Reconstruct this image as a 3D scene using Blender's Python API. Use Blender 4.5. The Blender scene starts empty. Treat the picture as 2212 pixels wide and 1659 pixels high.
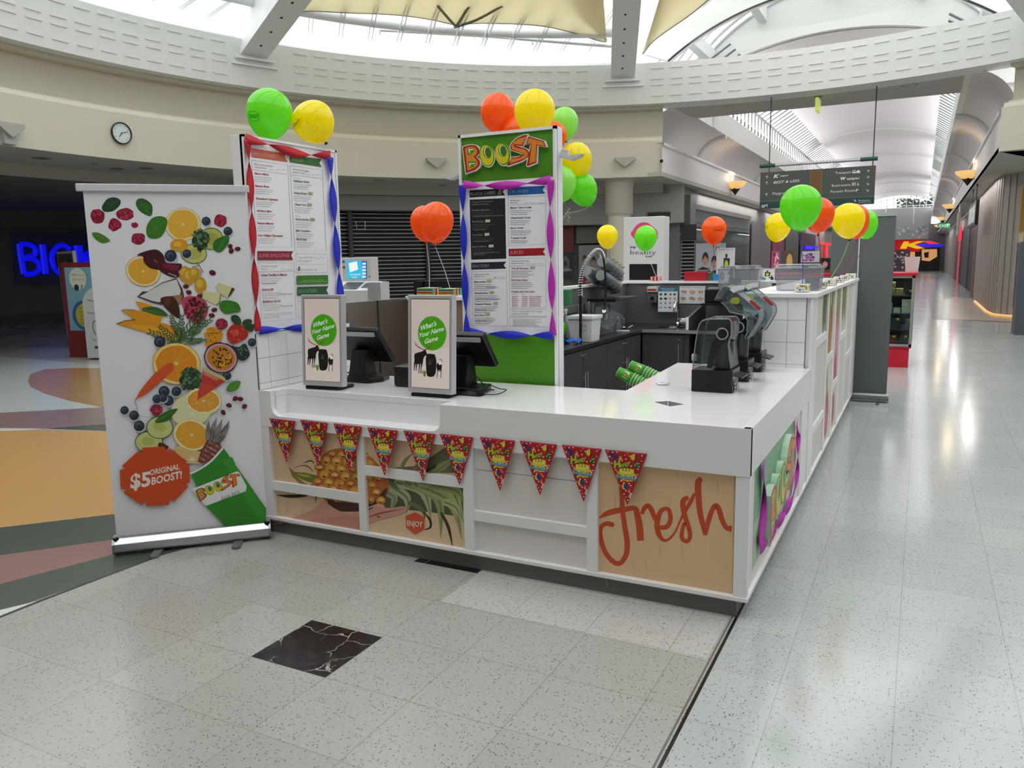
import bpy, math, random
from mathutils import Vector, Matrix
from mathutils.geometry import tessellate_polygon
scene = bpy.context.scene
random.seed(7)
PI = math.pi
# ------------------------------------------------------------------ camera
CX, CY, EYE = 1106.0, 829.5, 1.63
A_ = (1993 - CX, 550 - CY); B_ = (-2247 - CX, 622 - CY)      # vanishing points of the kiosk's two directions
FPX = math.sqrt(-(A_[0] * B_[0] + A_[1] * B_[1]))
AY = Vector((A_[0], A_[1], FPX)).normalized()
AX = -Vector((B_[0], B_[1], FPX)).normalized()
AZ = AX.cross(AY)
RW = Matrix((AX, AY, AZ))                                    # camera (x right, y down, z ahead) -> world
EYEV = Vector((0, 0, EYE))
cam_data = bpy.data.cameras.new('camera'); cam = bpy.data.objects.new('camera', cam_data)
scene.collection.objects.link(cam); scene.camera = cam
cam_data.sensor_width = 36; cam_data.lens = FPX * 36 / 2212; cam_data.clip_end = 400; cam_data.clip_start = .05
cr, cu, cb = RW @ Vector((1, 0, 0)), RW @ Vector((0, -1, 0)), RW @ Vector((0, 0, -1))
cam.matrix_world = Matrix(((cr.x, cu.x, cb.x, 0), (cr.y, cu.y, cb.y, 0), (cr.z, cu.z, cb.z, EYE), (0, 0, 0, 1)))
# ------------------------------------------------------------------ sky and exposure
world = bpy.data.worlds.new('world'); scene.world = world; world.use_nodes = True
wn = world.node_tree; wn.nodes.clear()
wo = wn.nodes.new('ShaderNodeOutputWorld'); wb = wn.nodes.new('ShaderNodeBackground')
wb.inputs[0].default_value = (0.972, 0.982, 0.972, 1); wb.inputs[1].default_value = 5.2
wn.links.new(wb.outputs[0], wo.inputs[0])
vs = scene.view_settings
vs.view_transform = 'Standard'; vs.look = 'None'; vs.gamma = 1; vs.use_curve_mapping = False; vs.exposure = -0.8
cy = scene.cycles
cy.use_denoising = True; cy.max_bounces = 10; cy.diffuse_bounces = 5; cy.glossy_bounces = 4; cy.transmission_bounces = 8
cy.transparent_max_bounces = 24; cy.sample_clamp_indirect = 6; cy.caustics_reflective = False; cy.caustics_refractive = False
# ------------------------------------------------------------------ measuring from the photograph onto real planes
def ray(x, y): return RW @ Vector((x - CX, y - CY, FPX))
def onz(x, y, z=0.0):
    d = ray(x, y); return EYEV + d * ((z - EYE) / d.z)
def ony(x, y, Y):
    d = ray(x, y); return EYEV + d * (Y / d.y)
def onx(x, y, X):
    d = ray(x, y); return EYEV + d * (X / d.x)
def onpl(x, y, p, n):
    d = ray(x, y); return EYEV + d * ((p - EYEV).dot(n) / d.dot(n))
RC = Vector((-2.95, 9.35, 0))                                # centre of the rotunda
def onR(x, y, R):
    d = ray(x, y); a = d.x * d.x + d.y * d.y; b = -2 * (d.x * RC.x + d.y * RC.y); c = RC.x ** 2 + RC.y ** 2 - R * R
    return EYEV + d * ((-b + math.sqrt(b * b - 4 * a * c)) / (2 * a))
# ------------------------------------------------------------------ materials
def lin(h, a=1.0):
    if isinstance(h, (tuple, list)): return (h[0], h[1], h[2], 1)
    h = h.lstrip('#'); o = []
    for i in (0, 2, 4):
        c = int(h[i:i + 2], 16) / 255; o.append(c / 12.92 if c <= .04045 else ((c + .055) / 1.055) ** 2.4)
    return (o[0], o[1], o[2], a)
MATS = {}
def mat(name, col='#ffffff', rough=.5, metal=0, spec=.5, emit=None, es=1, trans=0, alpha=1, coat=0, noise=0, scale=8, bump=0, ior=1.45):
    if name in MATS: return MATS[name]
    m = bpy.data.materials.new(name); m.use_nodes = True; nt = m.node_tree; p = nt.nodes['Principled BSDF']
    c = lin(col); p.inputs['Base Color'].default_value = c
    p.inputs['Roughness'].default_value = rough; p.inputs['Metallic'].default_value = metal
    p.inputs['Specular IOR Level'].default_value = spec; p.inputs['IOR'].default_value = ior
    p.inputs['Transmission Weight'].default_value = trans; p.inputs['Alpha'].default_value = alpha
    p.inputs['Coat Weight'].default_value = coat
    if emit: p.inputs['Emission Color'].default_value = lin(emit); p.inputs['Emission Strength'].default_value = es
    tc = nt.nodes.new('ShaderNodeTexCoord')
    n = nt.nodes.new('ShaderNodeTexNoise'); n.inputs['Scale'].default_value = scale; n.inputs['Detail'].default_value = 3
    nt.links.new(tc.outputs['Object'], n.inputs['Vector'])
    if noise:
        r = nt.nodes.new('ShaderNodeMapRange'); r.inputs[3].default_value = 1 - noise; r.inputs[4].default_value = 1 + noise
        nt.links.new(n.outputs[0], r.inputs[0])
        mx = nt.nodes.new('ShaderNodeMix'); mx.data_type = 'RGBA'; mx.blend_type = 'MULTIPLY'; mx.inputs[0].default_value = 1
        mx.inputs[6].default_value = c; nt.links.new(r.outputs[0], mx.inputs[7]); nt.links.new(mx.outputs[2], p.inputs['Base Color'])
    if bump:
        b = nt.nodes.new('ShaderNodeBump'); b.inputs['Strength'].default_value = bump; b.inputs['Distance'].default_value = .01
        nt.links.new(n.outputs[0], b.inputs['Height']); nt.links.new(b.outputs[0], p.inputs['Normal'])
    MATS[name] = m; return m
def glass(name, tint='#e8f4f4', refl=.12, rough=.03, dens=0.0):
    """thin pane or thin clear plastic: mostly see-through with a sheen"""
    if name in MATS: return MATS[name]
    m = bpy.data.materials.new(name); m.use_nodes = True; nt = m.node_tree; nt.nodes.clear()
    o = nt.nodes.new('ShaderNodeOutputMaterial'); t = nt.nodes.new('ShaderNodeBsdfTransparent'); t.inputs[0].default_value = lin(tint)
    g = nt.nodes.new('ShaderNodeBsdfGlossy'); g.inputs['Roughness'].default_value = rough
    lw = nt.nodes.new('ShaderNodeLayerWeight'); lw.inputs[0].default_value = .35
    mr = nt.nodes.new('ShaderNodeMapRange'); mr.inputs[3].default_value = refl * .4; mr.inputs[4].default_value = min(1, refl * 4)
    mx = nt.nodes.new('ShaderNodeMixShader')
    nt.links.new(lw.outputs['Facing'], mr.inputs[0]); nt.links.new(mr.outputs[0], mx.inputs[0])
    nt.links.new(t.outputs[0], mx.inputs[1]); nt.links.new(g.outputs[0], mx.inputs[2])
    last = mx
    if dens:
        d = nt.nodes.new('ShaderNodeBsdfDiffuse'); d.inputs[0].default_value = lin('#c8d0d8')
        m2 = nt.nodes.new('ShaderNodeMixShader'); m2.inputs[0].default_value = dens
        nt.links.new(mx.outputs[0], m2.inputs[1]); nt.links.new(d.outputs[0], m2.inputs[2]); last = m2
    nt.links.new(last.outputs[0], o.inputs[0]); MATS[name] = m; return m
def attr_mat(name, rough=.35, emit=0, coat=0):
    """ink: the printed colours of a sheet come from its faces"""
    if name in MATS: return MATS[name]
    m = bpy.data.materials.new(name); m.use_nodes = True; nt = m.node_tree; p = nt.nodes['Principled BSDF']
    a = nt.nodes.new('ShaderNodeVertexColor'); a.layer_name = 'Col'
    nt.links.new(a.outputs[0], p.inputs['Base Color']); p.inputs['Roughness'].default_value = rough; p.inputs['Coat Weight'].default_value = coat
    if emit: nt.links.new(a.outputs[0], p.inputs['Emission Color']); p.inputs['Emission Strength'].default_value = emit
    MATS[name] = m; return m
# ------------------------------------------------------------------ mesh building
def nrm(v): return v.normalized() if v.length > 1e-9 else Vector((0, 0, 1))
class MB:
    def __init__(s): s.v = []; s.f = []; s.m = []; s.s = []; s.c = []
    def add(s, vs, fs, mi=0, smooth=False, M=None, col=None):
        b = len(s.v)
        s.v += [(M @ Vector(v)) if M else Vector(v) for v in vs]
        for f in fs: s.f.append([b + i for i in f]); s.m.append(mi); s.s.append(smooth); s.c.append(col)
        return s
    def box(s, x0, x1, y0, y1, z0, z1, mi=0, M=None, col=None):
        x0, x1 = sorted((x0, x1)); y0, y1 = sorted((y0, y1)); z0, z1 = sorted((z0, z1))
        v = [(x0, y0, z0), (x1, y0, z0), (x1, y1, z0), (x0, y1, z0), (x0, y0, z1), (x1, y0, z1), (x1, y1, z1), (x0, y1, z1)]
        return s.add(v, [(3, 2, 1, 0), (4, 5, 6, 7), (0, 1, 5, 4), (1, 2, 6, 5), (2, 3, 7, 6), (3, 0, 4, 7)], mi, False, M, col)
    def tube(s, pts, r, n=8, closed=False, mi=0, M=None, caps=True, col=None, smooth=True):
        pts = [Vector(p) for p in pts]; N = len(pts); rr = r if isinstance(r, (list, tuple)) else [r] * N
        v = []; up = None
        for i in range(N):
            a = pts[(i - 1) % N] if (closed or i > 0) else pts[i]; b = pts[(i + 1) % N] if (closed or i < N - 1) else pts[i]
            t = nrm(b - a)
            if up is None: up = Vector((0, 0, 1)) if abs(t.z) < .9 else Vector((1, 0, 0))
            u = nrm(up - t * up.dot(t)); w = t.cross(u); up = u
            for k in range(n):
                an = 2 * PI * k / n; v.append(pts[i] + (u * math.cos(an) + w * math.sin(an)) * rr[i])
        f = []
        for i in range(N if closed else N - 1):
            j = (i + 1) % N
            for k in range(n): f.append((i * n + k, i * n + (k + 1) % n, j * n + (k + 1) % n, j * n + k))
        if caps and not closed: s.add(v, [tuple(range(n))[::-1], tuple((N - 1) * n + k for k in range(n))], mi, False, M, col); s.add(v, f, mi, smooth, M, col)
        else: s.add(v, f, mi, smooth, M, col)
        return s
    def cyl(s, p0, p1, r, r1=None, n=20, mi=0, M=None, smooth=True, caps=True): return s.tube([p0, p1], [r, r if r1 is None else r1], n, False, mi, M, caps, None, smooth)
    def lathe(s, prof, n=24, M=None, mi=0, smooth=True, a0=0, a1=2 * PI, col=None):
        full = abs(a1 - a0 - 2 * PI) < 1e-6; K = n if full else n + 1; v = []; f = []
        for r, z in prof:
            for k in range(K):
                a = a0 + (a1 - a0) * k / n; v.append((r * math.cos(a), r * math.sin(a), z))
        for i in range(len(prof) - 1):
            for k in range(n):
                k2 = (k + 1) % K if full else k + 1
                f.append((i * K + k, i * K + k2, (i + 1) * K + k2, (i + 1) * K + k))
        return s.add(v, f, mi, smooth, M, col)
    def prism(s, poly, fr, w0, w1, mi=0, holes=(), cap=True, col=None):
        """polygon (u,v) of frame fr pushed from w0 to w1 along its normal"""
        ar_ = lambda l: sum(l[i][0] * l[(i + 1) % len(l)][1] - l[(i + 1) % len(l)][0] * l[i][1] for i in range(len(l)))
        dd = lambda l: [p for i, p in enumerate(l) if math.hypot(p[0] - l[i - 1][0], p[1] - l[i - 1][1]) > 1e-5]
        loops = [dd(list(poly))] + [dd(list(h)) for h in holes]
        loops = [l if (ar_(l) > 0) == (i == 0) else l[::-1] for i, l in enumerate(loops)]; flat = [p for l in loops for p in l]; n = len(flat)
        if w1 < w0: w0, w1 = w1, w0
        tri = tessellate_polygon([[Vector((p[0], p[1], 0)) for p in l] for l in loops])
        v = [fr.at(p[0], p[1], w0) for p in flat] + [fr.at(p[0], p[1], w1) for p in flat]
        f = [];
        for t in tri:
            a, b, c = t; ar = (flat[b][0] - flat[a][0]) * (flat[c][1] - flat[a][1]) - (flat[c][0] - flat[a][0]) * (flat[b][1] - flat[a][1])
            if ar < 0: a, b, c = a, c, b
            f.append((n + a, n + b, n + c))
            if cap: f.append((a, c, b))
        o = 0
        for l in loops:
            k = len(l)
            for i in range(k): f.append((o + i, o + (i + 1) % k, n + o + (i + 1) % k, n + o + i))
            o += k
        return s.add(v, f, mi, False, None, col)
    def sheet(s, fn, nu, nv, mi=0, smooth=True, col=None):
        v = [fn(i / nu, j / nv) for j in range(nv + 1) for i in range(nu + 1)]
        f = [(j * (nu + 1) + i, j * (nu + 1) + i + 1, (j + 1) * (nu + 1) + i + 1, (j + 1) * (nu + 1) + i) for j in range(nv) for i in range(nu)]
        return s.add(v, f, mi, smooth, None, col)
    def build(s, name, mats, parent=None, bevel=0, local=False, solid=0, kind=None, seg=2):
        me = bpy.data.meshes.new(name)
        inv = WM[parent.name].inverted() if (parent is not None and not local) else None
        me.from_pydata([(inv @ v) if inv else v for v in s.v], [], s.f)
        me.polygons.foreach_set('material_index', s.m); me.polygons.foreach_set('use_smooth', s.s)
        if any(c is not None for c in s.c):
            ca = me.color_attributes.new('Col', 'FLOAT_COLOR', 'CORNER'); dat = []
            for poly, c in zip(me.polygons, s.c):
                c = c or (1, 1, 1, 1)
                for _ in range(poly.loop_total): dat += c
            ca.data.foreach_set('color', dat)
        for m in (mats if isinstance(mats, (list, tuple)) else [mats]): me.materials.append(m)
        me.validate(); me.update()
        o = bpy.data.objects.new(name, me); scene.collection.objects.link(o)
        WM[o.name] = WM[parent.name].copy() if parent is not None else Matrix()
        if parent is not None: o.parent = parent
        if bevel:
            b = o.modifiers.new('edge', 'BEVEL'); b.width = bevel; b.segments = seg; b.limit_method = 'ANGLE'; b.angle_limit = .7
        if solid: m2 = o.modifiers.new('thick', 'SOLIDIFY'); m2.thickness = solid; m2.offset = 0
        if kind: o['kind'] = kind
        return o
WM = {}
def thing(name, label, cat, loc=(0, 0, 0), rz=0, group=None):
    o = bpy.data.objects.new(name, None); scene.collection.objects.link(o); o.empty_display_size = .1
    o.location = loc; o.rotation_euler = (0, 0, rz); o['label'] = label; o['category'] = cat
    if group: o['group'] = group
    WM[o.name] = Matrix.Translation(Vector(loc)) @ Matrix.Rotation(rz, 4, 'Z'); return o
def tag(o, label, cat, group=None):
    o['label'] = label; o['category'] = cat
    if group: o['group'] = group
    return o
def recentre(o):
    """put a single-mesh thing's origin at its base"""
    me = o.data; xs = [v.co for v in me.vertices]
    c = Vector(((min(v.x for v in xs) + max(v.x for v in xs)) / 2, (min(v.y for v in xs) + max(v.y for v in xs)) / 2, min(v.z for v in xs)))
    me.transform(Matrix.Translation(-c)); o.location = c; WM[o.name] = Matrix.Translation(c); return o
def one(mb, name, mats, label, cat, group=None, bevel=0, solid=0): return recentre(tag(mb.build(name, mats, None, bevel, solid=solid), label, cat, group))
def struct(mb, name, mats, bevel=0, parent=None):
    o = mb.build(name, mats, parent, bevel); o['kind'] = 'structure'; return o
def dup(root, loc, rz=None, label=None, group=None, sc=None):
    r = root.copy(); scene.collection.objects.link(r); r.location = loc
    if rz is not None: r.rotation_euler = (0, 0, rz) if not isinstance(rz, tuple) else rz
    if sc: r.scale = sc
    if label: r['label'] = label
    if group: r['group'] = group
    for ch in list(root.children):
        c = ch.copy(); scene.collection.objects.link(c); c.parent = r
        for g in list(ch.children):
            d = g.copy(); scene.collection.objects.link(d); d.parent = c
    return r
class Frame:
    def __init__(s, o, U, V=(0, 0, 1)):
        s.o = Vector(o); s.U = nrm(Vector(U)); s.V = nrm(Vector(V)); s.N = s.U.cross(s.V)
    def at(s, u, v, w=0): return s.o + s.U * u + s.V * v + s.N * w
    def px(s, x, y):
        p = onpl(x, y, s.o, s.N) - s.o; return (p.dot(s.U), p.dot(s.V))
def spline(pts, k=6, closed=False):
    n = len(pts); out = []
    if n < 3: return list(pts)
    for i in range(n if closed else n - 1):
        g = lambda j: pts[j % n] if closed else pts[max(0, min(n - 1, j))]
        p0, p1, p2, p3 = g(i - 1), g(i), g(i + 1), g(i + 2)
        for t in range(k):
            t /= k; out.append(tuple(.5 * (2 * b + (c - a) * t + (2 * a - 5 * b + 4 * c - d) * t * t + (3 * b - a - 3 * c + d) * t ** 3) for a, b, c, d in zip(p0, p1, p2, p3)))
    if not closed: out.append(tuple(pts[-1]))
    return out
TXT = {}
def glyphs(s, shear=0, off=0):
    k = (s, shear, off)
    if k not in TXT:
        c = bpy.data.curves.new('t', 'FONT'); c.body = s; c.size = 1; c.resolution_u = 2; c.shear = shear; c.offset = off
        o = bpy.data.objects.new('t', c); m = bpy.data.meshes.new_from_object(o)
        vs_ = [(v.co.x, v.co.y) for v in m.vertices]; fs = [tuple(p.vertices) for p in m.polygons]
        bpy.data.objects.remove(o); bpy.data.curves.remove(c); bpy.data.meshes.remove(m)
        x0 = min(v[0] for v in vs_); x1 = max(v[0] for v in vs_); TXT[k] = ([((x - x0) / (x1 - x0), y / .7) for x, y in vs_], fs, (x1 - x0) / .7)
    return TXT[k]
class Art:
    """flat printing on a real sheet; px=True takes photograph pixels and throws them onto the sheet's own plane"""
    EPS = 1.2e-5
    def __init__(s, fr, px=False, w=.0004, tf=None):
        s.fr = fr; s.mb = MB(); s.w = w; s.isp = px
        s.tf = tf or ((lambda x, y: fr.px(x, y)) if px else (lambda x, y: (x, y))); s.up = -1 if px else 1
    def _put(s, uv, fs, col):
        v = [s.fr.at(a, b, s.w) for a, b in uv]; out = []
        for f in fs:
            a, b, c = uv[f[0]], uv[f[1]], uv[f[2]]
            ar = (b[0] - a[0]) * (c[1] - a[1]) - (c[0] - a[0]) * (b[1] - a[1]); out.append(tuple(f) if ar > 0 else tuple(f)[::-1])
        s.mb.add(v, out, 0, False, None, lin(col)); s.w += s.EPS
    def poly(s, pts, col, holes=(), sm=0):
        if sm: pts = spline(pts, sm, True)
        loops = [list(pts)] + [list(h) for h in holes]; flat = [p for l in loops for p in l]
        tri = tessellate_polygon([[Vector((p[0], p[1], 0)) for p in l] for l in loops])
        s._put([s.tf(*p) for p in flat], tri, col); return s
    def rect(s, x0, y0, x1, y1, col): return s.poly([(x0, y0), (x1, y0), (x1, y1), (x0, y1)], col)
    def ell(s, cx, cy, rx, ry, col, rot=0, n=24, a0=0, a1=2 * PI):
        c, d = math.cos(rot), math.sin(rot); pts = []
        for k in range(n if a1 - a0 > 6.2 else n + 1):
            a = a0 + (a1 - a0) * k / n; x, y = rx * math.cos(a), ry * math.sin(a); pts.append((cx + x * c - y * d, cy + x * d + y * c))
        if a1 - a0 < 6.2: pts.append((cx, cy))
        return s.poly(pts, col)
    def blob(s, cx, cy, rx, ry, col, rot=0, n=14, j=.15, rnd=None):
        r = rnd or random; c, d = math.cos(rot), math.sin(rot); pts = []
        for k in range(n):
            a = 2 * PI * k / n; q = 1 + r.uniform(-j, j); x, y = rx * q * math.cos(a), ry * q * math.sin(a); pts.append((cx + x * c - y * d, cy + x * d + y * c))
        return s.poly(pts, col)
    def stroke(s, pts, w, col, sm=0):
        if sm:
            if isinstance(w, (list, tuple)): q = spline([(p[0], p[1], ww) for p, ww in zip(pts, w)], sm); pts = [(a[0], a[1]) for a in q]; w = [max(a[2], .01) for a in q]
            else: pts = spline(pts, sm)
        n = len(pts); ws = w if isinstance(w, (list, tuple)) else [w] * n; uv = []; fs = []
        for i in range(n):
            a = pts[max(0, i - 1)]; b = pts[min(n - 1, i + 1)]; dx, dy = b[0] - a[0], b[1] - a[1]; L = math.hypot(dx, dy) or 1
            nx, ny = -dy / L * ws[i] / 2, dx / L * ws[i] / 2
            uv += [s.tf(pts[i][0] + nx, pts[i][1] + ny), s.tf(pts[i][0] - nx, pts[i][1] - ny)]
            if i: k = 2 * i; fs.append((k - 2, k - 1, k + 1)); fs.append((k - 2, k + 1, k))
        s._put(uv, fs, col); return s
    def box(s, x0, y0, x1, y1, w, col): return s.stroke([(x0, y0), (x1, y0), (x1, y1), (x0, y1), (x0, y0)], w, col)
    def text(s, t, a, b, h, col, shear=0, off=0):
        v, f, _ = glyphs(t, shear, off); dx, dy = b[0] - a[0], b[1] - a[1]
        s._put([s.tf(a[0] + dx * x, a[1] + dy * x + s.up * y * h) for x, y in v], f, col); return s
    def textw(s, t, x, y, h, col, maxw=None, shear=0, off=0, align='l', k=1.0):
        """natural width text at height h"""
        asp = glyphs(t, shear, off)[2]; w = asp * h * k
        if maxw: w = min(w, maxw)
        x0 = x - (w if align == 'r' else w / 2 if align == 'c' else 0); return s.text(t, (x0, y), (x0 + w, y), h, col, shear, off)
    def lines(s, x, y, n, w, h, gap, col, seed=1):
        """fine print too small to read: rows of word-length dashes"""
        r = random.Random(seed)
        for i in range(n):
            xx = x; end = x + w * r.uniform(.72, 1)
            yy = y + (i * gap if s.up < 0 else -i * gap); quads = []
            while xx < end:
                L = h * r.uniform(1.5, 6); quads.append((xx, min(xx + L, end))); xx += L + h * .6
            uv = []; fs = []
            for q0, q1 in quads:
                k = len(uv); uv += [s.tf(q0, yy), s.tf(q1, yy), s.tf(q1, yy + s.up * h), s.tf(q0, yy + s.up * h)]; fs += [(k, k + 1, k + 2), (k, k + 2, k + 3)]
            s._put(uv, fs, col); s.w -= s.EPS
        s.w += s.EPS; return s
    def build(s, name, parent, m=None): return s.mb.build(name, m or INK, parent)
INK = attr_mat('printed_ink', .38); INKGLOW = attr_mat('screen_ink', .3, emit=1.2)
LOGO = {}
def _z(p): return (990 + p[0] / 10.055, 270 + p[1] / 10.055)
LOGO['B'] = [(135,490),(240,450),(340,440),(430,460),(490,520),(500,600),(480,660),(430,695),(500,770),(520,850),(490,920),(400,990),(205,1060)]
LOGO['Bi'] = [(165,505),(250,470),(340,458),(420,480),(470,530),(478,600),(455,660),(400,695),(470,775),(490,850),(460,915),(385,968),(228,1030)]
LOGO['Bo'] = [(185,520),(250,490),(340,478),(405,500),(448,545),(450,600),(425,655),(370,690),(440,775),(465,850),(435,905),(370,945),(245,1005)]
LOGO['h1'] = [(225,520),(390,520),(400,560),(350,620),(250,685)]; LOGO['w1'] = [(262,535),(378,535),(372,552),(290,556),(296,622),(276,622)]
LOGO['h2'] = [(250,800),(420,800),(425,850),(370,915),(275,950)]; LOGO['w2'] = [(274,838),(405,838),(395,855),(298,858),(305,915),(288,915)]
LOGO['S'] = [(1545,220),(1440,475),(1270,455),(1500,520),(1560,570),(1585,640),(1540,720),(1400,800),(1110,900),(1095,870),(1175,760),(1185,715),(1330,705),(1440,640),(1180,550),(1165,470),(1200,400),(1300,300),(1440,235)]
LOGO['Si'] = [(1520,258),(1420,440),(1240,420),(1250,490),(1480,545),(1540,600),(1550,660),(1500,725),(1160,850),(1190,740),(1370,725),(1475,650),(1430,620),(1210,535),(1190,470),(1230,395),(1330,315)]
LOGO['T'] = [(1560,255),(1900,360),(1945,490),(1755,460),(1735,830),(1545,905),(1520,880),(1610,440),(1510,430)]
LOGO['Ti'] = [(1570,290),(1880,380),(1912,465),(1730,435),(1715,800),(1580,850),(1630,420),(1540,410)]
def boost_logo(art, T, halo=True):
    """the juice bar's wordmark; T maps logo drawing units to the sheet's units"""
    P = lambda pts: [T(*p) for p in pts]
    E = lambda cx, cy, rx, ry, n=28: [T(cx + rx * math.cos(2 * PI * k / n) + .12 * ry * math.sin(2 * PI * k / n), cy + ry * math.sin(2 * PI * k / n)) for k in range(n)]
    if halo:
        def grow(pts, d=14):
            cx = sum(p[0] for p in pts) / len(pts); cy_ = sum(p[1] for p in pts) / len(pts)
            n = len(pts); out = []; A = sum(pts[i][0] * pts[(i + 1) % n][1] - pts[(i + 1) % n][0] * pts[i][1] for i in range(n)); sg = 1 if A > 0 else -1
            for i in range(n):
                a, b = pts[i - 1], pts[(i + 1) % n]; dx, dy = b[0] - a[0], b[1] - a[1]; L = math.hypot(dx, dy) or 1
                out.append((pts[i][0] + sg * dy / L * d, pts[i][1] - sg * dx / L * d))
            return out
        for k in 'BST': art.poly(P(grow(LOGO[k])), '#f4f4f0')
        art.poly(E(665, 680, 172, 250), '#f4f4f0'); art.poly(E(1005, 640, 172, 262), '#f4f4f0')
    art.poly(E(660, 670, 165, 245), '#4a8a1c'); art.poly(E(1000, 630, 165, 255), '#4a8a1c')
    art.poly(P(LOGO['B']), '#a81c14'); art.poly(P(LOGO['Bo']), '#d8862a')
    for k, c in (('h1', '#4a8a1c'), ('w1', '#f4f4f0'), ('h2', '#4a8a1c'), ('w2', '#f4f4f0')): art.poly(P(LOGO[k]), c)
    for cx, cy_ in ((658, 670), (988, 636)):
        art.poly(E(cx, cy_, 142, 218), '#d8c41e'); art.poly(E(cx + 12, cy_ - 62, 92, 128), '#4a8a1c')
        art.poly(E(cx + 10, cy_ - 66, 66, 112), '#f4f4f0'); art.poly(E(cx + 22, cy_ - 62, 60, 108), '#35701a')
    art.poly(P(LOGO['S']), '#a81c14'); art.poly(P(LOGO['Si']), '#d8862a')
    art.poly(P(LOGO['T']), '#a81c14'); art.poly(P(LOGO['Ti']), '#d8862a')
# ================================================================== THE SETTING
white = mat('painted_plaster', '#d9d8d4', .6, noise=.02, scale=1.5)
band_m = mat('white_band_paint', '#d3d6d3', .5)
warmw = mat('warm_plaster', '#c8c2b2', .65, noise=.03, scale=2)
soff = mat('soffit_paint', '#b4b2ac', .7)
steelw = mat('white_steel', '#dfe3e4', .4)
darkm = mat('dark_recess', '#1b1b1c', .6)
alu = mat('brushed_aluminium', '#b9bcbf', .3, metal=.9)
pane_m = glass('roof_glass', '#fbfbfb', .03)
shop_glass = glass('shop_glass', '#dce8e8', .07)
# ---- terrazzo floor
def terrazzo(name, c1, c2, joint, ox, oy, t=.4, jw=.0028, speck='#3c3f3e', rough=.17, ts=1.0):
    m = bpy.data.materials.new(name); m.use_nodes = True; nt = m.node_tree; p = nt.nodes['Principled BSDF']; N = nt.nodes.new; Lk = nt.links.new
    tc = N('ShaderNodeTexCoord'); mp = N('ShaderNodeMapping'); mp.inputs['Location'].default_value = (-ox, -oy, 0); Lk(tc.outputs['Object'], mp.inputs[0])
    br = N('ShaderNodeTexBrick'); br.offset = 0; br.squash = 1; Lk(mp.outputs[0], br.inputs['Vector'])
    br.inputs['Color1'].default_value = lin(c1); br.inputs['Color2'].default_value = lin(c2); br.inputs['Mortar'].default_value = lin(joint)
    br.inputs['Scale'].default_value = 1; br.inputs['Mortar Size'].default_value = jw; br.inputs['Mortar Smooth'].default_value = .3
    br.inputs['Brick Width'].default_value = t; br.inputs['Row Height'].default_value = t
    vo = N('ShaderNodeTexVoronoi'); vo.inputs['Scale'].default_value = 95; Lk(tc.outputs['Object'], vo.inputs['Vector'])
    sx = N('ShaderNodeSeparateColor'); Lk(vo.outputs['Color'], sx.inputs[0])
    a = N('ShaderNodeMath'); a.operation = 'LESS_THAN'; a.inputs[1].default_value = .30; Lk(vo.outputs['Distance'], a.inputs[0])
    b = N('ShaderNodeMath'); b.operation = 'GREATER_THAN'; b.inputs[1].default_value = .72; Lk(sx.outputs[0], b.inputs[0])
    c = N('ShaderNodeMath'); c.operation = 'MULTIPLY'; Lk(a.outputs[0], c.inputs[0]); Lk(b.outputs[0], c.inputs[1])
    n = N('ShaderNodeTexNoise'); n.inputs['Scale'].default_value = 60; n.inputs['Detail'].default_value = 2; Lk(tc.outputs['Object'], n.inputs['Vector'])
    n2 = N('ShaderNodeTexNoise'); n2.inputs['Scale'].default_value = .9; n2.inputs['Detail'].default_value = 3; Lk(tc.outputs['Object'], n2.inputs['Vector'])
    r = N('ShaderNodeMapRange'); r.inputs[3].default_value = .86; r.inputs[4].default_value = 1.12; Lk(n.outputs[0], r.inputs[0])
    m1 = N('ShaderNodeMix'); m1.data_type = 'RGBA'; m1.blend_type = 'MULTIPLY'; m1.inputs[0].default_value = 1; Lk(br.outputs[0], m1.inputs[6]); Lk(r.outputs[0], m1.inputs[7])
    m2 = N('ShaderNodeMix'); m2.data_type = 'RGBA'; m2.inputs[7].default_value = lin(speck); Lk(m1.outputs[2], m2.inputs[6])
    d = N('ShaderNodeMath'); d.operation = 'MULTIPLY'; d.inputs[1].default_value = .75; Lk(c.outputs[0], d.inputs[0]); Lk(d.outputs[0], m2.inputs[0])
    Lk(m2.outputs[2], p.inputs['Base Color'])
    rr = N('ShaderNodeMapRange'); rr.inputs[3].default_value = rough * .8; rr.inputs[4].default_value = rough * 1.5; Lk(n2.outputs[0], rr.inputs[0]); Lk(rr.outputs[0], p.inputs['Roughness'])
    p.inputs['Specular IOR Level'].default_value = .55
    return m
tz_l = terrazzo('terrazzo_grey', '#a9aaa5', '#a2a39e', '#95918a', -2.03, 2.265)
tz_r = terrazzo('terrazzo_cool', '#b2b8b7', '#acb2b1', '#a0a19d', 0.0, 2.6, rough=.12)
SX = -.668
f = struct(MB().box(-60, SX, -14, 100, -.2, 0), 'floor', tz_l)
f2 = struct(MB().box(SX, 30, -14, 100, -.2, 0), 'floor', tz_r)
def inlay(name, pts, col, z=.0012, rough=.2, px=True, noise=.12, m=None, parent=f):
    P = [onz(*p) for p in pts] if px else [Vector((p[0], p[1], 0)) for p in pts]
    fr = Frame((0, 0, 0), (1, 0, 0), (0, 1, 0)); mb = MB(); mb.prism([(p.x, p.y) for p in P], fr, .0002, z)
    return struct(mb, name, m or mat('inlay_' + col, col, rough, noise=noise, scale=90), 0, parent)
inlay('expansion_joint', [(SX - .006, -14), (SX + .007, -14), (SX + .007, 19), (SX - .006, 19)], '#1c1d1c', px=False)
inlay('expansion_joint', [(SX - .022, -14), (SX - .014, -14), (SX - .014, 19), (SX - .022, 19)], '#6c6b64', .001, px=False)
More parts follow.
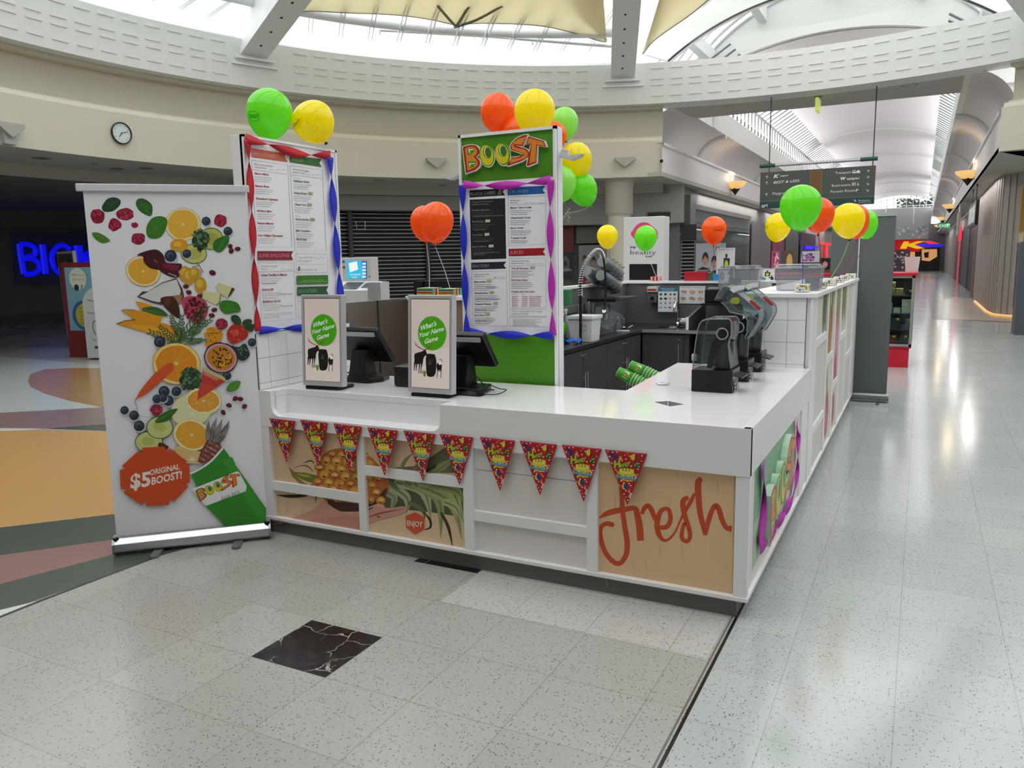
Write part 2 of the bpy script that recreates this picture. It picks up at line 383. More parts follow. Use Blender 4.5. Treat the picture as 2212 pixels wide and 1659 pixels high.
tz_s = terrazzo('terrazzo_light', '#bcbcb9', '#b6b6b3', '#a4a29c', -2.0, 3.065, t=.38)
inlay('light_tile_strip', [(-2.0, 3.065), (SX - .03, 3.05), (SX - .03, 3.6), (-2.0, 3.6)], 'x', px=False, m=tz_s)
# black veined marble squares
def marble():
    m = bpy.data.materials.new('black_marble'); m.use_nodes = True; nt = m.node_tree; p = nt.nodes['Principled BSDF']; N = nt.nodes.new; Lk = nt.links.new
    tc = N('ShaderNodeTexCoord'); n = N('ShaderNodeTexNoise'); n.inputs['Scale'].default_value = 5; n.inputs['Detail'].default_value = 5; Lk(tc.outputs['Object'], n.inputs['Vector'])
    mx = N('ShaderNodeMix'); mx.data_type = 'RGBA'; mx.inputs[0].default_value = .16; Lk(tc.outputs['Object'], mx.inputs[6]); Lk(n.outputs['Color'], mx.inputs[7])
    vo = N('ShaderNodeTexVoronoi'); vo.feature = 'DISTANCE_TO_EDGE'; vo.inputs['Scale'].default_value = 7.5; Lk(mx.outputs[2], vo.inputs['Vector'])
    a = N('ShaderNodeMapRange'); a.inputs[1].default_value = .004; a.inputs[2].default_value = .02; a.inputs[3].default_value = 1; a.inputs[4].default_value = 0; Lk(vo.outputs[0], a.inputs[0])
    n2 = N('ShaderNodeTexNoise'); n2.inputs['Scale'].default_value = 4; Lk(tc.outputs['Object'], n2.inputs['Vector'])
    b = N('ShaderNodeMapRange'); b.inputs[1].default_value = .46; b.inputs[2].default_value = .6; Lk(n2.outputs[0], b.inputs[0])
    c = N('ShaderNodeMath'); c.operation = 'MULTIPLY'; Lk(a.outputs[0], c.inputs[0]); Lk(b.outputs[0], c.inputs[1])
    n3 = N('ShaderNodeTexNoise'); n3.inputs['Scale'].default_value = 22; n3.inputs['Detail'].default_value = 4; Lk(tc.outputs['Object'], n3.inputs['Vector'])
    rp = N('ShaderNodeMapRange'); rp.inputs[1].default_value = .5; rp.inputs[2].default_value = .8; rp.inputs[4].default_value = .5; Lk(n3.outputs[0], rp.inputs[0])
    m1 = N('ShaderNodeMix'); m1.data_type = 'RGBA'; m1.inputs[6].default_value = lin('#171315'); m1.inputs[7].default_value = lin('#4c4846'); Lk(rp.outputs[0], m1.inputs[0])
    m2 = N('ShaderNodeMix'); m2.data_type = 'RGBA'; m2.inputs[7].default_value = lin('#c9c4c0'); Lk(m1.outputs[2], m2.inputs[6]); Lk(c.outputs[0], m2.inputs[0])
    Lk(m2.outputs[2], p.inputs['Base Color']); p.inputs['Roughness'].default_value = .2; return m
mb_m = marble()
inlay('marble_tile', [(-2.43, 2.265), (-2.03, 2.265), (-2.03, 2.642), (-2.43, 2.642)], 'x', px=False, m=mb_m)
inlay('marble_tile', [(-2.41, 3.452), (-2.01, 3.452), (-2.01, 3.82), (-2.41, 3.82)], 'x', px=False, m=mb_m)
# coloured sweeps of the rotunda floor
inlay('mauve_inlay', [(-700, 965), (0, 892), (100, 887), (224, 880), (520, 872), (520, 905), (230, 916), (100, 926), (0, 925), (-700, 1010)], '#85706f')
inlay('green_inlay', [(100, 926), (230, 916), (520, 905), (520, 932), (232, 931)], '#4e5650')
inlay('pale_inlay', [(-700, 1012), (0, 925), (90, 926), (60, 929), (0, 931), (-700, 1032)], '#c7ccca')
inlay('ochre_inlay', [(-700, 1032), (0, 931), (100, 929), (240, 932), (520, 940), (520, 1090), (245, 1111), (0, 1140), (-700, 1290)], '#bd9560')
inlay('green_inlay', [(-700, 1290), (0, 1140), (245, 1111), (520, 1090), (520, 1128), (245, 1166), (0, 1200), (-700, 1390)], '#4a544c')
inlay('rose_inlay', [(-700, 1390), (0, 1200), (245, 1166), (520, 1128), (520, 1145), (245, 1198), (0, 1262), (-700, 1490)], '#8c6c68')
inlay('green_inlay', [(-700, 1490), (0, 1262), (245, 1198), (520, 1145), (470, 1166), (345, 1201), (200, 1254), (60, 1303), (0, 1318), (-500, 1480)], '#4a544c')
inlay('pale_inlay', [(-500, 1480), (0, 1318), (80, 1299), (0, 1333), (-250, 1440)], '#cfd4d2')
inlay('curved_joint', [(-250, 1443), (0, 1331), (90, 1295), (200, 1254), (345, 1200), (345, 1202), (200, 1257), (90, 1299), (0, 1335), (-250, 1448)], '#3a3b38', z=.0016)
circ = [onz(60, 822), onz(66, 808), onz(95, 798), onz(150, 795), onz(240, 795), onz(420, 800), onz(420, 885), onz(225, 881), onz(150, 866), onz(95, 850), onz(66, 836)]
inlay('timber_coloured_inlay', [tuple(p)[:2] for p in [(q.x, q.y) for q in circ]], '#9c7a4e', px=False)
inlay('pale_floor_field', [(-500, 800), (0, 770), (240, 790), (420, 795), (420, 875), (224, 879), (0, 891), (-500, 940)], '#b2bab8', z=.0008)
inlay('dark_threshold', [(2012, 686), (2052, 689), (2034, 650), (2020, 620), (2004, 608), (1999, 612), (2007, 650)], '#6d6a68')
inlay('beige_entrance', [(2052, 689), (2200, 696), (2200, 689), (2125, 668), (2101, 646), (2062, 641), (2034, 648)], '#a89a8c')
inlay('dark_border', [(2020, 690), (2051, 691), (2200, 698), (2200, 696), (2052, 689), (2012, 686)], '#4e4b48')
# ---- rotunda ring
def ring(mb, prof, a0, a1, n=120, mi=0, flip=False, smooth=False):
    M = Matrix.Translation(RC); mb.lathe(prof, n, M, mi, smooth, math.radians(a0), math.radians(a1)); return mb
AL, AR = 105.75, 66.7                      # the corridor opens between these bearings
mbb = MB(); ring(mbb, [(10.9, 5.38), (10.6, 5.38), (10.6, 6.33), (11.3, 6.33), (11.3, 5.38), (10.9, 5.38)], 0, 360, 180)
upper = struct(mbb, 'wall_rotunda_band', band_m)
mbr = MB(); N_ = 147
for k in range(N_):
    a = 2 * PI * (k + .5) / N_
    if any(abs(((math.degrees(a) - ba + 180) % 360) - 180) < 3.2 for ba in (111, 158.7, 206, 253, 300, 345, 30, 63.5)): continue
    t = Vector((-math.sin(a), math.cos(a), 0)); n_ = Vector((math.cos(a), math.sin(a), 0)); c = RC + n_ * 10.6
    M = Matrix(((t.x, -n_.x, 0, c.x), (t.y, -n_.y, 0, c.y), (0, 0, 1, 0), (0, 0, 0, 1)))
    for z in (6.19, 5.94, 5.80, 5.55): mbr.box(-.15, .15, -.01, .016, z, z + .022, 0, M)
struct(mbr, 'slot_ribs', band_m, 0, upper)
mbl = MB(); ring(mbl, [(10.88, 5.38), (10.88, 5.32), (11.15, 5.32), (11.15, 4.71), (10.95, 4.67), (10.9, 4.62), (10.72, 4.60), (10.68, 4.52), (10.6, 4.5), (10.6, 3.65)], AL, 360 + AR, 150)
low = struct(mbl, 'wall_rotunda', warmw)
mbs = MB(); ring(mbs, [(10.6, 3.65), (12.7, 3.65), (12.7, 3.42)], AL, 360 + AR, 150); mbs.box(-9, -6.3, 19.6, 23.5, 3.652, 3.75)
mbs.box(-6.4, -5.815, 19.45, 92, 3.646, 3.75); mbs.box(1.25, 1.9, 19.2, 92, 3.65, 3.75)
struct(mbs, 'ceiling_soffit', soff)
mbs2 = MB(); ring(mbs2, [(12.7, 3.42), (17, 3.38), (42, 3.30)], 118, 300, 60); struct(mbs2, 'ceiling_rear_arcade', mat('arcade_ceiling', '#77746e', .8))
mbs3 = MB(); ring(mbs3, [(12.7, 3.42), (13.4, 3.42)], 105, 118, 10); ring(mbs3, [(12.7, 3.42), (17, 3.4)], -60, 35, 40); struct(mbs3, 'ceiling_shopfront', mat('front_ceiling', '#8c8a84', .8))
# shopfront bulkhead under the soffit, behind the ring
mbk = MB(); ring(mbk, [(12.95, 3.66), (12.95, 2.62), (13.7, 2.62)], 103.2, 118, 24); ring(mbk, [(12.95, 3.42), (12.95, 3.05), (13.7, 3.05)], 118, 146, 24)
struct(mbk, 'wall_shopfront_bulkhead', mat('bulkhead_paint', '#a9a8a5', .7))
mbw = MB(); ring(mbw, [(13.7, 3.42), (13.7, 0)], 102.6, 148, 40); struct(mbw, 'wall_shopfronts', mat('shopfront_wall', '#6d6c6a', .6))
mbw = MB(); ring(mbw, [(16.5, 3.65), (16.5, 0)], 205, 405, 60); struct(mbw, 'wall_behind', mat('rear_wall', '#dcd8d0', .6))
# wall that closes the arcade on the left, with the blue shop name
BP, BN = Vector((-24, 14, 0)), Vector((.866, -.5, 0))
bt = Vector((.5, .866, 0)); fb = Frame(BP, bt)
mbb_ = MB(); mbb_.prism([(-30, 0), (16, 0), (16, 3.42), (-30, 3.42)], fb, -.2, 0); struct(mbb_, 'wall_arcade_end', mat('dark_shutter_wall', '#46484a', .5, noise=.06))
mt_ = MB(); mt_.prism([(-30, 2.72), (16, 2.72), (16, 2.86), (-30, 2.86)], fb, 0, .12); mt_.prism([(-30, .0), (16, .0), (16, .26), (-30, .26)], fb, 0, .08); mt_.prism([(-30, .26), (16, .26), (16, .32), (-30, .32)], fb, 0, .14)
struct(mt_, 'trim_1', mat('arcade_trim', '#3a3634', .5))
# ---- column and its capital
cc = RC + Vector((math.cos(math.radians(111.3)), math.sin(math.radians(111.3)), 0)) * 11.35
mc = MB(); mc.lathe([(.30, 0), (.30, 2.72), (.31, 2.78), (.36, 2.8), (.36, 3.5), (.39, 3.52), (.39, 3.65)], 32, Matrix.Translation(cc)); struct(mc, 'column', warmw)
cc2 = RC + Vector((math.cos(math.radians(155.2)), math.sin(math.radians(155.2)), 0)) * 11.6
mc = MB(); mc.lathe([(.33, 0), (.33, 2.9), (.42, 2.94), (.42, 3.55), (.46, 3.65)], 32, Matrix.Translation(cc2)); struct(mc, 'column', warmw)
# ---- roof: radial beams, glazing bars, glass, steel ring tube
BA = [111.0, 158.7, 206, 253, 300, 345, 30, 63.5]
def coneZ(r, z0=6.45, R=11.1, s=.335): return z0 + (R - r) * s
for i, a in enumerate(BA):
    ar = math.radians(a); n_ = Vector((math.cos(ar), math.sin(ar), 0)); t = Vector((-n_.y, n_.x, 0))
    foot = RC + n_ * 10.66 + Vector((0, 0, 5.99)); top = RC + n_ * .3 + Vector((0, 0, 9.35)); ax = nrm(top - foot); L = (top - foot).length; up = nrm(t.cross(ax)); up = up if up.z > 0 else -up
    fr = Frame(foot, ax, up); m = MB(); hw = .30 if i else .29
    m.prism([(-.12, 0), (L, 0), (L, .16), (-.12, .16)], fr, -hw, hw); m.prism([(-.12, .16), (L, .16), (L, .75), (-.12, .75)], fr, -hw + .05, hw - .05)
    bm = struct(m, 'roof_beam', steelw)
    if i < 2:
        m = MB()
        for k in range(12):
            c = foot + ax * (.5 + k * .52) - up * .004 + t * .02; m.cyl(c + up * .002, c - up * .004, .028, n=10)
        struct(m, 'bolt_holes', darkm, 0, bm)
        m = MB(); q = RC + n_ * 10.56; M = Matrix(((t.x, -n_.x, 0, q.x), (t.y, -n_.y, 0, q.y), (0, 0, 1, 0), (0, 0, 0, 1)))
        m.box(-.42, .42, -.02, .06, 5.92, 5.96, 0, M); m.box(-.5, .5, -.05, .03, 5.80, 5.83, 0, M); struct(m, 'bearing_plate', steelw, 0, bm)
for i in range(8):
    a0, a1 = sorted(BA)[i], sorted(BA)[(i + 1) % 8]
    if a1 < a0: a1 += 360
    h = math.radians((a1 - a0) / 2); c = math.radians((a0 + a1) / 2); n_ = Vector((math.cos(c), math.sin(c), 0)); t = Vector((-n_.y, n_.x, 0)); Rc = 11.25
    p0 = RC + n_ * Rc * math.cos(h); s = math.tan(h)
    def pt(r, sd, dz=0): return RC + n_ * r + t * sd + Vector((0, 0, coneZ(r) + dz))
    r1 = Rc * math.cos(h)
    m = MB(); A, B, C_ = pt(r1, -r1 * s), pt(r1, r1 * s), pt(.4, 0); m.add([A, B, C_], [(0, 1, 2)]); m.add([A + Vector((0, 0, .012)), B + Vector((0, 0, .012)), C_ + Vector((0, 0, .012))], [(0, 2, 1)])
    win = struct(m, 'window_%d' % (i + 1), pane_m)
    if a0 == 63.5: continue
    m = MB(); k = 0; sd = -r1 * s + .35
    while sd < r1 * s - .2:
        rr = max(abs(sd) / s, .6); P, Q = pt(r1, sd, -.03), pt(rr, sd, -.03)
        if (P - Q).length > .4:
            fr = Frame(P, Q - P, t); L = (Q - P).length; m.prism([(0, -.05), (L, -.05), (L, -.035), (0, -.035)], fr, -.05, .05); m.prism([(0, .035), (L, .035), (L, .05), (0, .05)], fr, -.05, .05)
        sd += .66
    for rr in (r1 - 2.6, r1 - 5.2): P, Q = pt(rr, -rr * s, -.06), pt(rr, rr * s, -.06); m.cyl(P, Q, .05, n=8)
    struct(m, 'window_frame', steelw, 0, win)
    m = MB(); ring(m, [(10.95, 6.33), (10.95, 6.46), (11.25, 6.46)], a0, a1, 12); struct(m, 'window_sill', steelw, 0, win)
m = MB(); m.tube([RC + Vector((10.0 * math.cos(a), 10.0 * math.sin(a), 6.93)) for a in [math.radians(111 + (360 - 47.5) * k / 66) for k in range(67)]], .125, 10)
struct(m, 'roof_ring_tube', steelw)
m = MB(); m.tube([onR(820, 65, 10.3), onR(1060, 79, 10.3), onR(1330, 101, 10.3)], .035, 8); m.cyl(onR(820, 65, 10.3), onR(820, 65, 10.3) - Vector((0, 0, .1)), .02); m.cyl(onR(1150, 86, 10.3), onR(1150, 86, 10.3) - Vector((0, 0, .12)), .02); struct(m, 'roof_pipe', steelw)
# ---- shade sails under the glass
def oncone(x, y):
    d = ray(x, y); lo, hi = 1.0, 40.0; dn = d / math.hypot(d.x, d.y); prev = None
    for k in range(800):
        t_ = 22 - k * .025; P = EYEV + dn * t_; r = math.hypot(P.x - RC.x, P.y - RC.y); g = P.z - (6.86 + (10 - r) * .30)
        if prev is not None and prev * g <= 0: return P
        prev = g
    return P
sail_m = mat('sail_cloth', '#e9e4ce', .8, noise=.03, scale=2); 
sm_nt = sail_m.node_tree; tb = sm_nt.nodes.new('ShaderNodeBsdfTranslucent'); tb.inputs[0].default_value = lin('#f6f0d8'); mx_ = sm_nt.nodes.new('ShaderNodeMixShader'); mx_.inputs[0].default_value = .5
sm_nt.links.new(sm_nt.nodes['Principled BSDF'].outputs[0], mx_.inputs[1]); sm_nt.links.new(tb.outputs[0], mx_.inputs[2]); sm_nt.links.new(mx_.outputs[0], sm_nt.nodes['Material Output'].inputs[0])
def sail(edge, apex, label):
    ed = spline([tuple(oncone(*p)) for p in edge], 5); n = len(ed) - 1
    def fn(u, v):
        i = min(int(u * n), n - 1); f_ = u * n - i; e = Vector(ed[i]).lerp(Vector(ed[i + 1]), f_); q = e.lerp(apex, v); q.z -= .35 * math.sin(PI * v) * .6; return q
    t = thing('shade_sail', label, 'shade sail', tuple(apex)); m = MB(); m.sheet(fn, n, 10); m.build('fabric', sail_m, t, solid=.01)
    m = MB(); m.tube(ed, .018, 6); m.build('edge_cable', mat('sail_edge', '#8f8a78', .6), t); return t
apx = RC + Vector((0, 0, 9.0)) + Vector((-1.2, 1.0, -.2))
t = sail([(560, 75), (600, 40), (655, 24), (740, 27), (854, 32), (930, 42), (985, 53), (1040, 50), (1155, 54), (1230, 68), (1309, 90), (1278, 52), (1256, 25), (1242, 0), (1228, -60), (1215, -140)], apx, 'large beige fabric shade sail under the glass dome above the kiosk')
m = MB()
for a, b in [((945, 0), (985, 53)), ((1085, 0), (985, 53)), ((1013, 0), (985, 53))]:
    P, Q = oncone(*a) - Vector((0, 0, .12)), oncone(*b) - Vector((0, 0, .05)); mid = (P + Q) / 2 + Vector((.05 if a[0] < 985 else -.05, 0, -.06)); m.tube(spline([tuple(P), tuple(mid), tuple(Q)], 5), .03, 6)
m.cyl(oncone(985, 53), onR(981, 63, 10.0), .02); m.build('batten', mat('sail_batten', '#77705c', .6), t)
sail([(1455, -60), (1433, 0), (1424, 38), (1406, 85), (1388, 117), (1415, 85), (1490, 32), (1540, -10), (1590, -60)], RC + Vector((-.2, 3.4, 8.3)), 'second beige shade sail beside the arched roof opening')
# ---- strip of soffit over the corridor mouth
YS = 22.2
fr0 = Frame((0, 0, 5.4), (1, 0, 0), (0, 1, 0)); pts = []
for k in range(13):
    a = math.radians(AL + 1 - (AL + 1 - 70.5) * k / 12); pts.append((RC.x + 10.8 * math.cos(a), RC.y + 10.8 * math.sin(a)))
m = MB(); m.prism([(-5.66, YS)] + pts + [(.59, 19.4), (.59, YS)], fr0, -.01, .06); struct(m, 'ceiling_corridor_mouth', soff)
# ---- corridor
YE = 92
XL, XR, BL, BRX = -5.82, 1.25, -5.65, .585
def arcpts(cx, cz, r, a0, a1, n): return [(cx + r * math.cos(math.radians(a0 + (a1 - a0) * k / n)), cz + r * math.sin(math.radians(a0 + (a1 - a0) * k / n))) for k in range(n + 1)]
def extr(mb, prof, y0, y1, mi=0, smooth=True):
    v = [(x, y0, z) for x, z in prof] + [(x, y1, z) for x, z in prof]; n = len(prof); return mb.add(v, [(i, i + 1, n + i + 1, n + i) for i in range(n - 1)], mi, smooth)
pk = mat('corridor_paint', '#e0dcdf', .6)
m = MB(); extr(m, [(XL, 3.65), (XL, 4.36), (XL + .05, 4.38), (XL + .05, 4.45), (-6.6, 4.45)], 19.5, YE, 0, False); struct(m, 'wall_corridor_left', pk)
m = MB(); extr(m, arcpts(BL, 4.45, .95, 180, 90, 12), 20.3, YE); struct(m, 'ceiling_cove_left', mat('cove_paint', '#d6d2d2', .6))
m = MB(); m.box(BL - .4, BL, 20.4, YE, 5.4, 6.06); struct(m, 'trim_2', band_m)
m = MB(); extr(m, [(XR, 3.65), (XR, 4.36), (XR - .05, 4.38), (XR - .05, 4.45), (1.6, 4.45)], 19.1, YE, 0, False); struct(m, 'wall_corridor_right', pk)
m = MB(); extr(m, arcpts(BRX, 4.45, .98, 0, 90, 12), 19.75, YE); struct(m, 'ceiling_cove_right', mat('cove_paint', '#d6d2d2', .6))
m = MB(); m.box(BRX, BRX + .4, 19.6, YE, 5.42, 6.06); struct(m, 'trim_3', band_m)
m = MB()
for k in range(8):
    y = 25.8 + 9.6 * k
    for dy in (0,):
        m.tube([(x, y, z) for x, z in arcpts(BL, 4.45, .93, 180, 90, 12)], .09, 8); m.tube([(x, y, z) for x, z in arcpts(BRX, 4.45, .95, 0, 90, 12)], .09, 8)
struct(m, 'trim_4', band_m)
ve = arcpts(-2.3, -1.35, 8.97, 106.5, 73.5, 20)                       # shallow vault, springing about z 7.4, crown 7.8
m = MB(); extr(m, [(x, z) for x, z in ve], 24, YE); struct(m, 'ceiling_corridor_vault', mat('vault_paint', '#e2dfe3', .6))
vl, vr = ve[0], ve[-1]
m = MB()
for k in range(9):
    y = 32.4 + 10.4 * k - 1.2
    m.add([(BL, y, 6.06), (BL, y + 2.4, 6.06), (BL, y + 2.4, 6.75), (BL, y, 6.75), (vl[0], y, vl[1]), (vl[0], y + 2.4, vl[1])], [(0, 1, 2, 3), (3, 2, 5, 4)])
    m.add([(1.0, y, 6.06), (1.0, y + 2.4, 6.06), (1.0, y + 2.4, 6.75), (1.0, y, 6.75), (vr[0], y, vr[1]), (vr[0], y + 2.4, vr[1])], [(3, 2, 1, 0), (4, 5, 2, 3)])
    m.tube([(x, y + 1.2, z - .02) for x, z in ve], .1, 6)
struct(m, 'trim_5', band_m)
for sd, bx, vv, nm in ((0, BL, vl, 'window_9'), (1, 1.0, vr, 'window_10')):
    m = MB(); extr(m, [(bx, 6.06), (bx, 6.75), vv], YS, YE, 0, False); w_ = struct(m, nm, pane_m)
    m = MB(); y = 22.4
    while y < 88:
        m.tube([(bx, y, 6.06), (bx, y, 6.75), (vv[0], y, vv[1])], .03, 4, smooth=False); y += .62 if y < 60 else 1.24
    m.tube([(bx, YS, 6.75), (bx, YE, 6.75)], .05, 6); struct(m, 'window_frame', mat('window_grey', '#6f7577', .5), 0, w_)
# front wall over the vault edge (white arch) and the barrel of glass in front of it
fr = Frame((0, 24, 0), (1, 0, 0)); arc_lo = [(x, z) for x, z in ve]
outer = arcpts(-2.33, 4.0, 4.9, 158, 22, 30)
m = MB(); m.prism([(-6.95, 5.8), (-6.95, 6.6)] + outer[:] + [(2.3, 6.6), (2.3, 5.8), (vr[0], 5.8)] + arc_lo[::-1] + [(vl[0], 5.8)], fr, -.15, .15)
struct(m, 'wall_vault_front', band_m)
fr = Frame((0, 20.35, 0), (1, 0, 0)); inn = arcpts(-2.35, 1.6, 6.06, 126, 54, 30); out = arcpts(-2.35, 1.6, 6.62, 129, 51, 30)
m = MB(); m.prism(out + inn[::-1], fr, -.12, .12); struct(m, 'wall_lunette_arch', band_m)
m = MB(); m.prism(arcpts(-2.35, 1.6, 6.075, 126, 54, 30) + arcpts(-2.35, 1.6, 6.03, 126, 54, 30)[::-1], fr, .121, .14); struct(m, 'trim_6', darkm)
prof = arcpts(-2.33, 4.0, 4.85, 150, 30, 30)
m = MB(); extr(m, prof, 20.4, 24); w_ = struct(m, 'window_11', pane_m)
m = MB()
for y, r in ((20.9, .05), (21.5, .035), (22.1, .05), (22.7, .035), (23.3, .08), (23.8, .05)): m.tube([(x, y, z) for x, z in prof], r, 6)
for k in (4, 9, 15, 21, 26): x, z = prof[k]; m.box(x - .12, x + .12, 20.4, 24, z - .35, z)
struct(m, 'window_frame', steelw, 0, w_)
m = MB(); m.box(-12, -5.62, 24, 24.3, 5.4, 9.2); m.box(.9, 8, 24, 24.3, 5.4, 9.2)
m.box(1.62, 9, 20.3, 20.5, 3.75, 6.4); m.box(-9.5, -6.65, 20.9, 21.1, 3.75, 6.4)
struct(m, 'wall_outside_vault', band_m)
# left and right shop walls of the corridor
m = MB(); m.box(-6.6, -6.3, 23.4, YE, 0, 3.7); struct(m, 'wall_shops_left', mat('grey_shop_wall', '#96938f', .6))
m = MB(); m.box(1.95, 2.3, 33.7, YE, 0, 3.7); struct(m, 'wall_shops_right', mat('taupe_shop_wall', '#8c8682', .6))
# far end
m = MB(); m.box(-6.6, 2.3, YE, YE + .3, 0, 4.7); struct(m, 'wall_far_end', mat('far_wall', '#8d8f90', .7))
fe = Frame((0, YE, 0), (1, 0, 0))
m = MB(); m.prism([(BL, 4.7), (BL, 6.35)] + [(BRX, 6.35), (BRX, 4.7)], fe, -.1, .1); struct(m, 'wall_far_panel', mat('far_grey_panel', '#a5a8aa', .7))
m = MB(); m.prism([(BL, 6.35), (BL, 6.75)] + arc_lo + [(BRX, 6.75), (BRX, 6.35)], fe, -.02, .02); w_ = struct(m, 'window_12', pane_m)
m = MB()
for k in range(11): x = BL + .3 + k * .6; m.box(x - .03, x + .03, YE - .05, YE + .05, 6.3, 7.7)
m.box(BL, BRX, YE - .08, YE + .08, 6.3, 6.42); struct(m, 'window_frame', steelw, 0, w_)

def fill_light(loc, sx, sy, e, rot=(0, 0, 0), col=(1, .96, .94)):  # added area light without any fitting, used only to brighten
    l = bpy.data.lights.new('fill_light', 'AREA'); l.shape = 'RECTANGLE'; l.size = sx; l.size_y = sy; l.energy = e; l.color = col
    o = bpy.data.objects.new('fill_light', l); scene.collection.objects.link(o); o.location = loc; o.rotation_euler = rot
for y in (30, 42, 56, 74): fill_light((-6.05, y, 3.6), .35, 10, 110); fill_light((1.5, y, 3.6), .3, 10, 110)  # added fill along both soffits to lift the dim corridor
fill_light((5.0, 21.5, 3.55), 3, 3, 160)  # added fill for the dark right-hand shop corner
for y in (34, 56, 80): fill_light((-5.55, y, 6.15), .3, 20, 420, (0, math.radians(-150), 0)); fill_light((.9, y, 6.15), .3, 20, 420, (0, math.radians(150), 0))  # added upward fill above the beams that brightens the vault
# ================================================================== THE KIOSK
stone = mat('white_counter_stone', '#ecebed', .12, noise=.015, scale=60, coat=.3)
lam = mat('white_laminate', '#ebeaeb', .35)
lamo = mat('off_white_panel', '#e2deda', .4)
plin = mat('grey_plinth', '#6d6d6c', .45, noise=.04, scale=3)
ply = mat('plywood_print', '#c3a583', .45)
steel = mat('stainless_panel', '#938c86', .32, metal=.85, noise=.05, scale=3)
blk = mat('black_plastic', '#101113', .35)
blkm = mat('black_metal', '#1a1b1c', .3, metal=.4)
dks = mat('dark_splashback', '#6e6c6a', .3, metal=.3, noise=.04, scale=4)
chrome = mat('chrome', '#c8cacc', .12, metal=1)
FY = 3.475
# ---- L-shaped worktop (one slab with a thick front, notched in front of the tills)
top = thing('service_worktop', 'glossy white L-shaped stone worktop carrying the tills and blenders', 'counter top', (-2.1, 3.9, 0))
frz = Frame((0, 0, 0), (1, 0, 0), (0, 1, 0))
m = MB()
m.prism([(-3.55, FY + .036), (-3.405, FY + .036), (-3.405, 3.60), (-2.225, 3.60), (-2.225, FY + .036), (-.658, FY + .036), (-.658, 5.57), (-1.53, 5.57), (-1.47, 4.27), (-3.5, 4.27), (-3.55, 4.27)], frz, .852, .89,
        holes=[[(-1.215, 3.975), (-1.155, 4.035), (-1.045, 3.965), (-1.10, 3.88)]])
m.build('slab', stone, top, bevel=.003)
fr = Frame((0, FY, 0), (1, 0, 0)); rad = .06
cut = [(-3.415, .9), (-3.415, .742 + rad)] + [(-3.415 + rad - rad * math.cos(a), .742 + rad - rad * math.sin(a)) for a in [PI / 2 * k / 8 for k in range(1, 9)]]
cut += [(-2.225 - rad + rad * math.sin(a), .742 + rad - rad * math.cos(a)) for a in [PI / 2 * k / 8 for k in range(9)]] + [(-2.225, .9)]
m = MB(); m.prism([(-3.55, .672), (-3.55, .8905)] + [(x, min(z, .8905)) for x, z in cut] + [(-.622, .8905), (-.622, .672)], fr, -.035, 0)
m.box(-.657, -.622, FY + .001, 5.57, .672, .8905); m.build('fascia', stone, top, bevel=.002)
m = MB(); m.box(-3.44, -2.2, 3.602, 3.635, .70, .852); m.box(-3.45, -3.406, FY + .036, 3.601, .70, .852); m.box(-2.224, -2.18, FY + .036, 3.601, .70, .852); m.box(-3.44, -2.2, FY + .03, 3.61, .715, .742); m.build('notch_back', stone, top)
m = MB(); m.prism([(-1.23, 3.975), (-1.155, 4.05), (-1.03, 3.965), (-1.10, 3.865)], frz, .70, .72); 
for a, b in (((-1.215, 3.975), (-1.155, 4.035)), ((-1.155, 4.035), (-1.045, 3.965)), ((-1.045, 3.965), (-1.10, 3.88)), ((-1.10, 3.88), (-1.215, 3.975))):
    A, B = Vector((a[0], a[1], 0)), Vector((b[0], b[1], 0)); m.add([A + Vector((0, 0, .72)), B + Vector((0, 0, .72)), B + Vector((0, 0, .888)), A + Vector((0, 0, .888))], [(0, 1, 2, 3)])
m.build('waste_chute', mat('chute_steel', '#8a8c8d', .35, metal=.6), top)
# ---- front cabinet run under the worktop
cab = thing('front_counter_cabinet', 'white framed counter front with pineapple, blank and fresh panels', 'counter', (-2.1, 3.9, 0))
m = MB(); m.box(-3.52, -.66, FY + .035, 4.20, .10, .70); m.box(-3.52, -.66, 3.64, 4.20, .70, .85); m.build('carcass', lam, cab)
m = MB(); m.box(-3.56, -.672, 3.505, 4.2, 0, .10); m.build('plinth', plin, cab)
m = MB(); m.box(-3.56, -.618, FY - .002, FY + .06, .088, .108); m.build('bottom_rail', lam, cab, bevel=.002)
for a, b in ((-3.55, -3.452), (-2.797, -2.745), (-2.097, -2.038), (-1.396, -1.34), (-.684, -.622)):
    MB().box(a, b, FY + .004, FY + .04, .108, .672).build('post', lam, cab, bevel=.0015)
for a, b, z0, z1 in ((-3.452, -2.797, .276, .333), (-2.745, -2.097, .447, .503), (-2.038, -1.396, .278, .333)):
    MB().box(a, b, FY + .006, FY + .035, z0, z1).build('rail', lam, cab, bevel=.0015)
PYF = Frame((0, FY + .0285, 0), (1, 0, 0))
m = MB(); m.box(-2.038, -1.396, FY + .0285, FY + .034, .108, .672); pl = m.build('blank_panel', lamo, cab); pl['label'] = 'plain off-white panel'
m = MB(); m.box(-2.03, -1.40, FY + .0270, FY + .0286, .552, .5545); m.build('panel_seam', mat('seam', '#8d8b88', .6), pl)
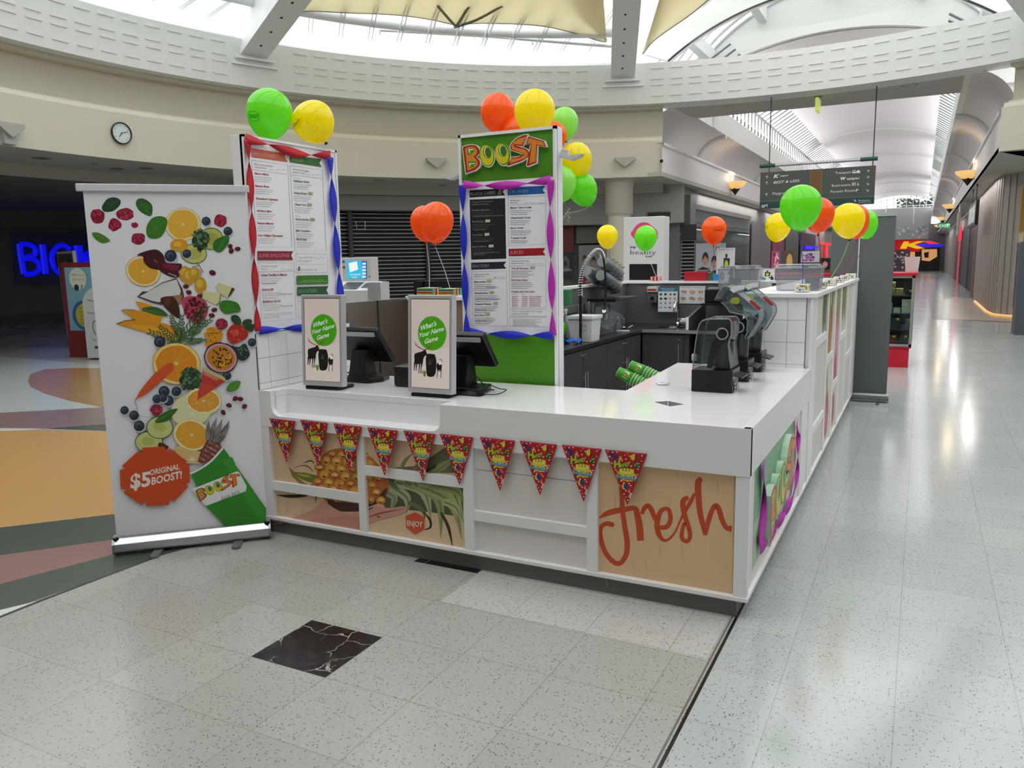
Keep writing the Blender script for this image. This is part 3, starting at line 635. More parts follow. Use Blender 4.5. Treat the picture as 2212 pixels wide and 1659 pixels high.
# pineapple print
m = MB(); m.box(-3.46, -2.09, FY + .0286, FY + .034, .108, .672); pp = m.build('pineapple_panel', ply, cab); pp['label'] = 'printed panel with a hand holding a pineapple'
A = Art(PYF, True); rnd = random.Random(3)
def z3(x, y): return (560 + x / 3.77, 820 + y / 3.77)
def zz(pts): return [z3(*p) for p in pts]
A.poly(zz([(100, 380), (1700, 560), (1680, 1390), (100, 1150)]), '#dcbc99')
A.poly(zz([(100, 1000), (1700, 1200), (1680, 1390), (100, 1150)]), '#e0c29e')
for k in range(14):
    x = 150 + k * 110 + rnd.uniform(-40, 40); A.stroke(zz([(x, 400 + k * 12), (x + 20, 700 + k * 10), (x - 10, 1100)]), 5, rnd.choice(['#dab997', '#dfc09c', '#d9b895']), 4)
# left small leaves
A.poly(zz([(240, 710), (275, 740), (330, 810), (400, 860), (330, 850), (270, 790)]), '#8a7a42')
A.poly(zz([(270, 750), (380, 760), (470, 780), (480, 830), (420, 840), (340, 810)]), '#6f7a2a'); A.poly(zz([(290, 760), (400, 775), (430, 800), (350, 790)]), '#a5a63c')
A.stroke(zz([(280, 720), (350, 700), (400, 710), (440, 750)]), [.8, 1.6, 2, 1], '#2a2c1c', 4); A.stroke(zz([(360, 680), (420, 660), (450, 685)]), [1, 3, 1], '#3b3d22', 4)
A.poly(zz([(410, 860), (460, 820), (500, 790), (520, 880)]), '#b8746a')
A.stroke(zz([(140, 940), (250, 950), (360, 945), (420, 935)]), [1, 7, 6, 1], '#27261c', 4); A.stroke(zz([(463, 950), (462, 1000)]), [3, 1], '#4a3a28')
# crown of leaves on the right
for q, c in (([(1080, 720), (1300, 700), (1500, 560), (1650, 540), (1660, 760), (1400, 760)], '#5d6442'), ([(870, 800), (1100, 740), (1660, 880), (1660, 1120), (1400, 1080), (1000, 1040)], '#4c5336')): A.poly(zz(q), c)
L = [((1150, 740), (1190, 660), (1250, 600), 30, '#7d8258'), ((1260, 740), (1340, 640), (1400, 560), 40, '#6d7750'), ((1400, 760), (1500, 700), (1640, 620), 60, '#8a9560'), ((1360, 745), (1420, 715), (1450, 690), 26, '#2e3320'),
     ((1000, 900), (1100, 960), (1060, 1080), 60, '#9a9c7c'), ((1060, 860), (1200, 960), (1200, 1090), 70, '#a6a884'), ((1100, 830), (1330, 900), (1400, 1140), 90, '#b0b08a'), ((1180, 830), (1450, 960), (1480, 1290), 80, '#8f9a62'),
     ((1250, 840), (1560, 1000), (1650, 1300), 80, '#9ea56c'), ((1300, 830), (1560, 900), (1665, 1170), 90, '#a9ad78'), ((1380, 850), (1600, 900), (1668, 1010), 70, '#8ea05a'), ((1500, 990), (1600, 1040), (1640, 1150), 60, '#b9b382'),
     ((1220, 1000), (1330, 1060), (1350, 1130), 40, '#5e6446'), ((950, 830), (1050, 830), (1150, 900), 44, '#5b6340')]
for a, b, c, w, col in L: A.stroke(zz([a, b, c]), [w * .9 / 3.77, w / 3.77, 1], col, 6); A.stroke(zz([(a[0] + 8, a[1] + 6), (b[0] + 6, b[1] + 6), c]), [w * .25 / 3.77, w * .2 / 3.77, .5], '#75794f', 6)
A.stroke(zz([(1340, 1080), (1390, 1140), (1395, 1200), (1350, 1222)]), [1, 5, 4, 2], '#1d1f16', 5); A.stroke(zz([(1480, 1080), (1540, 1200), (1575, 1360)]), [5, 7, 1.5], '#2f3522', 5)
# fruit body
A.poly(zz([(470, 700), (500, 640), (560, 585), (650, 560), (760, 570), (880, 610), (960, 680), (1040, 780), (1060, 880), (1020, 960), (940, 1040), (820, 1070), (640, 1060), (520, 960), (480, 850)]), '#b5652c', sm=4)
A.poly(zz([(560, 980), (700, 1000), (900, 1000), (1040, 880), (1010, 980), (900, 1060), (700, 1075), (600, 1050)]), '#4a2320', sm=4)
for r in range(7):
    for c in range(8):
        x = 505 + c * 88 + (r % 2) * 44 - r * 7; y = 600 + r * 58 + c * 6
        if x > 1000 or y > 985 or (x < 560 and y < 640) or (x > 900 and y < 700) or (y > 930 and x < 560): continue
        p = z3(x, y); q = lambda dx, dy: (p[0] + dx, p[1] + dy); j = lambda: rnd.uniform(-1.2, 1.2)
        A.poly([q(-11 + j(), j()), q(-5, -8.5 + j()), q(5, -8.5 + j()), q(11 + j(), j()), q(5, 8 + j()), q(-5, 8 + j())], rnd.choice(['#c98428', '#bd7424', '#d59a34', '#b4662a']), sm=2)
        A.poly([q(-7 + j(), -1), q(0, -7 + j()), q(7, -2 + j()), q(2, 3)], rnd.choice(['#e0ac48', '#dba03c', '#e6bc62', '#d08c3c']), sm=2)
        A.poly([q(-4, 3), q(2, 1.5), q(6, 5), q(0, 7.5)], '#8a4220'); A.stroke([q(1, 3), q(4 + j(), -1), q(8 + j(), -3)], [1.6, 1, .3], '#ecd29a')
for k in range(60): x, y = rnd.uniform(520, 900), rnd.uniform(575, 900); A.blob(*z3(x, y), 1.1, .5, '#7d4526', rnd.uniform(0, 3), 5, .3, rnd)
# hand
A.poly(zz([(110, 1180), (270, 1125), (440, 1060), (500, 1000), (560, 1010), (640, 1060), (740, 1090), (900, 1060), (960, 1010), (1020, 1020), (1040, 1050), (1180, 1030), (1200, 1070), (1100, 1110), (980, 1140), (900, 1175), (860, 1240), (700, 1230), (400, 1180), (240, 1165)]), '#cf9880', sm=4)
A.poly(zz([(400, 1140), (600, 1120), (800, 1110), (880, 1140), (850, 1220), (700, 1215), (500, 1180)]), '#c48a74', sm=4)
A.stroke(zz([(900, 1120), (980, 1090), (1180, 1050)]), [2, 4, 1], '#9c4b42', 4); A.stroke(zz([(880, 1050), (960, 1020), (1020, 1040)]), [2, 3, 1], '#e2b3a0', 4); A.stroke(zz([(960, 1110), (990, 1120)]), 4, '#a85048')
A.poly(zz([(1272, 1078), (1348, 1120), (1345, 1218), (1272, 1262), (1198, 1200), (1196, 1108)]), '#d1532a')
A.text('ENJOY', z3(1207, 1188), z3(1332, 1200), 11.5, '#f3ece4', off=.01)
A.build('pineapple_print', pp)
# fresh panel
m = MB(); m.box(-1.342, -.682, FY + .0286, FY + .034, .108, .672); pf = m.build('fresh_panel', ply, cab); pf['label'] = 'plywood look panel with orange handwritten word fresh'
A = Art(PYF, True); rnd = random.Random(5)
def z5(x, y): return (1290 + x / 6.635, 990 + y / 6.635)
def y5(pts): return [z5(*p) for p in pts]
A.poly(y5([(0, 0), (1960, 230), (1930, 2000), (0, 1700)]), '#e0bc94')
for k in range(34):
    x = rnd.uniform(20, 1900); y = rnd.uniform(150, 1500); A.stroke(y5([(x, y), (x + rnd.uniform(-30, 30), y + 120), (x + rnd.uniform(-50, 50), y + rnd.uniform(200, 400))]), [.5, rnd.uniform(2, 5), .5], rnd.choice(['#d6b28a', '#e6c69c', '#d2ae88', '#dcb98f']), 4)
OR = '#c8481a'
K = 1 / 6.635
def st(pts, w): A.stroke(y5(pts), [q * K for q in w], OR, 7)
st([(345, 380), (355, 560), (365, 760), (400, 1000), (430, 1200), (415, 1380), (330, 1500), (230, 1480), (120, 1350), (60, 1180), (45, 1050), (70, 970), (140, 935), (215, 950)], [60, 66, 70, 74, 78, 76, 70, 70, 70, 66, 60, 60, 66, 74])
A.ell(*z5(212, 950), 5.5, 5.2, OR)
st([(25, 862), (120, 800), (260, 755), (420, 728), (530, 712), (600, 745)], [8, 70, 84, 74, 66, 30])
st([(545, 700), (575, 800), (610, 1000), (622, 1180)], [60, 90, 100, 96])
st([(640, 800), (680, 710), (730, 680), (780, 740), (830, 860), (880, 960)], [50, 66, 70, 72, 66, 50])
st([(900, 990), (1000, 980), (1050, 880), (1035, 760), (990, 720), (910, 760), (870, 870), (860, 980), (890, 1100), (960, 1175), (1040, 1150), (1120, 1050), (1180, 920), (1250, 780), (1330, 640), (1400, 500)], [60, 70, 68, 62, 56, 66, 76, 78, 72, 44, 34, 30, 30, 50, 60, 44])
st([(1310, 560), (1240, 600), (1230, 700), (1270, 860), (1320, 1020), (1330, 1120), (1290, 1190), (1220, 1150), (1215, 1060), (1250, 920)], [50, 78, 76, 70, 66, 62, 60, 62, 60, 50])
st([(1500, 290), (1450, 340), (1450, 520), (1480, 800), (1530, 1000), (1550, 1100)], [60, 90, 90, 80, 72, 56])
st([(1550, 1100), (1590, 920), (1640, 760), (1690, 680), (1740, 720), (1790, 880), (1850, 990), (1930, 1010)], [50, 70, 70, 70, 76, 74, 70, 90])
A.build('fresh_lettering', pf)
# ---- right end of the front block (side panel with the raised logo)
side = thing('side_counter_cabinet', 'white framed counter side with mint panel under the worktop', 'counter', (-1.0, 4.6, 0))
m = MB(); m.box(-1.42, -.66, 4.21, 5.56, .10, .85); m.build('carcass', lam, side)
m = MB(); m.box(-1.42, -.672, 4.21, 5.56, 0, .10); m.build('plinth', plin, side)
SF = Frame((-.6335, 0, 0), (0, 1, 0))
m = MB(); m.box(-.66, -.6335, FY + .05, 5.2, .108, .672); m.build('side_panel', lamo, side)
m = MB(); m.box(-.66, -.618, FY + .06, 5.57, .088, .108); m.build('bottom_rail', lam, side, bevel=.002)
m = MB(); m.box(-.66, -.622, 5.2, 5.38, .108, .672); m.build('post', lam, side, bevel=.002)
m = MB(); m.box(-.655, -.630, 5.38, 5.56, .108, .672); m.build('filler_panel', lam, side)
A = Art(SF, w=.0008); A.poly([(3.66, .668), (4.9, .668), (4.9, .30), (3.66, .17)], '#a8bfa0'); A.poly([(3.66, .668), (4.95, .668), (4.6, .42), (3.66, .40)], '#76a882'); A.build('mint_panel_print', side)
# raised wordmark in mint sided letters
lg = thing('raised_wordmark', 'mint edged raised orange and yellow BOOST letters on the counter side', 'sign', (-.63, 4.25, .3))
def TS(x, y): return (3.90 + (x - 135) / 1800 * .86, .60 - (y - 220) / 840 * .40 + (x - 135) / 1800 * .06)
SF2 = Frame((-.632, 0, 0), (0, 1, 0)); mint = mat('mint_edge', '#bfe0c4', .4)
for k in ('B', 'S', 'T'): m = MB(); m.prism([TS(*p) for p in LOGO[k]], SF2, 0, .036); m.build('letter_body', mint, lg)
for cx, cy_ in ((662, 675), (1000, 635)): m = MB(); m.prism([TS(cx + 165 * math.cos(2 * PI * k / 28), cy_ + 250 * math.sin(2 * PI * k / 28)) for k in range(28)], SF2, 0, .036 if cx < 900 else .035); m.build('letter_body', mint, lg)
A = Art(SF2, w=.0365); boost_logo(A, TS, False); A.build('letter_faces', lg)
# ---- tall framed wall at the right rear
tall = thing('tall_display_wall', 'tall white framed kiosk side wall with tiled end and fruit prints', 'kiosk wall', (-.9, 7.5, 0))
m = MB(); m.box(-1.08, -.634, 5.585, 9.46, .1, 1.36); m.build('carcass', lam, tall)
m = MB(); m.box(-1.10, -.60, 5.55, 9.48, 1.36, 1.39); m.build('capping', lam, tall, bevel=.003)
m = MB(); m.box(-1.08, -.69, 5.6, 9.44, 0, .1); m.build('plinth', plin, tall)
m = MB(); m.box(-.69, -.618, 5.56, 9.47, .088, .108); m.build('bottom_rail', lam, tall)
tile_m = mat('white_tile', '#efeff0', .2); grout = mat('dark_grout', '#4c4a4a', .7)
tp = MB(); tp.box(-1.08, -.665, 5.578, 5.586, .108, 1.36); tpo = tp.build('grout_bed', grout, tall)
m = MB()
for i in range(3):
    for j in range(9):
        x1 = -.638 - i * .147; x0 = x1 - .145; z1 = 1.358 - j * .149
        if x1 > -.67: x1 = -.668
        m.box(max(x0, -1.078), x1, 5.570, 5.579, max(z1 - .147, .11), z1)
m.build('end_tiles', tile_m, tall, bevel=.0008, seg=1)
def side_fr(y0, y1, z0, z1, nm): MB().box(-.64, -.622, y0, y1, z0, z1).build(nm, lam, tall, bevel=.002)
for a, b in ((5.56, 5.83), (6.53, 6.62), (7.08, 7.2), (7.62, 7.74), (8.3, 8.42), (9.1, 9.46)): side_fr(a, b, .108, 1.36, 'post')
for a, b, z in ((5.83, 6.53, 1.0), (5.83, 6.53, .38), (6.62, 7.08, .79), (7.2, 7.62, .50), (7.74, 8.3, .86), (8.42, 9.1, .6)): side_fr(a, b, z, z + .06, 'rail')
TF = Frame((-.6338, 0, 0), (0, 1, 0)); A = Art(TF); rnd = random.Random(9)
A.rect(5.8, .108, 6.6, 1.36, '#d5d3cc'); A.rect(6.6, .108, 7.15, 1.36, '#d9d0bd'); A.rect(7.15, .108, 7.7, 1.36, '#dcc9bd'); A.rect(7.7, .108, 9.1, 1.36, '#d8d6d0')
A.ell(6.86, 1.02, .15, .22, '#9a5d3a'); A.ell(6.88, 1.0, .09, .16, '#b87a4c')
A.poly([(7.22, 1.2), (7.6, 1.22), (7.62, .6), (7.3, .55), (7.2, .8)], '#d79aa0', sm=4); A.poly([(7.22, .62), (7.45, .8), (7.6, .6), (7.55, .54), (7.22, .53)], '#b03a5c', sm=4)
for k in range(12): A.stroke([(7.25, 1.15 - k * .045), (7.6, 1.18 - k * .045)], .004, '#b87a80')
A.stroke([(6.75, .75), (6.8, .6), (6.78, .45)], [.02, .08, .03], '#4f5b3c', 4); A.blob(6.85, .35, .16, .2, '#b04850', 0, 16, .15, rnd); A.blob(6.8, .3, .1, .14, '#c86068', 0, 12, .2, rnd); A.blob(7.42, .3, .14, .16, '#a05560', 0, 12, .2, rnd)
for k in range(46): y = rnd.uniform(6.3, 8.6); A.stroke([(y, 1.36), (y + rnd.uniform(-.04, .04), 1.2), (y + rnd.uniform(-.08, .08), rnd.uniform(.95, 1.12))], [.11, .08, .01], rnd.choice(['#6f7340', '#8d8c52', '#b0a85c', '#5d5a34', '#9e9a50', '#7d7b46']), 3)
A.build('fruit_prints', tall)
# ---- low tiled wall under the left menu board, stainless screens and wood wing
low = thing('tiled_low_wall', 'low white tiled wall beneath the smoothies menu board', 'kiosk wall', (-3.55, 3.9, 0))
m = MB(); m.box(-3.6, -3.508, 3.48, 4.36, .0, 1.228); m.build('core', grout, low)
m = MB()
for i in range(6):
    for j in range(3): y0 = 3.42 + i * .155; z0 = .78 + j * .151; m.box(-3.509, -3.5, max(y0, 3.482), min(y0 + .152, 4.36), max(z0, .892), min(z0 + .1485, 1.228))
m.build('tiles', tile_m, low, bevel=.0008, seg=1)
scr = thing('stainless_screen_wall', 'brushed stainless steel panels behind the left till', 'panel wall', (-3.55, 4.75, 0))
m = MB(); m.box(-3.575, -3.535, 4.375, 4.72, 0, 1.365); m.build('panel', steel, scr); m = MB(); m.box(-3.575, -3.535, 4.728, 5.12, 0, 1.365); m.build('panel', steel, scr)
m = MB(); m.box(-3.58, -3.53, 4.717, 4.731, 0, 1.366); m.build('joint_strip', mat('joint_dark', '#2c2927', .5), scr)
wing = thing('timber_wing_wall', 'short timber faced wall with white cap behind the tills', 'kiosk wall', (-3.1, 5.16, 0))
m = MB(); m.box(-3.53, -2.95, 5.13, 5.2, 0, 1.35); m.build('timber_face', mat('timber_laminate', '#8c7563', .45, noise=.05, scale=3), wing)
m = MB(); m.box(-3.55, -2.93, 5.1, 5.3, 1.35, 1.38); m.build('capping', lam, wing, bevel=.002)
# ================================================================== ROLL-UP BANNERS
silver = mat('silver_cassette', '#c4c7ca', .28, metal=.8)
vinyl = mat('banner_vinyl', '#e8e8ee', .4)
bl0, br0 = onz(247, 1203), onz(584, 1165)
du = nrm(br0 - bl0); W_ = (br0 - bl0).length
bn = thing('roll_up_banner', 'tall white roll-up banner with tumbling fruit and a green cup', 'banner', tuple(bl0 + du * W_ / 2), math.atan2(du.y, du.x))
BF = Frame(bl0, du)                       # u along the cassette, v up, w toward the viewer
nb = BF.N
FB = Frame(bl0 - nb * .05, du)
def bp(u, v, w): return BF.at(u, v, w - .05)
m = MB(); pr = [(-.055, .015), (.045, .015), (.06, .03), (.058, .07), (.03, .10), (-.035, .10), (-.06, .08), (-.062, .03)]
fr = Frame(BF.at(0, 0, -.05), nb, (0, 0, 1)); m.prism(pr, Frame(BF.at(0, 0, -.05), nb, (0, 0, 1)), -W_, 0); m.build('cassette', silver, bn, bevel=.003)
for u in (.0, W_):
    m = MB(); m.prism([(a * 1.06, b * 1.05 - .002) for a, b in pr], Frame(BF.at(u, 0, -.05), nb, (0, 0, 1)), -.006, .006); m.build('end_cap', mat('cassette_cap', '#9a9da0', .35, metal=.6), bn)
    m = MB(); M = Matrix.Translation(bp(u + (.012 if u == 0 else -.012), .095, .035)); m.box(-.012, .012, -.012, .012, 0, .012, 0, M); m.build('cap_slot', blk, bn)
for u in (.24, .68):
    m = MB(); m.prism([(u - .022, -.12), (u + .022, -.12), (u + .022, .14), (u + .01, .165), (u - .01, .165), (u - .022, .14)], Frame(BF.at(0, 0, -.05), du, nb), -.016, -.0005) if False else None
    q = BF.at(u, 0, -.05); dirf = nrm(nb + du * (-.12)); fq = Frame(q, dirf, (0, 0, 1)); pf_ = Frame(q, dirf, Vector((0, 0, 1)).cross(dirf))
    m.prism([(-.16, -.024), (.15, -.024), (.165, -.012), (.165, .012), (.15, .024), (-.16, .024)], pf_, .001, .016); m.build('foot', mat('foot_grey', '#7e8386', .4, metal=.5), bn, bevel=.002)
SH = 2.055
m = MB(); m.prism([(.012, .09), (W_ - .012, .09), (W_ - .012, SH), (.012, SH)], Frame(BF.at(0, 0, -.052), du), 0, .0012); m.build('sheet', vinyl, bn)
m = MB(); m.prism([(-.02, SH - .012), (W_ + .01, SH - .012), (W_ + .01, SH + .028), (-.02, SH + .028)], Frame(BF.at(0, 0, -.05), du), -.012, .014); m.build('top_rail', mat('banner_rail', '#d4d6d8', .35), bn, bevel=.004)
m = MB(); m.cyl(bp(W_ / 2, .05, -.03), bp(W_ / 2, SH, -.03), .008); m.build('support_pole', silver, bn)
A = Art(Frame(BF.at(0, 0, -.0508), du), True, w=.0003); rnd = random.Random(11)
def q1(x, y): return (190 + x / 5.53, 400 + y / 5.53)
def q2(x, y): return (220 + x / 5.185, 680 + y / 5.185)
def m1(l): return [q1(*p) for p in l]
def m2(l): return [q2(*p) for p in l]
def berry(c, r, col='#26303e'):
    A.ell(c[0] + r * .2, c[1] + r * .25, r * 1.02, r, '#b9bac2'); A.ell(*c, r, r, col, 0, 18); A.ell(c[0] - r * .15, c[1] - r * .2, r * .62, r * .55, '#46566a', 0, 12); A.ell(c[0], c[1] + r * .05, r * .3, r * .26, '#18202a', 0, 7)
def rasp(c, rx, ry, rot=0):
    A.blob(*c, rx, ry, '#8f1f36', rot, 14, .1, rnd)
    for k in range(16):
        a = k * 2.4; r = .8 * math.sqrt(k / 16); A.ell(c[0] + rx * r * math.cos(a), c[1] + ry * r * math.sin(a), rx * .17, ry * .17, rnd.choice(['#b02c48', '#c24258', '#7c182e']), 0, 7)
def leaf(pts, col='#3a6b22', vein='#6f9a48'):
    A.poly(pts, col, sm=4); n = len(pts); A.stroke([pts[0], ((pts[0][0] + pts[n // 2][0]) / 2 + .5, (pts[0][1] + pts[n // 2][1]) / 2), pts[n // 2]], [.8, .7, .2], vein)
    p0, p1 = pts[0], pts[n // 2]
    for t in (.3, .5, .7):
        c = (p0[0] + (p1[0] - p0[0]) * t, p0[1] + (p1[1] - p0[1]) * t)
        for q in (pts[1 + (n // 2 - 1) // 2], pts[n // 2 + 1 + (n // 2 - 1) // 2]): A.stroke([c, (c[0] * .45 + q[0] * .55, c[1] * .45 + q[1] * .55)], .35, vein)
def slice_(c, rx, ry, rind, pith, flesh, seg='#e3b45a', rot=0, n=10):
    A.blob(*c, rx, ry, rind, rot, 30, .012, rnd); A.ell(*c, rx * .97, ry * .97, pith, rot, 30); A.blob(c[0], c[1], rx * .86, ry * .86, flesh, rot, 26, .03, rnd)
    for k in range(n):
        a = 2 * PI * k / n + .2; A.stroke([c, (c[0] + rx * .82 * math.cos(a), c[1] + ry * .82 * math.sin(a))], [.5, .9], seg)
    for k in range(26): a = rnd.uniform(0, 6.28); r0 = rnd.uniform(.25, .6); r1 = r0 + .18; A.stroke([(c[0] + rx * r0 * math.cos(a), c[1] + ry * r0 * math.sin(a)), (c[0] + rx * r1 * math.cos(a), c[1] + ry * r1 * math.sin(a))], .5, seg)
    A.ell(*c, rx * .07, ry * .07, pith)
def kale(c, rx, ry, col='#3a5238', n=46):
    A.blob(*c, rx, ry, '#24352a', 0, 24, .16, rnd)
    for k in range(n): a = rnd.uniform(0, 6.28); r = math.sqrt(rnd.random()); A.blob(c[0] + rx * r * math.cos(a), c[1] + ry * r * math.sin(a), rx * .17, ry * .13, rnd.choice(['#3f5f3a', '#54744c', '#2f4a30', '#6a8a5e', '#253a28']), rnd.uniform(0, 3), 7, .35, rnd)
def seed(c, rx=3.5, ry=2.6, rot=0): A.blob(c[0], c[1], rx, ry, '#5e1426', rot, 10, .1, rnd); A.ell(c[0] - rx * .2, c[1] - ry * .3, rx * .3, ry * .25, '#9c3a50', rot, 6)
leaf(m1([(385, 175), (380, 240), (300, 310), (200, 318), (165, 275), (180, 230), (230, 165), (310, 145)]), '#27482a', '#4c6e44'); leaf(m1([(755, 368), (680, 350), (610, 300), (572, 230), (590, 170), (660, 160), (740, 205), (772, 270)]), '#2f6428')
rasp(q1(115, 370), 15.5, 16.5); rasp(q1(440, 345), 20, 13.5); rasp(q1(320, 472), 14, 14); rasp(q1(560, 478), 8, 6); rasp(q1(603, 640), 15, 13); rasp(q1(1585, 425), 14, 13.5)
slice_(q1(1135, 468), 39, 36, '#d9a03c', '#ecdcae', '#e7b23e'); leaf(m1([(710, 605), (700, 500), (760, 400), (860, 370), (940, 400), (945, 480), (880, 610), (780, 640)]), '#3c7a24')
leaf(m1([(50, 570), (130, 570), (220, 620), (265, 665), (180, 692), (110, 660), (70, 620)]), '#4a7e2c')
berry(q1(1412, 430), 9.5); berry(q1(1672, 550), 9.6)
A.ell(*q1(1470, 640), 27, 24, '#2f5a26'); A.ell(*q1(1470, 642), 25.5, 22.5, '#b8bd62'); A.ell(*q1(1470, 640), 15, 13, '#a9a44e')
A.ell(*q1(1265, 820), 28.5, 21.5, '#3a6428', .1); A.ell(*q1(1265, 820), 27, 20, '#c3c872', .1); A.ell(*q1(1270, 822), 16, 12, '#b4b356')
kale(q1(1345, 650), 19, 22, n=50); A.stroke(m1([(1350, 740), (1340, 800)]), 4, '#20301f')
leaf(m1([(1530, 795), (1490, 730), (1530, 650), (1670, 600), (1680, 690), (1600, 790)]), '#2f6f24')
A.ell(*q1(1090, 718), 19.5, 14, '#d99b2a'); A.ell(*q1(1070, 705), 9, 5, '#e9b84a')
seed(q1(1700, 728), 5.5, 4.8); seed(q1(1712, 785), 6, 5.5); seed(q1(1788, 760), 7, 4.6, .1); seed(q1(1488, 1045), 7.2, 6, .4)
slice_(q1(660, 1028), 38, 32, '#d9a03c', '#ecdcae', '#e2aa38', rot=.3)
A.poly(m1([(585, 835), (700, 785), (820, 770), (900, 830), (930, 920), (1000, 935), (1115, 940), (1115, 1000), (1080, 1030), (1095, 1090), (1010, 1100), (900, 1050), (850, 1015), (740, 990), (670, 920), (655, 850)]), '#471a22', sm=3)
A.poly(m1([(900, 930), (1090, 960), (1080, 1010), (1000, 1020), (880, 975)]), '#7c1f38'); A.stroke(m1([(960, 1050), (1060, 1090)]), 1.6, '#c9b8bc'); A.stroke(m1([(790, 890), (830, 925)]), 1.4, '#a88890')
berry(q1(988, 845), 13); berry(q1(1182, 820), 9.5)
A.stroke(m1([(1300, 920), (1330, 960), (1380, 1040)]), 1.5, '#7a6a2c'); A.stroke(m1([(1240, 980), (1330, 960)]), 1.3, '#5c4a24'); A.stroke(m1([(1350, 1080), (1350, 1030), (1300, 990)]), 1.3, '#5c4a24')
for c, rx, ry in (((1160, 1060), 12, 17), ((1210, 1090), 13.5, 18.5), ((1270, 1060), 12, 14), ((1345, 1195), 13, 18)): A.ell(*q1(*c), rx, ry, '#c9962a'); A.ell(*q1(c[0] - 10, c[1] - 20), rx * .55, ry * .5, '#dcb64a')
A.poly(m1([(590, 1335), (650, 1270), (720, 1270), (890, 1160), (1060, 1110), (1130, 1240), (1150, 1330), (1090, 1420), (880, 1430), (760, 1400)]), '#53392c'); A.poly(m1([(615, 1328), (720, 1275), (890, 1172), (1060, 1125), (1110, 1260), (1100, 1310), (960, 1330), (850, 1400), (760, 1380)]), '#d8d4d2')
A.poly(m1([(1000, 1330), (1130, 1310), (1110, 1420), (1010, 1400)]), '#a87450')
A.poly(m1([(875, 1345), (1010, 1330), (1080, 1420), (1100, 1540), (1080, 1590), (980, 1520), (890, 1420)]), '#46241a', sm=3); A.blob(*q1(950, 1390), 8, 9, '#5e3424', 0, 9, .2, rnd)
for p in ((1170, 1210), (1205, 1280), (1340, 1325), (1510, 1490), (1480, 1555)): seed(q1(*p), 6.6, 4.8, rnd.uniform(-.4, .4))
A.poly(m1([(1560, 1165), (1720, 1220), (1730, 1260), (1670, 1350), (1600, 1310), (1525, 1215)]), '#d6cf9a'); A.poly(m1([(1720, 1220), (1755, 1240), (1700, 1320), (1665, 1352)]), '#3e3a24')
A.poly(m1([(1375, 1265), (1590, 1295), (1570, 1400), (1530, 1430), (1365, 1350)]), '#dad49e'); A.stroke(m1([(1590, 1300), (1570, 1400), (1535, 1430)]), 2, '#6a6a2a')
A.poly(m1([(1120, 1380), (1180, 1330), (1300, 1330), (1400, 1380), (1435, 1480), (1400, 1600), (1300, 1659), (1200, 1600), (1150, 1500)]), '#b54a62', sm=4)
for k in range(64): a = rnd.uniform(0, 6.28); r = math.sqrt(rnd.random()) * .9; c = q1(1280, 1490); A.blob(c[0] + 24 * r * math.cos(a), c[1] + 27 * r * math.sin(a), 3.6, 3.3, rnd.choice(['#5c1222', '#7a1a2e', '#98253c', '#3f0c18']), rnd.uniform(0, 3), 7, .2, rnd)
leaf(m1([(1825, 1500), (1760, 1520), (1640, 1535), (1570, 1460), (1590, 1390), (1680, 1375), (1790, 1410)]), '#3a7a22')
A.poly(m1([(565, 1388), (640, 1395), (780, 1440), (740, 1470), (630, 1480)]), '#dd9a22')
A.poly(m1([(400, 1500), (560, 1490), (800, 1530), (900, 1560), (860, 1659), (700, 1640), (560, 1600)]), '#df961e'); A.stroke(m1([(400, 1500), (440, 1488), (560, 1492)]), 1.4, '#8c3a1c')
A.poly(m2([(165, 102), (260, 75), (370, 55), (540, 60), (720, 100), (850, 150), (875, 260), (850, 300), (600, 230), (300, 140)]), '#df9420'); A.poly(m2([(300, 100), (600, 130), (860, 250), (850, 290), (620, 220), (380, 150)]), '#e3a82c'); A.stroke(m2([(165, 102), (260, 68), (370, 55)]), 1.8, '#6a2a2c')
leaf(m1([(640, 1478), (760, 1450), (880, 1480), (960, 1560), (860, 1560), (740, 1530)]), '#37612c')
def frond(c, ang, L, n=9, col='#2f5226'):
    for k in range(n):
        t = k / n; x, y = c[0] + L * t * math.cos(ang), c[1] + L * t * math.sin(ang)
        for s in (-1, 1):
            a2 = ang + s * .8; l2 = L * .34 * (1 - t * .7) * rnd.uniform(.7, 1.2); A.stroke([(x, y), (x + l2 * .6 * math.cos(a2), y + l2 * .6 * math.sin(a2)), (x + l2 * math.cos(a2 - s * .3), y + l2 * math.sin(a2 - s * .3))], [1.6, 2.8, .4], rnd.choice([col, '#44703a', '#3a6230', '#26441f']))
    A.stroke([c, (c[0] + L * math.cos(ang), c[1] + L * math.sin(ang))], [2, .5], '#5a7a40')
for c, a, L in (((870, 330), -2.4, 62), ((870, 330), -2.75, 74), ((880, 300), -1.5, 60), ((880, 330), -.8, 80), ((900, 280), -.95, 95), ((860, 360), 2.6, 26), ((900, 380), .6, 34), ((900, 380), 1.3, 22), ((880, 250), -2.0, 55), ((980, 220), -.6, 60), ((960, 300), -.1, 42)): frond(q2(*c), a, L)
berry(q2(652, 302), 12.5); rasp(q2(1340, 100), 13.5, 12)
A.blob(*q2(1250, 210), 19, 13, '#d8921c', .3, 14, .25, rnd); A.blob(*q2(1240, 310), 15, 12, '#d8921c', .3, 14, .25, rnd)
for k in range(22): A.ell(*q2(1240 + rnd.uniform(-80, 100), 230 + rnd.uniform(-70, 110)), 1.3, 1.5, '#41300f', 0, 6)
A.poly(m2([(1440, 130), (1500, 105), (1600, 130), (1640, 200), (1610, 270), (1480, 325), (1420, 290), (1400, 210)]), '#b62820', sm=4); A.blob(*q2(1500, 200), 8, 7, '#d24a36', 0, 10, .2, rnd)
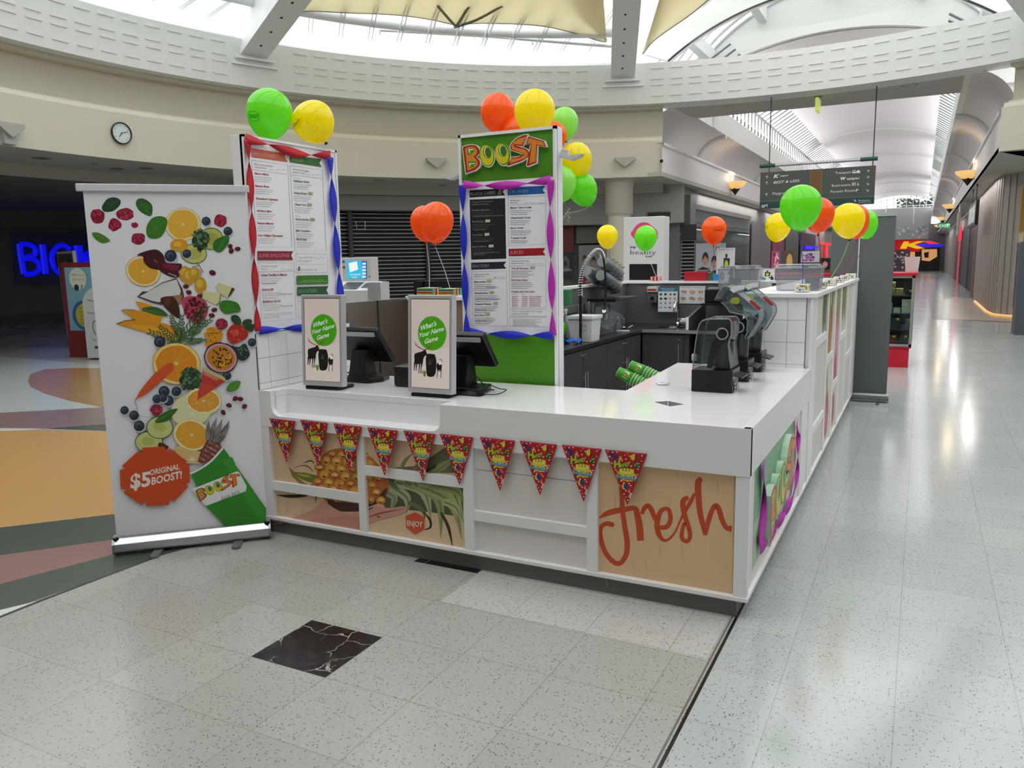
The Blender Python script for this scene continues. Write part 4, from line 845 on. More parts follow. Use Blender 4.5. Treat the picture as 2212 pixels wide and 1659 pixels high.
for k in range(34): A.ell(*q2(1420 + rnd.uniform(10, 180), 150 + rnd.uniform(0, 150)), .8, .9, '#e0a49a', 0, 5)
for pts in ([(1500, 105), (1450, 60), (1455, 10), (1520, 5), (1560, 60), (1550, 110)], [(1570, 100), (1600, 55), (1670, 50), (1680, 90), (1620, 130)], [(1600, 130), (1700, 100), (1708, 150), (1680, 190), (1620, 170)]): A.poly(m2(pts), '#2a4a2a', sm=3)
berry(q2(1682, 308), 9)
slice_(q2(838, 545), 52, 45, '#c98a1e', '#ecd484', '#e08c18', '#eaa838', .1)
A.poly(m2([(1440, 350), (1530, 360), (1600, 320), (1640, 380), (1655, 460), (1580, 515), (1500, 470)]), '#22382a', sm=3); kale(q2(1585, 420), 13, 14, n=20)
A.blob(*q2(1335, 480), 37, 33, '#3f1430', .3, 26, .02, rnd); A.ell(*q2(1335, 480), 34.5, 30.5, '#c99ab0', .3); A.blob(*q2(1335, 478), 30, 26, '#c47f1e', .3, 20, .06, rnd)
for k in range(50): a = rnd.uniform(0, 6.28); r = math.sqrt(rnd.random()); c = q2(1330, 475); A.ell(c[0] + 25 * r * math.cos(a), c[1] + 22 * r * math.sin(a), 2.6, 1.9, rnd.choice(['#2d2210', '#e0b040', '#8f5a14', '#3a2a12']), rnd.uniform(0, 3), 7)
A.stroke(m2([(875, 460), (800, 550)]), [2.4, 3.5], '#d0b468')
A.stroke(m2([(805, 575), (760, 590), (640, 690), (540, 790), (450, 880), (400, 925), (370, 965)]), [14, 19, 22, 19, 12, 3.5, 1.2], '#d8562c', 5)
A.stroke(m2([(370, 965), (390, 1010), (405, 1080)]), [1.2, 1, .7], '#6e4234'); A.stroke(m2([(430, 1128), (500, 1140), (560, 1156)]), .5, '#8a8488')
for k in range(8): x, y = 500 + k * 36, 830 - k * 33; A.stroke(m2([(x, y), (x + 34, y + 20)]), .5, '#b84420')
berry(q2(1400, 680), 9.5)
A.poly(m2([(1140, 590), (1370, 700), (1385, 745), (1090, 930), (1070, 965), (1110, 760)]), '#c23a34'); A.poly(m2([(1140, 590), (1170, 592), (1380, 700), (1388, 745), (1330, 715), (1140, 625)]), '#b9c07a'); A.poly(m2([(1142, 625), (1330, 712), (1280, 735), (1140, 665)]), '#d87a68'); A.ell(*q2(1148, 792), 3.6, 4.6, '#4a1a14')
slice_(q2(1140, 960), 39, 31, '#d3cc78', '#efe6bc', '#e29c34', '#ecc060', .1); A.poly(m2([(1095, 750), (1290, 800), (1200, 860), (1090, 945), (1070, 968), (1080, 860)]), '#c9443a')
kale(q2(995, 725), 23, 25, n=64)
A.blob(*q2(1010, 1060), 46, 36, '#d2cf8e', -.3, 24, .015, rnd); A.ell(*q2(1010, 1060), 44, 34, '#dfdcae', -.3); slice_(q2(1140, 960), 39, 28, '#d3cc78', '#efe6bc', '#e29c34', '#ecc060', .1)
A.poly(m2([(1095, 800), (1260, 830), (1090, 940), (1070, 966), (1080, 870)]), '#c9443a'); 
for a in range(6): A.stroke([q2(1015, 1110), q2(1015 + 50 * math.cos(a * 1.05), 1110 + 42 * math.sin(a * 1.05))], [2.6, .6], '#efead2')
for p, r in (((700, 855), 12), ((838, 855), 10.5), ((620, 940), 9.5), ((748, 958), 11.5), ((685, 925), 9.8), ((258, 1065), 9), ((365, 1122), 10.5), ((422, 1240), 11.5)): berry(q2(*p), r)
rasp(q2(615, 1062), 14.5, 12)
A.ell(*q2(530, 1415), 30, 23, '#27401f', -.1); A.ell(*q2(530, 1417), 28.6, 21.6, '#c6ca82', -.1); A.ell(*q2(520, 1410), 14, 9, '#b6b95e')
A.ell(*q2(652, 1258), 29, 24.5, '#27401f'); A.ell(*q2(652, 1258), 27.4, 23, '#c9cd88'); A.ell(*q2(650, 1250), 14, 10, '#b9bb62', .3)
leaf(m2([(595, 1200), (700, 1090), (850, 1045), (800, 1120), (730, 1190)]), '#2c6420'); leaf(m2([(1400, 850), (1410, 790), (1470, 745), (1555, 742), (1530, 820), (1470, 855)]), '#4f8a2c')
slice_(q2(1010, 1340), 40, 34, '#cfc878', '#ece2b4', '#e2a22e', '#edbe58', .3)
A.poly(m2([(810, 1490), (860, 1460), (1000, 1510), (1110, 1520), (1100, 1659), (900, 1659)]), '#dcb878')
for p in ((1495, 935), (1552, 940), (1425, 1010), (1600, 1022), (1360, 1090)): seed(q2(*p), 6.4, 5, rnd.uniform(-1, 1))
A.blob(*q2(690, 1470), 12, 7, '#4a2418', .4, 10, .15, rnd)
# small pineapple
A.poly(m2([(1180, 1400), (1300, 1400), (1345, 1480), (1260, 1600), (1130, 1659), (1075, 1640), (1110, 1520)]), '#6e3c34')
for k in range(30):
    i, j = k % 6, k // 6; p = q2(1210 + i * 26 - j * 24, 1425 + i * 14 + j * 44); A.blob(*p, 3.2, 3, rnd.choice(['#a0685c', '#8c5248', '#b88074']), .4, 6, .2, rnd)
for a, b, c in [((1200, 1400), (1190, 1300), (1200, 1180)), ((1230, 1400), (1250, 1260), (1290, 1145)), ((1260, 1400), (1310, 1280), (1350, 1160)), ((1280, 1400), (1370, 1300), (1430, 1178)), ((1290, 1410), (1360, 1340), (1430, 1240)), ((1290, 1420), (1340, 1380), (1390, 1350)), ((1220, 1410), (1240, 1330), (1230, 1250)), ((1250, 1420), (1300, 1360), (1330, 1290)), ((1180, 1390), (1190, 1340), (1170, 1300))]:
    A.stroke(m2([a, b, c]), [9, 10, .6], rnd.choice(['#6f6464', '#857a78', '#5c5252']), 5); A.stroke(m2([a, b, c]), [1, 1, .3], '#a8a09c', 3)
def q3(x, y): return (160 + x / 3.687, 780 + y / 3.687)
def m3(l): return [q3(*p) for p in l]
for a in range(6): A.stroke([q3(942, 780), q3(942 + 40 * math.cos(a * 1.05), 780 + 34 * math.sin(a * 1.05))], [3.4, .6], '#ece4cc')
# cup
A.poly(m3([(925, 890), (1000, 850), (1080, 800), (1140, 740), (1190, 685), (1530, 1170), (1530, 1310), (1245, 1345), (1060, 1160)]), '#2f8a24')
for k in range(34):
    t = k / 34; A.stroke([q3(940 + t * 300, 905 + t * 430), q3(1195 + t * 400 if t < .83 else 1530, 720 + t * 560)], .7, '#2a7a22')
A.poly(m3([(1260, 760), (1300, 850), (1530, 1180), (1530, 1300), (1490, 1300), (1180, 790)]), '#38962c'); 
A.stroke(m3([(925, 893), (1010, 850), (1100, 785), (1190, 683)]), 4.2, '#e4e4e2', 4)
A.poly(m3([(940, 1015), (1300, 872), (1320, 885), (1375, 990), (1370, 1030), (1060, 1145), (1040, 1140)]), '#e6e8ea')
def TB(x, y): u, v = (x - 135) / 1800, (y - 220) / 840; return q3(955 + u * 360 + v * 36, 985 - u * 118 + v * 135)
boost_logo(A, TB, False)
A.text('Juice bars', q3(1165, 1108), q3(1318, 1045), 8.5, '#4a4a4e', shear=.2)
# orange burst
A.poly(m3([(545, 685), (720, 675), (745, 712), (765, 690), (905, 795), (875, 815), (920, 815), (925, 960), (890, 970), (912, 995), (800, 1115), (760, 1095), (760, 1140), (580, 1152), (576, 1112), (540, 1140), (398, 1045), (430, 1012), (375, 1015), (367, 862), (418, 855), (385, 830), (510, 715), (545, 725)]), '#cc4a12')
A.text('$5', q3(452, 1010), q3(612, 985), 30, '#ece6e0', off=.03); A.text('ORIGINAL', q3(605, 905), q3(843, 855), 11.5, '#ece6e0', off=.02); A.text('BOOST!', q3(620, 980), q3(860, 925), 15.5, '#ece6e0', off=.025)
A.text('Offer excludes Black Label range. One redemption per customer, per day.', q3(367, 1395), q3(1110, 1318), 2.9, '#6a6a70'); A.text('Not valid on app orders. Not valid with any other offer including Vibe club.', q3(370, 1420), q3(1118, 1340), 2.9, '#6a6a70')
A.build('fruit_print', bn)
# grey back of a second banner at the far end
gb = thing('roll_up_banner', 'plain grey back of a roll-up banner with thin pole at the kiosk end', 'banner', (-.6, 9.68, 0))
m = MB(); m.box(-.92, -.275, 9.662, 9.664, .08, 2.06); m.build('sheet', mat('grey_vinyl', '#5a6160', .5), gb)
m = MB(); m.tube([(-.955, 9.66, .06), (-.25, 9.66, .06)], .045, 16); m.box(-.95, -.25, 9.60, 9.66, .015, .035); m.build('cassette', mat('steel_tube', '#8d9294', .25, metal=.8), gb)
m = MB(); m.box(-.93, -.26, 9.652, 9.672, 2.05, 2.085); m.build('top_rail', mat('pale_green_rail', '#9fb0a2', .4), gb)
m = MB(); m.cyl((-.629, 9.63, .05), (-.629, 9.63, 2.07), .007); m.build('support_pole', mat('pale_pole', '#c9cccc', .3), gb)
m = MB(); m.box(-.37, -.34, 9.45, 9.75, 0, .012); m.build('foot', mat('dark_foot', '#4a4c4c', .5), gb)
# ================================================================== MENU BOARDS
frame_m = mat('board_frame', '#ececef', .35); sheet_m = mat('menu_sheet', '#ededf4', .3)
green_m = mat('brand_green', '#4c8a1a', .4)
# right board, faces the front
b2 = thing('menu_sign_tower', 'tall green topped BOOST sign with black label and crushes menu', 'menu board', (-2.23, 4.35, 0))
m = MB(); m.box(-2.558, -1.908, 4.315, 4.39, .0, 2.395); m.build('body', frame_m, b2)
m = MB(); m.box(-2.558, -2.542, 4.295, 4.32, .0, 2.395); m.box(-1.926, -1.908, 4.295, 4.32, .0, 2.395); m.box(-2.558, -1.908, 4.295, 4.32, 2.378, 2.395); m.build('edge_frame', frame_m, b2)
m = MB(); m.box(-2.542, -1.926, 4.308, 4.316, 2.112, 2.378); m.build('green_header', green_m, b2)
m = MB(); m.box(-2.542, -1.926, 4.308, 4.316, .0, 1.185); m.build('green_base', green_m, b2)
m = MB(); m.box(-2.542, -1.926, 4.305, 4.316, 1.185, 2.112); m.build('menu_sheet', sheet_m, b2)
TLf = Frame((0, 4.306, 0), (1, 0, 0))
def TL(x, y): return TLf.px(*_z((x, y)))
hb = []
for k in 'BST': m = MB(); cx = sum(p[0] for p in LOGO[k]) / len(LOGO[k]); cy_ = sum(p[1] for p in LOGO[k]) / len(LOGO[k]); m.prism([TL(cx + (p[0] - cx) * 1.05, cy_ + (p[1] - cy_) * 1.05) for p in LOGO[k]], TLf, 0, .022); o_ = m.build('letter_body', frame_m, b2)
A = Art(TLf, w=.0225); boost_logo(A, TL, True); A.build('logo_faces', b2)
for x, s in ((-2.565, -1), (-1.90, 1)):
    y = 4.35; z = 2.235 if s > 0 else 2.175; m = MB(); m.cyl((x, y, z), (x + s * .03, y, z), .016, n=12); m.box(x + s * .005, x + s * .05, y - .016, y + .016, z - .01, z + .028)
    m.prism([(-.07, 0), (.07, 0), (.05, -.016), (0, -.032), (-.05, -.016)], Frame((x + s * .075, y - .03, z - .005), (1, 0, 0)), -.05, 0); fx = m.build('bracket_fitting', mat('fitting_white', '#c9cacc', .35), b2, bevel=.002); fx['label'] = 'small white bracket fitting'
A = Art(Frame((0, 4.3048, 0), (1, 0, 0)), True, w=.0004)
def qb(x, y): return (970 + x / 4.484, 370 + y / 4.484)
def mbq(l): return [qb(*p) for p in l]
def flag_(x0, x1, ya, yb, h, col, notch=26): A.poly(mbq([(x0, ya), (x1, yb), (x1 - notch, yb + h / 2), (x1, yb + h), (x0, ya + h)]), col)
flag_(198, 545, 185, 163, 70, '#1c1d1f'); A.text('BLACK LABEL', qb(208, 235), qb(455, 220), 6.6, '#8f9094'); A.ell(*qb(491, 203), 3.6, 5, '#a9a05a', 0, 12); A.ell(*qb(491, 203), 1.9, 3, '#1c1d1f', 0, 10)
flag_(568, 932, 158, 140, 76, '#1f5fa6'); A.text('CRUSHES', qb(580, 213), qb(765, 204), 6.8, '#9db4d2')
A.poly(mbq([(200, 275), (543, 260), (554, 846), (215, 856)]), '#202123'); flag_(215, 555, 885, 875, 68, '#2d2238'); A.text('PROTEIN', qb(227, 935), qb(383, 929), 6.4, '#9a94a4')
flag_(578, 935, 752, 742, 72, '#9e1c28'); A.text('JUICES', qb(590, 803), qb(720, 798), 6.8, '#d8a4a8')
def ol(l, w=.45, c='#4c4c50'): l = mbq(l); A.stroke(l + [l[0]], w, c)
ol([(572, 252), (935, 236), (936, 706), (578, 720)]); A.stroke(mbq([(573, 330), (935, 312)]), .4, '#4c4c50')
ol([(220, 975), (557, 966), (566, 1503), (232, 1492)]); A.stroke(mbq([(221, 1045), (558, 1038)]), .4, '#4c4c50')
ol([(582, 845), (936, 838), (941, 1323), (586, 1318)]); A.stroke(mbq([(582, 918), (937, 910)]), .4, '#4c4c50'); ol([(587, 1333), (942, 1337), (944, 1405), (589, 1402)]); ol([(588, 1413), (943, 1416), (944, 1510), (590, 1500)])
def item(t, x, y, w, h, col, n, ls=1.0, lc='#7b7b82', sl=-.03, sub=None, pill=None, x2=0, off=.03):
    A.text(t, qb(x, y), qb(x + w, y + w * sl), h, col, off=off)
    for k in range(n): yy = y + 22 + k * 18; A.lines(*qb(x, yy), 1, (230 - (k == n - 1) * 60) / 4.484, ls, 4, lc, int(x * 7 + yy))
    if pill: A.poly(mbq([(pill, y - 26), (pill + 46, y - 28), (pill + 46, y - 2), (pill, y)]), '#a9bb84' if col != '#84858a' else '#c9cbb4')
A.text('Premium smoothies with an', qb(222, 304), qb(425, 294), 2.2, '#b4b4b4'); A.text('abundance of nutrition', qb(222, 328), qb(388, 320), 2.2, '#b4b4b4')
for t, y, w, pl_ in (('Protein Supreme', 385, 168, None), ('Red Royale', 495, 110, 352), ('Pure Eden', 625, 100, 345), ('Mango Mirage', 738, 138, 385)):
    item(t, 226, y, w, 3.4, '#84858a', 3, lc='#55565a', pill=pl_)
for t, x, y, w in (('+ immunity & vita boosters (30.1g of protein)', 225, 440, 300), ('+ superfruit booster', 228, 572, 130), ('+ all greens booster', 232, 684, 160), ('+ tropical powder & immunity booster', 236, 796, 255), ('(10.5g of protein)', 236, 812, 110)): A.text(t, qb(x, y), qb(x + w, y - w * .03), 2, '#a9a9ab')
for t, x, y in (('94% fat-free,', 594, 290), ('dairy-free', 594, 312)): A.text(t, qb(x, y), qb(x + (98 if 'f' in t[4:6] else 72), y - 4), 2.4, '#2c3a58', off=.01)
for x in (740, 800, 865): A.text('reg 7.5', qb(x, 310), qb(x + 46, 307), 1.8, '#55565c')
for t, y, w in (('Mango Tango Crush', 362, 205), ('Watermelon Crush', 460, 194), ('Berry Crush', 558, 122), ('Tropical Crush', 655, 150)): item(t, 594 + (y - 362) * .015, y, w, 3.6, '#1f4a80', 3 if y < 600 else 2)
for t, x, y, w in (('Support and nourish,', 240, 1005, 150), ('inside and out', 240, 1025, 102)): A.text(t, qb(x, y), qb(x + w, y - 3), 2.3, '#2c2438', off=.01)
for x in (432, 495): A.text('reg 7.5', qb(x, 1028), qb(x + 46, 1026), 1.8, '#44384c')
for t, y, w, pl_ in (('Gym Junkie', 1078, 115, 366), ('Wondermelon', 1187, 137, 392), ('Weekend Warrior', 1294, 166, 428), ('Pro-Choc', 1402, 92, 350)): item(t, 242 + (y - 1078) * .02, y, w, 3.3, '#2b2030', 4, pill=pl_, sl=-.015)
for t, x, y, w in (('(25.6g of protein)', 360, 1128, 115), ('+ superfruit booster (12g of protein)', 248, 1240, 245), ('(27g of protein)', 250, 1346, 110), ('(16.3g of protein)', 252, 1452, 112)): A.text(t, qb(x, y), qb(x + w, y), 2.1, '#2b2030', off=.008)
for t, x, y, w in (('Vitamins and minerals,', 602, 875, 172), ('freshly squeezed', 602, 897, 128)): A.text(t, qb(x, y), qb(x + w, y - 3), 2.3, '#8a2434', off=.01)
for x in (745, 808, 870): A.text('reg 7.5', qb(x, 899), qb(x + 46, 897), 1.8, '#8a2434')
for t, y, w, pl_ in (('Two & Five Juice', 948, 168, 788), ('Energiser Juice', 1060, 158, None), ('Create your own juice', 1172, 224, None)): item(t, 604, y, w, 3.4, '#8f1e2e', 4 if y < 1100 else 0, pill=pl_, sl=0)
A.text('CHOOSE', qb(606, 1194), qb(662, 1194), 2, '#8f1e2e'); A.text('ADD', qb(704, 1194), qb(732, 1194), 2, '#8f1e2e')
for i, x in enumerate((610, 706, 778, 836)):
    for k in range(6): A.lines(*qb(x, 1216 + k * 18), 1, 15, 1.2, 3, '#b4606c', i * 9 + k)
A.text('The average adult daily energy', qb(608, 1362), qb(904, 1364), 3.6, '#87998c'); A.text('intake is 8700kJ', qb(608, 1388), qb(770, 1390), 3.6, '#87998c')
for k in range(6): A.lines(*qb(618, 1436 + k * 12), 1, 64, .8, 3, '#9fa8a4', k)
A.build('menu_print', b2)
# left board, faces the right
b1 = thing('menu_board', 'white framed smoothies menu board with red and blue streamers', 'menu board', (-3.55, 3.9, 1.228))
m = MB(); m.box(-3.6, -3.512, 3.478, 4.3, 1.23, 2.378); m.build('body', frame_m, b1, bevel=.002)
m = MB(); m.box(-3.53, -3.5, 3.478, 3.492, 1.23, 2.378); m.box(-3.53, -3.5, 4.285, 4.3, 1.23, 2.378); m.box(-3.53, -3.5, 3.478, 4.3, 2.364, 2.378); m.build('edge_frame', frame_m, b1)
m = MB(); m.box(-3.52, -3.508, 3.492, 4.285, 1.235, 2.364); m.build('menu_sheet', sheet_m, b1)
A = Art(Frame((-3.5072, 0, 0), (0, 1, 0)), True)
def ua(x, y): return (480 + x / 4.88, 180 + y / 4.88)
def ub(x, y): return (500 + x / 4.364, 480 + y / 4.364)
def fl2(f, pts, col): A.poly([f(*p) for p in pts], col)
fl2(ua, [(302, 680), (660, 740), (658, 775), (690, 832), (308, 778)], '#bf5a48'); A.text('SMOOTHIES', ua(320, 762), ua(560, 792), 8, '#d8988a')
fl2(ua, [(708, 755), (1045, 798), (1025, 840), (1048, 885), (712, 832)], '#2f6e30'); fl2(ua, [(720, 776), (852, 792), (854, 838), (722, 822)], '#4c8a4c'); A.text('GREENS', ua(728, 815), ua(848, 830), 5.5, '#86b488')
def ob(f, pts, c='#4c4c50'): l = [f(*p) for p in pts]; A.stroke(l + [l[0]], .5, c)
l = [ua(310, 808), ua(690, 862), ub(570, 236), ub(235, 236)]; A.stroke(l + [l[0]], .5, '#4c4c50'); A.stroke([ua(318, 910), ua(692, 960)], .45, '#4c4c50')
l = [ua(713, 866), ua(1055, 915), ub(893, 272), ub(598, 270)]; A.stroke(l + [l[0]], .5, '#4c4c50'); A.stroke([ua(720, 965), ua(1056, 1003)], .45, '#4c4c50')
def it(f, t, x, y, w, sl, h, col, n, seed, lc='#a2a2a8', pill=None, sc=1.0):
    A.text(t, f(x, y), f(x + w, y + w * sl), h, col, off=.035)
    for k in range(n):
        a, b = f(x, y + (26 + k * 22) * sc), f(x + 190 - 20 * k, y + (26 + k * 22) * sc + (190 - 20 * k) * sl)
        r = random.Random(seed + k); t_ = 0
        while t_ < .95: L_ = r.uniform(.05, .14); A.stroke([(a[0] + (b[0] - a[0]) * t_, a[1] + (b[1] - a[1]) * t_), (a[0] + (b[0] - a[0]) * min(t_ + L_, 1), a[1] + (b[1] - a[1]) * min(t_ + L_, 1))], 1.1, lc); t_ += L_ + .03
    if pill: p = f(pill, y + (pill - x) * sl); A.poly([(p[0], p[1] - 6), (p[0] + 9.5, p[1] - 5), (p[0] + 9.5, p[1] + 1), (p[0], p[1])], '#9aa874')
for t, y, w in (('Mango Magic', 958, 150), ('Banana Buzz', 1088, 145), ('Strawberry Squeeze', 1222, 228), ('All Berry Bang', 1352, 160), ('Passion Mango', 1482, 170), ('King William Chocolate', 1612, 258)): it(ua, t, 342 + (y - 958) * .055, y, w, .09 - (y - 958) * .00011, 4, '#a0283c', 3, int(y), sc=1)
for t, x, y, w in (('97% fat-free smoothies', 338, 858, 192), ('with probiotics', 340, 888, 122)): A.text(t, ua(x, y), ua(x + w, y + w * .12), 2.8, '#8c3040', off=.01)
for x in (498, 562, 626): A.text('reg 7.5', ua(x, 912), ua(x + 42, 918), 2, '#5c5c60')
for t, x, y, w in (('Whole fruit and veggies,', 740, 912, 175), ('blended or juiced', 742, 942, 128)): A.text(t, ua(x, y), ua(x + w, y + w * .12), 2.8, '#2c5c34', off=.01)
for x in (882, 940, 990): A.text('reg 7.5', ua(x, 965), ua(x + 42, 972), 2, '#5c5c60')
for t, y, w, pl_ in (('Caribbean Green', 1036, 168, None), ('Grape Escape', 1162, 138, 905), ('Ginger Tonic', 1284, 122, 895), ('Veggie Garden', 1440, 142, 925), ('Mint Condition', 1560, 148, None), ('Kinny Kale', 1652, 106, None)): it(ua, t, 747 + (y - 1036) * .055, y, w, .08 - (y - 1036) * .00008, 3.8, '#285c34', 3 if y < 1600 else 3, int(y) + 5, pill=pl_)
A.text('Smoothies', ua(745, 1000), ua(822, 1010), 2.4, '#8a9a8c'); A.text('Juices', ua(768, 1402), ua(812, 1408), 2.4, '#5a6a5c')
fl2(ub, [(242, 272), (578, 274), (558, 312), (577, 356), (243, 357)], '#8c1a38'); A.text('SUPER SMOOTHIE', ub(252, 332), ub(543, 330), 8, '#cf8a9c')
l = [ub(248, 380), ub(583, 384), ub(606, 912), ub(280, 941)]; A.stroke(l + [l[0]], .5, '#4c4c50'); A.stroke([ub(250, 468), ub(585, 462)], .6, '#8c1a38')
for t, x, y, w in (("That extra bit of what", 272, 420, 152), ('you need', 274, 446, 60)): A.text(t, ub(x, y), ub(x + w, y), 2.8, '#8c2440', off=.01)
for x in (466, 520): A.text('reg 7.5', ub(x, 450), ub(x + 42, 449), 2, '#8c2440')
for t, y, w in (('Green Tea Mango Mantra', 508, 244), ('Energy Lift', 645, 106), ('Brekkie to Go-Go', 758, 166)): it(ub, t, 276 + (y - 508) * .065, y, w, -.02 - (y - 508) * .0001, 4.6, '#8c1e3c', 3, int(y) + 9)
for t, x, y, w in (('+ immunity booster', 282, 584, 132), ('+ energiser booster', 448, 684, 124), ('+ energiser booster', 452, 796, 124)): A.text(t, ub(x, y), ub(x + w, y - 6), 2.6, '#8c1e3c', off=.01)
A.text('The average adult daily energy', ub(298, 880), ub(568, 856), 4.2, '#a8a0a8'); A.text('intake is 8700kJ', ub(300, 908), ub(446, 896), 4.2, '#a8a0a8')
ob(ub, [(600, 296), (895, 302), (903, 474), (604, 480)]); A.stroke([ub(620, 398), ub(882, 396)], .4, '#5c5c60'); A.text("2 sips. Don't love it?", ub(622, 342), ub(782, 338), 4.2, '#7c8a84'); A.text("We'll replace it!", ub(622, 376), ub(748, 374), 4.2, '#7c8a84'); A.text('Download our app!', ub(650, 458), ub(806, 452), 4.2, '#7c8a84')
A.poly([ub(626, 418), ub(640, 418), ub(640, 458), ub(626, 458)], '#4c5a54'); A.stroke([ub(790, 360), ub(806, 330), ub(822, 352), ub(840, 326), ub(862, 344), ub(866, 330)], .5, '#7c8a84', 3)
fl2(ub, [(608, 504), (905, 498), (908, 580), (612, 588)], '#3b7a24'); A.stroke([ub(615, 566), ub(905, 560)], .5, '#b8d0ac'); A.text('super size | medium | original', ub(660, 555), ub(862, 550), 2.4, '#b4cca4')
fl2(ub, [(614, 610), (908, 602), (888, 642), (912, 684), (617, 692)], '#1e5636'); A.text('BOOSTERS', ub(626, 668), ub(803, 660), 7.6, '#86aa94')
l = [ub(622, 716), ub(915, 702), ub(925, 900), ub(628, 910)]; A.stroke(l + [l[0]], .5, '#4c4c50'); A.text('Give your smoothie or juice', ub(640, 752), ub(816, 738), 2.8, '#2c4c3c', off=.01); A.text('an extra', ub(642, 774), ub(690, 770), 2.8, '#2c4c3c', off=.01)
for k in range(4): A.lines(*ub(650, 835 + k * 20), 1, 30, 1.3, 3, '#8a8a90', k)
A.build('menu_print', b1)
# ================================================================== CREPE STREAMERS
def ribbon(name, pts3, nrm3, w, col, label, rough=.6):
    """flat crepe ribbon twisting along a path, lying against a board"""
    q = spline([tuple(p) for p in pts3], 10); n = len(q); mb = MB(); L = 0; per = [0]
    for i in range(1, n): L += (Vector(q[i]) - Vector(q[i - 1])).length; per.append(L)
    vs_ = []
    for i in range(n):
        a = Vector(q[max(0, i - 1)]); b = Vector(q[min(n - 1, i + 1)]); t = nrm(b - a); s = nrm(t.cross(nrm3)); ph = PI * per[i] / (L / max(1, round(L / .3))) ; c_ = math.cos(ph)
        ww = s * (w / 2) * (c_ if abs(c_) > .1 else .1 * (1 if c_ >= 0 else -1)) + nrm3 * (w / 2) * math.sin(ph) * .25; o = Vector(q[i]) + nrm3 * .014
        vs_ += [o - ww, o + ww]
    mb.add(vs_, [(2 * i, 2 * i + 1, 2 * i + 3, 2 * i + 2) for i in range(n - 1)], 0, True)
    return one(mb, name, mat('crepe_' + col, col, rough), label, 'streamer', 'crepe streamers around the menus', solid=.0008)
P1 = lambda x, y: onx(x, y, -3.5); nX = Vector((1, 0, 0)); nY = Vector((0, -1, 0))
P2 = lambda x, y: ony(x, y, 4.295)
RED, BLU, MAG = '#b81a2a', '#1c2cc4', '#c02ab4'
ribbon('crepe_streamer', [P1(527, 300), P1(575, 312), P1(640, 332), P1(711, 336)], nX, .058, RED, 'red crepe streamer along the top edge of the smoothies board')
ribbon('crepe_streamer', [P1(531, 303), P1(537, 400), P1(545, 560), P1(553, 715)], nX, .058, RED, 'red crepe streamer down the near edge of the smoothies board')
ribbon('crepe_streamer', [P1(709, 340), P1(716, 430), P1(726, 560), P1(733, 645)], nX, .07, BLU, 'blue crepe streamer down the far edge of the smoothies board')
ribbon('crepe_streamer', [P1(557, 714), P1(620, 709), P1(680, 708), P1(733, 703)], nX, .05, BLU, 'blue crepe streamer along the bottom of the smoothies board')
ribbon('crepe_streamer', [P2(1003, 399), P2(1060, 402), P2(1130, 398), P2(1192, 389)], nY, .05, MAG, 'magenta crepe streamer across the top of the crushes menu')
ribbon('crepe_streamer', [P2(1192, 389), P2(1190, 470), P2(1193, 600), P2(1196, 724)], nY, .045, MAG, 'magenta crepe streamer down the right side of the crushes menu')
ribbon('crepe_streamer', [P2(1001, 400), P2(1003, 480), P2(1006, 600), P2(1011, 720)], nY, .05, BLU, 'blue crepe streamer down the left side of the black label menu')
ribbon('crepe_streamer', [P2(1012, 716), P2(1080, 722), P2(1140, 724), P2(1197, 724)], nY, .05, BLU, 'blue crepe streamer along the bottom of the black label menu')
P3 = lambda x, y: onx(x, y, -.631)
def pS(x, y): return P3(1590 + x / 5.1875, 900 + y / 5.1875)
ribbon('crepe_streamer', [pS(270, 545), pS(285, 750), pS(280, 1000), pS(270, 1200), pS(240, 1440)], nX, .10, MAG, 'magenta crepe streamer hanging down the near side of the raised letters')
ribbon('crepe_streamer', [pS(240, 1445), pS(330, 1360), pS(420, 1210), pS(520, 1060), pS(600, 900), pS(632, 780)], nX, .085, MAG, 'magenta crepe streamer sagging below the raised letters')
ribbon('crepe_streamer', [pS(632, 770), pS(660, 600), pS(668, 430), pS(672, 230), pS(655, 60)], nX, .09, MAG, 'magenta crepe streamer on the far side of the raised letters')
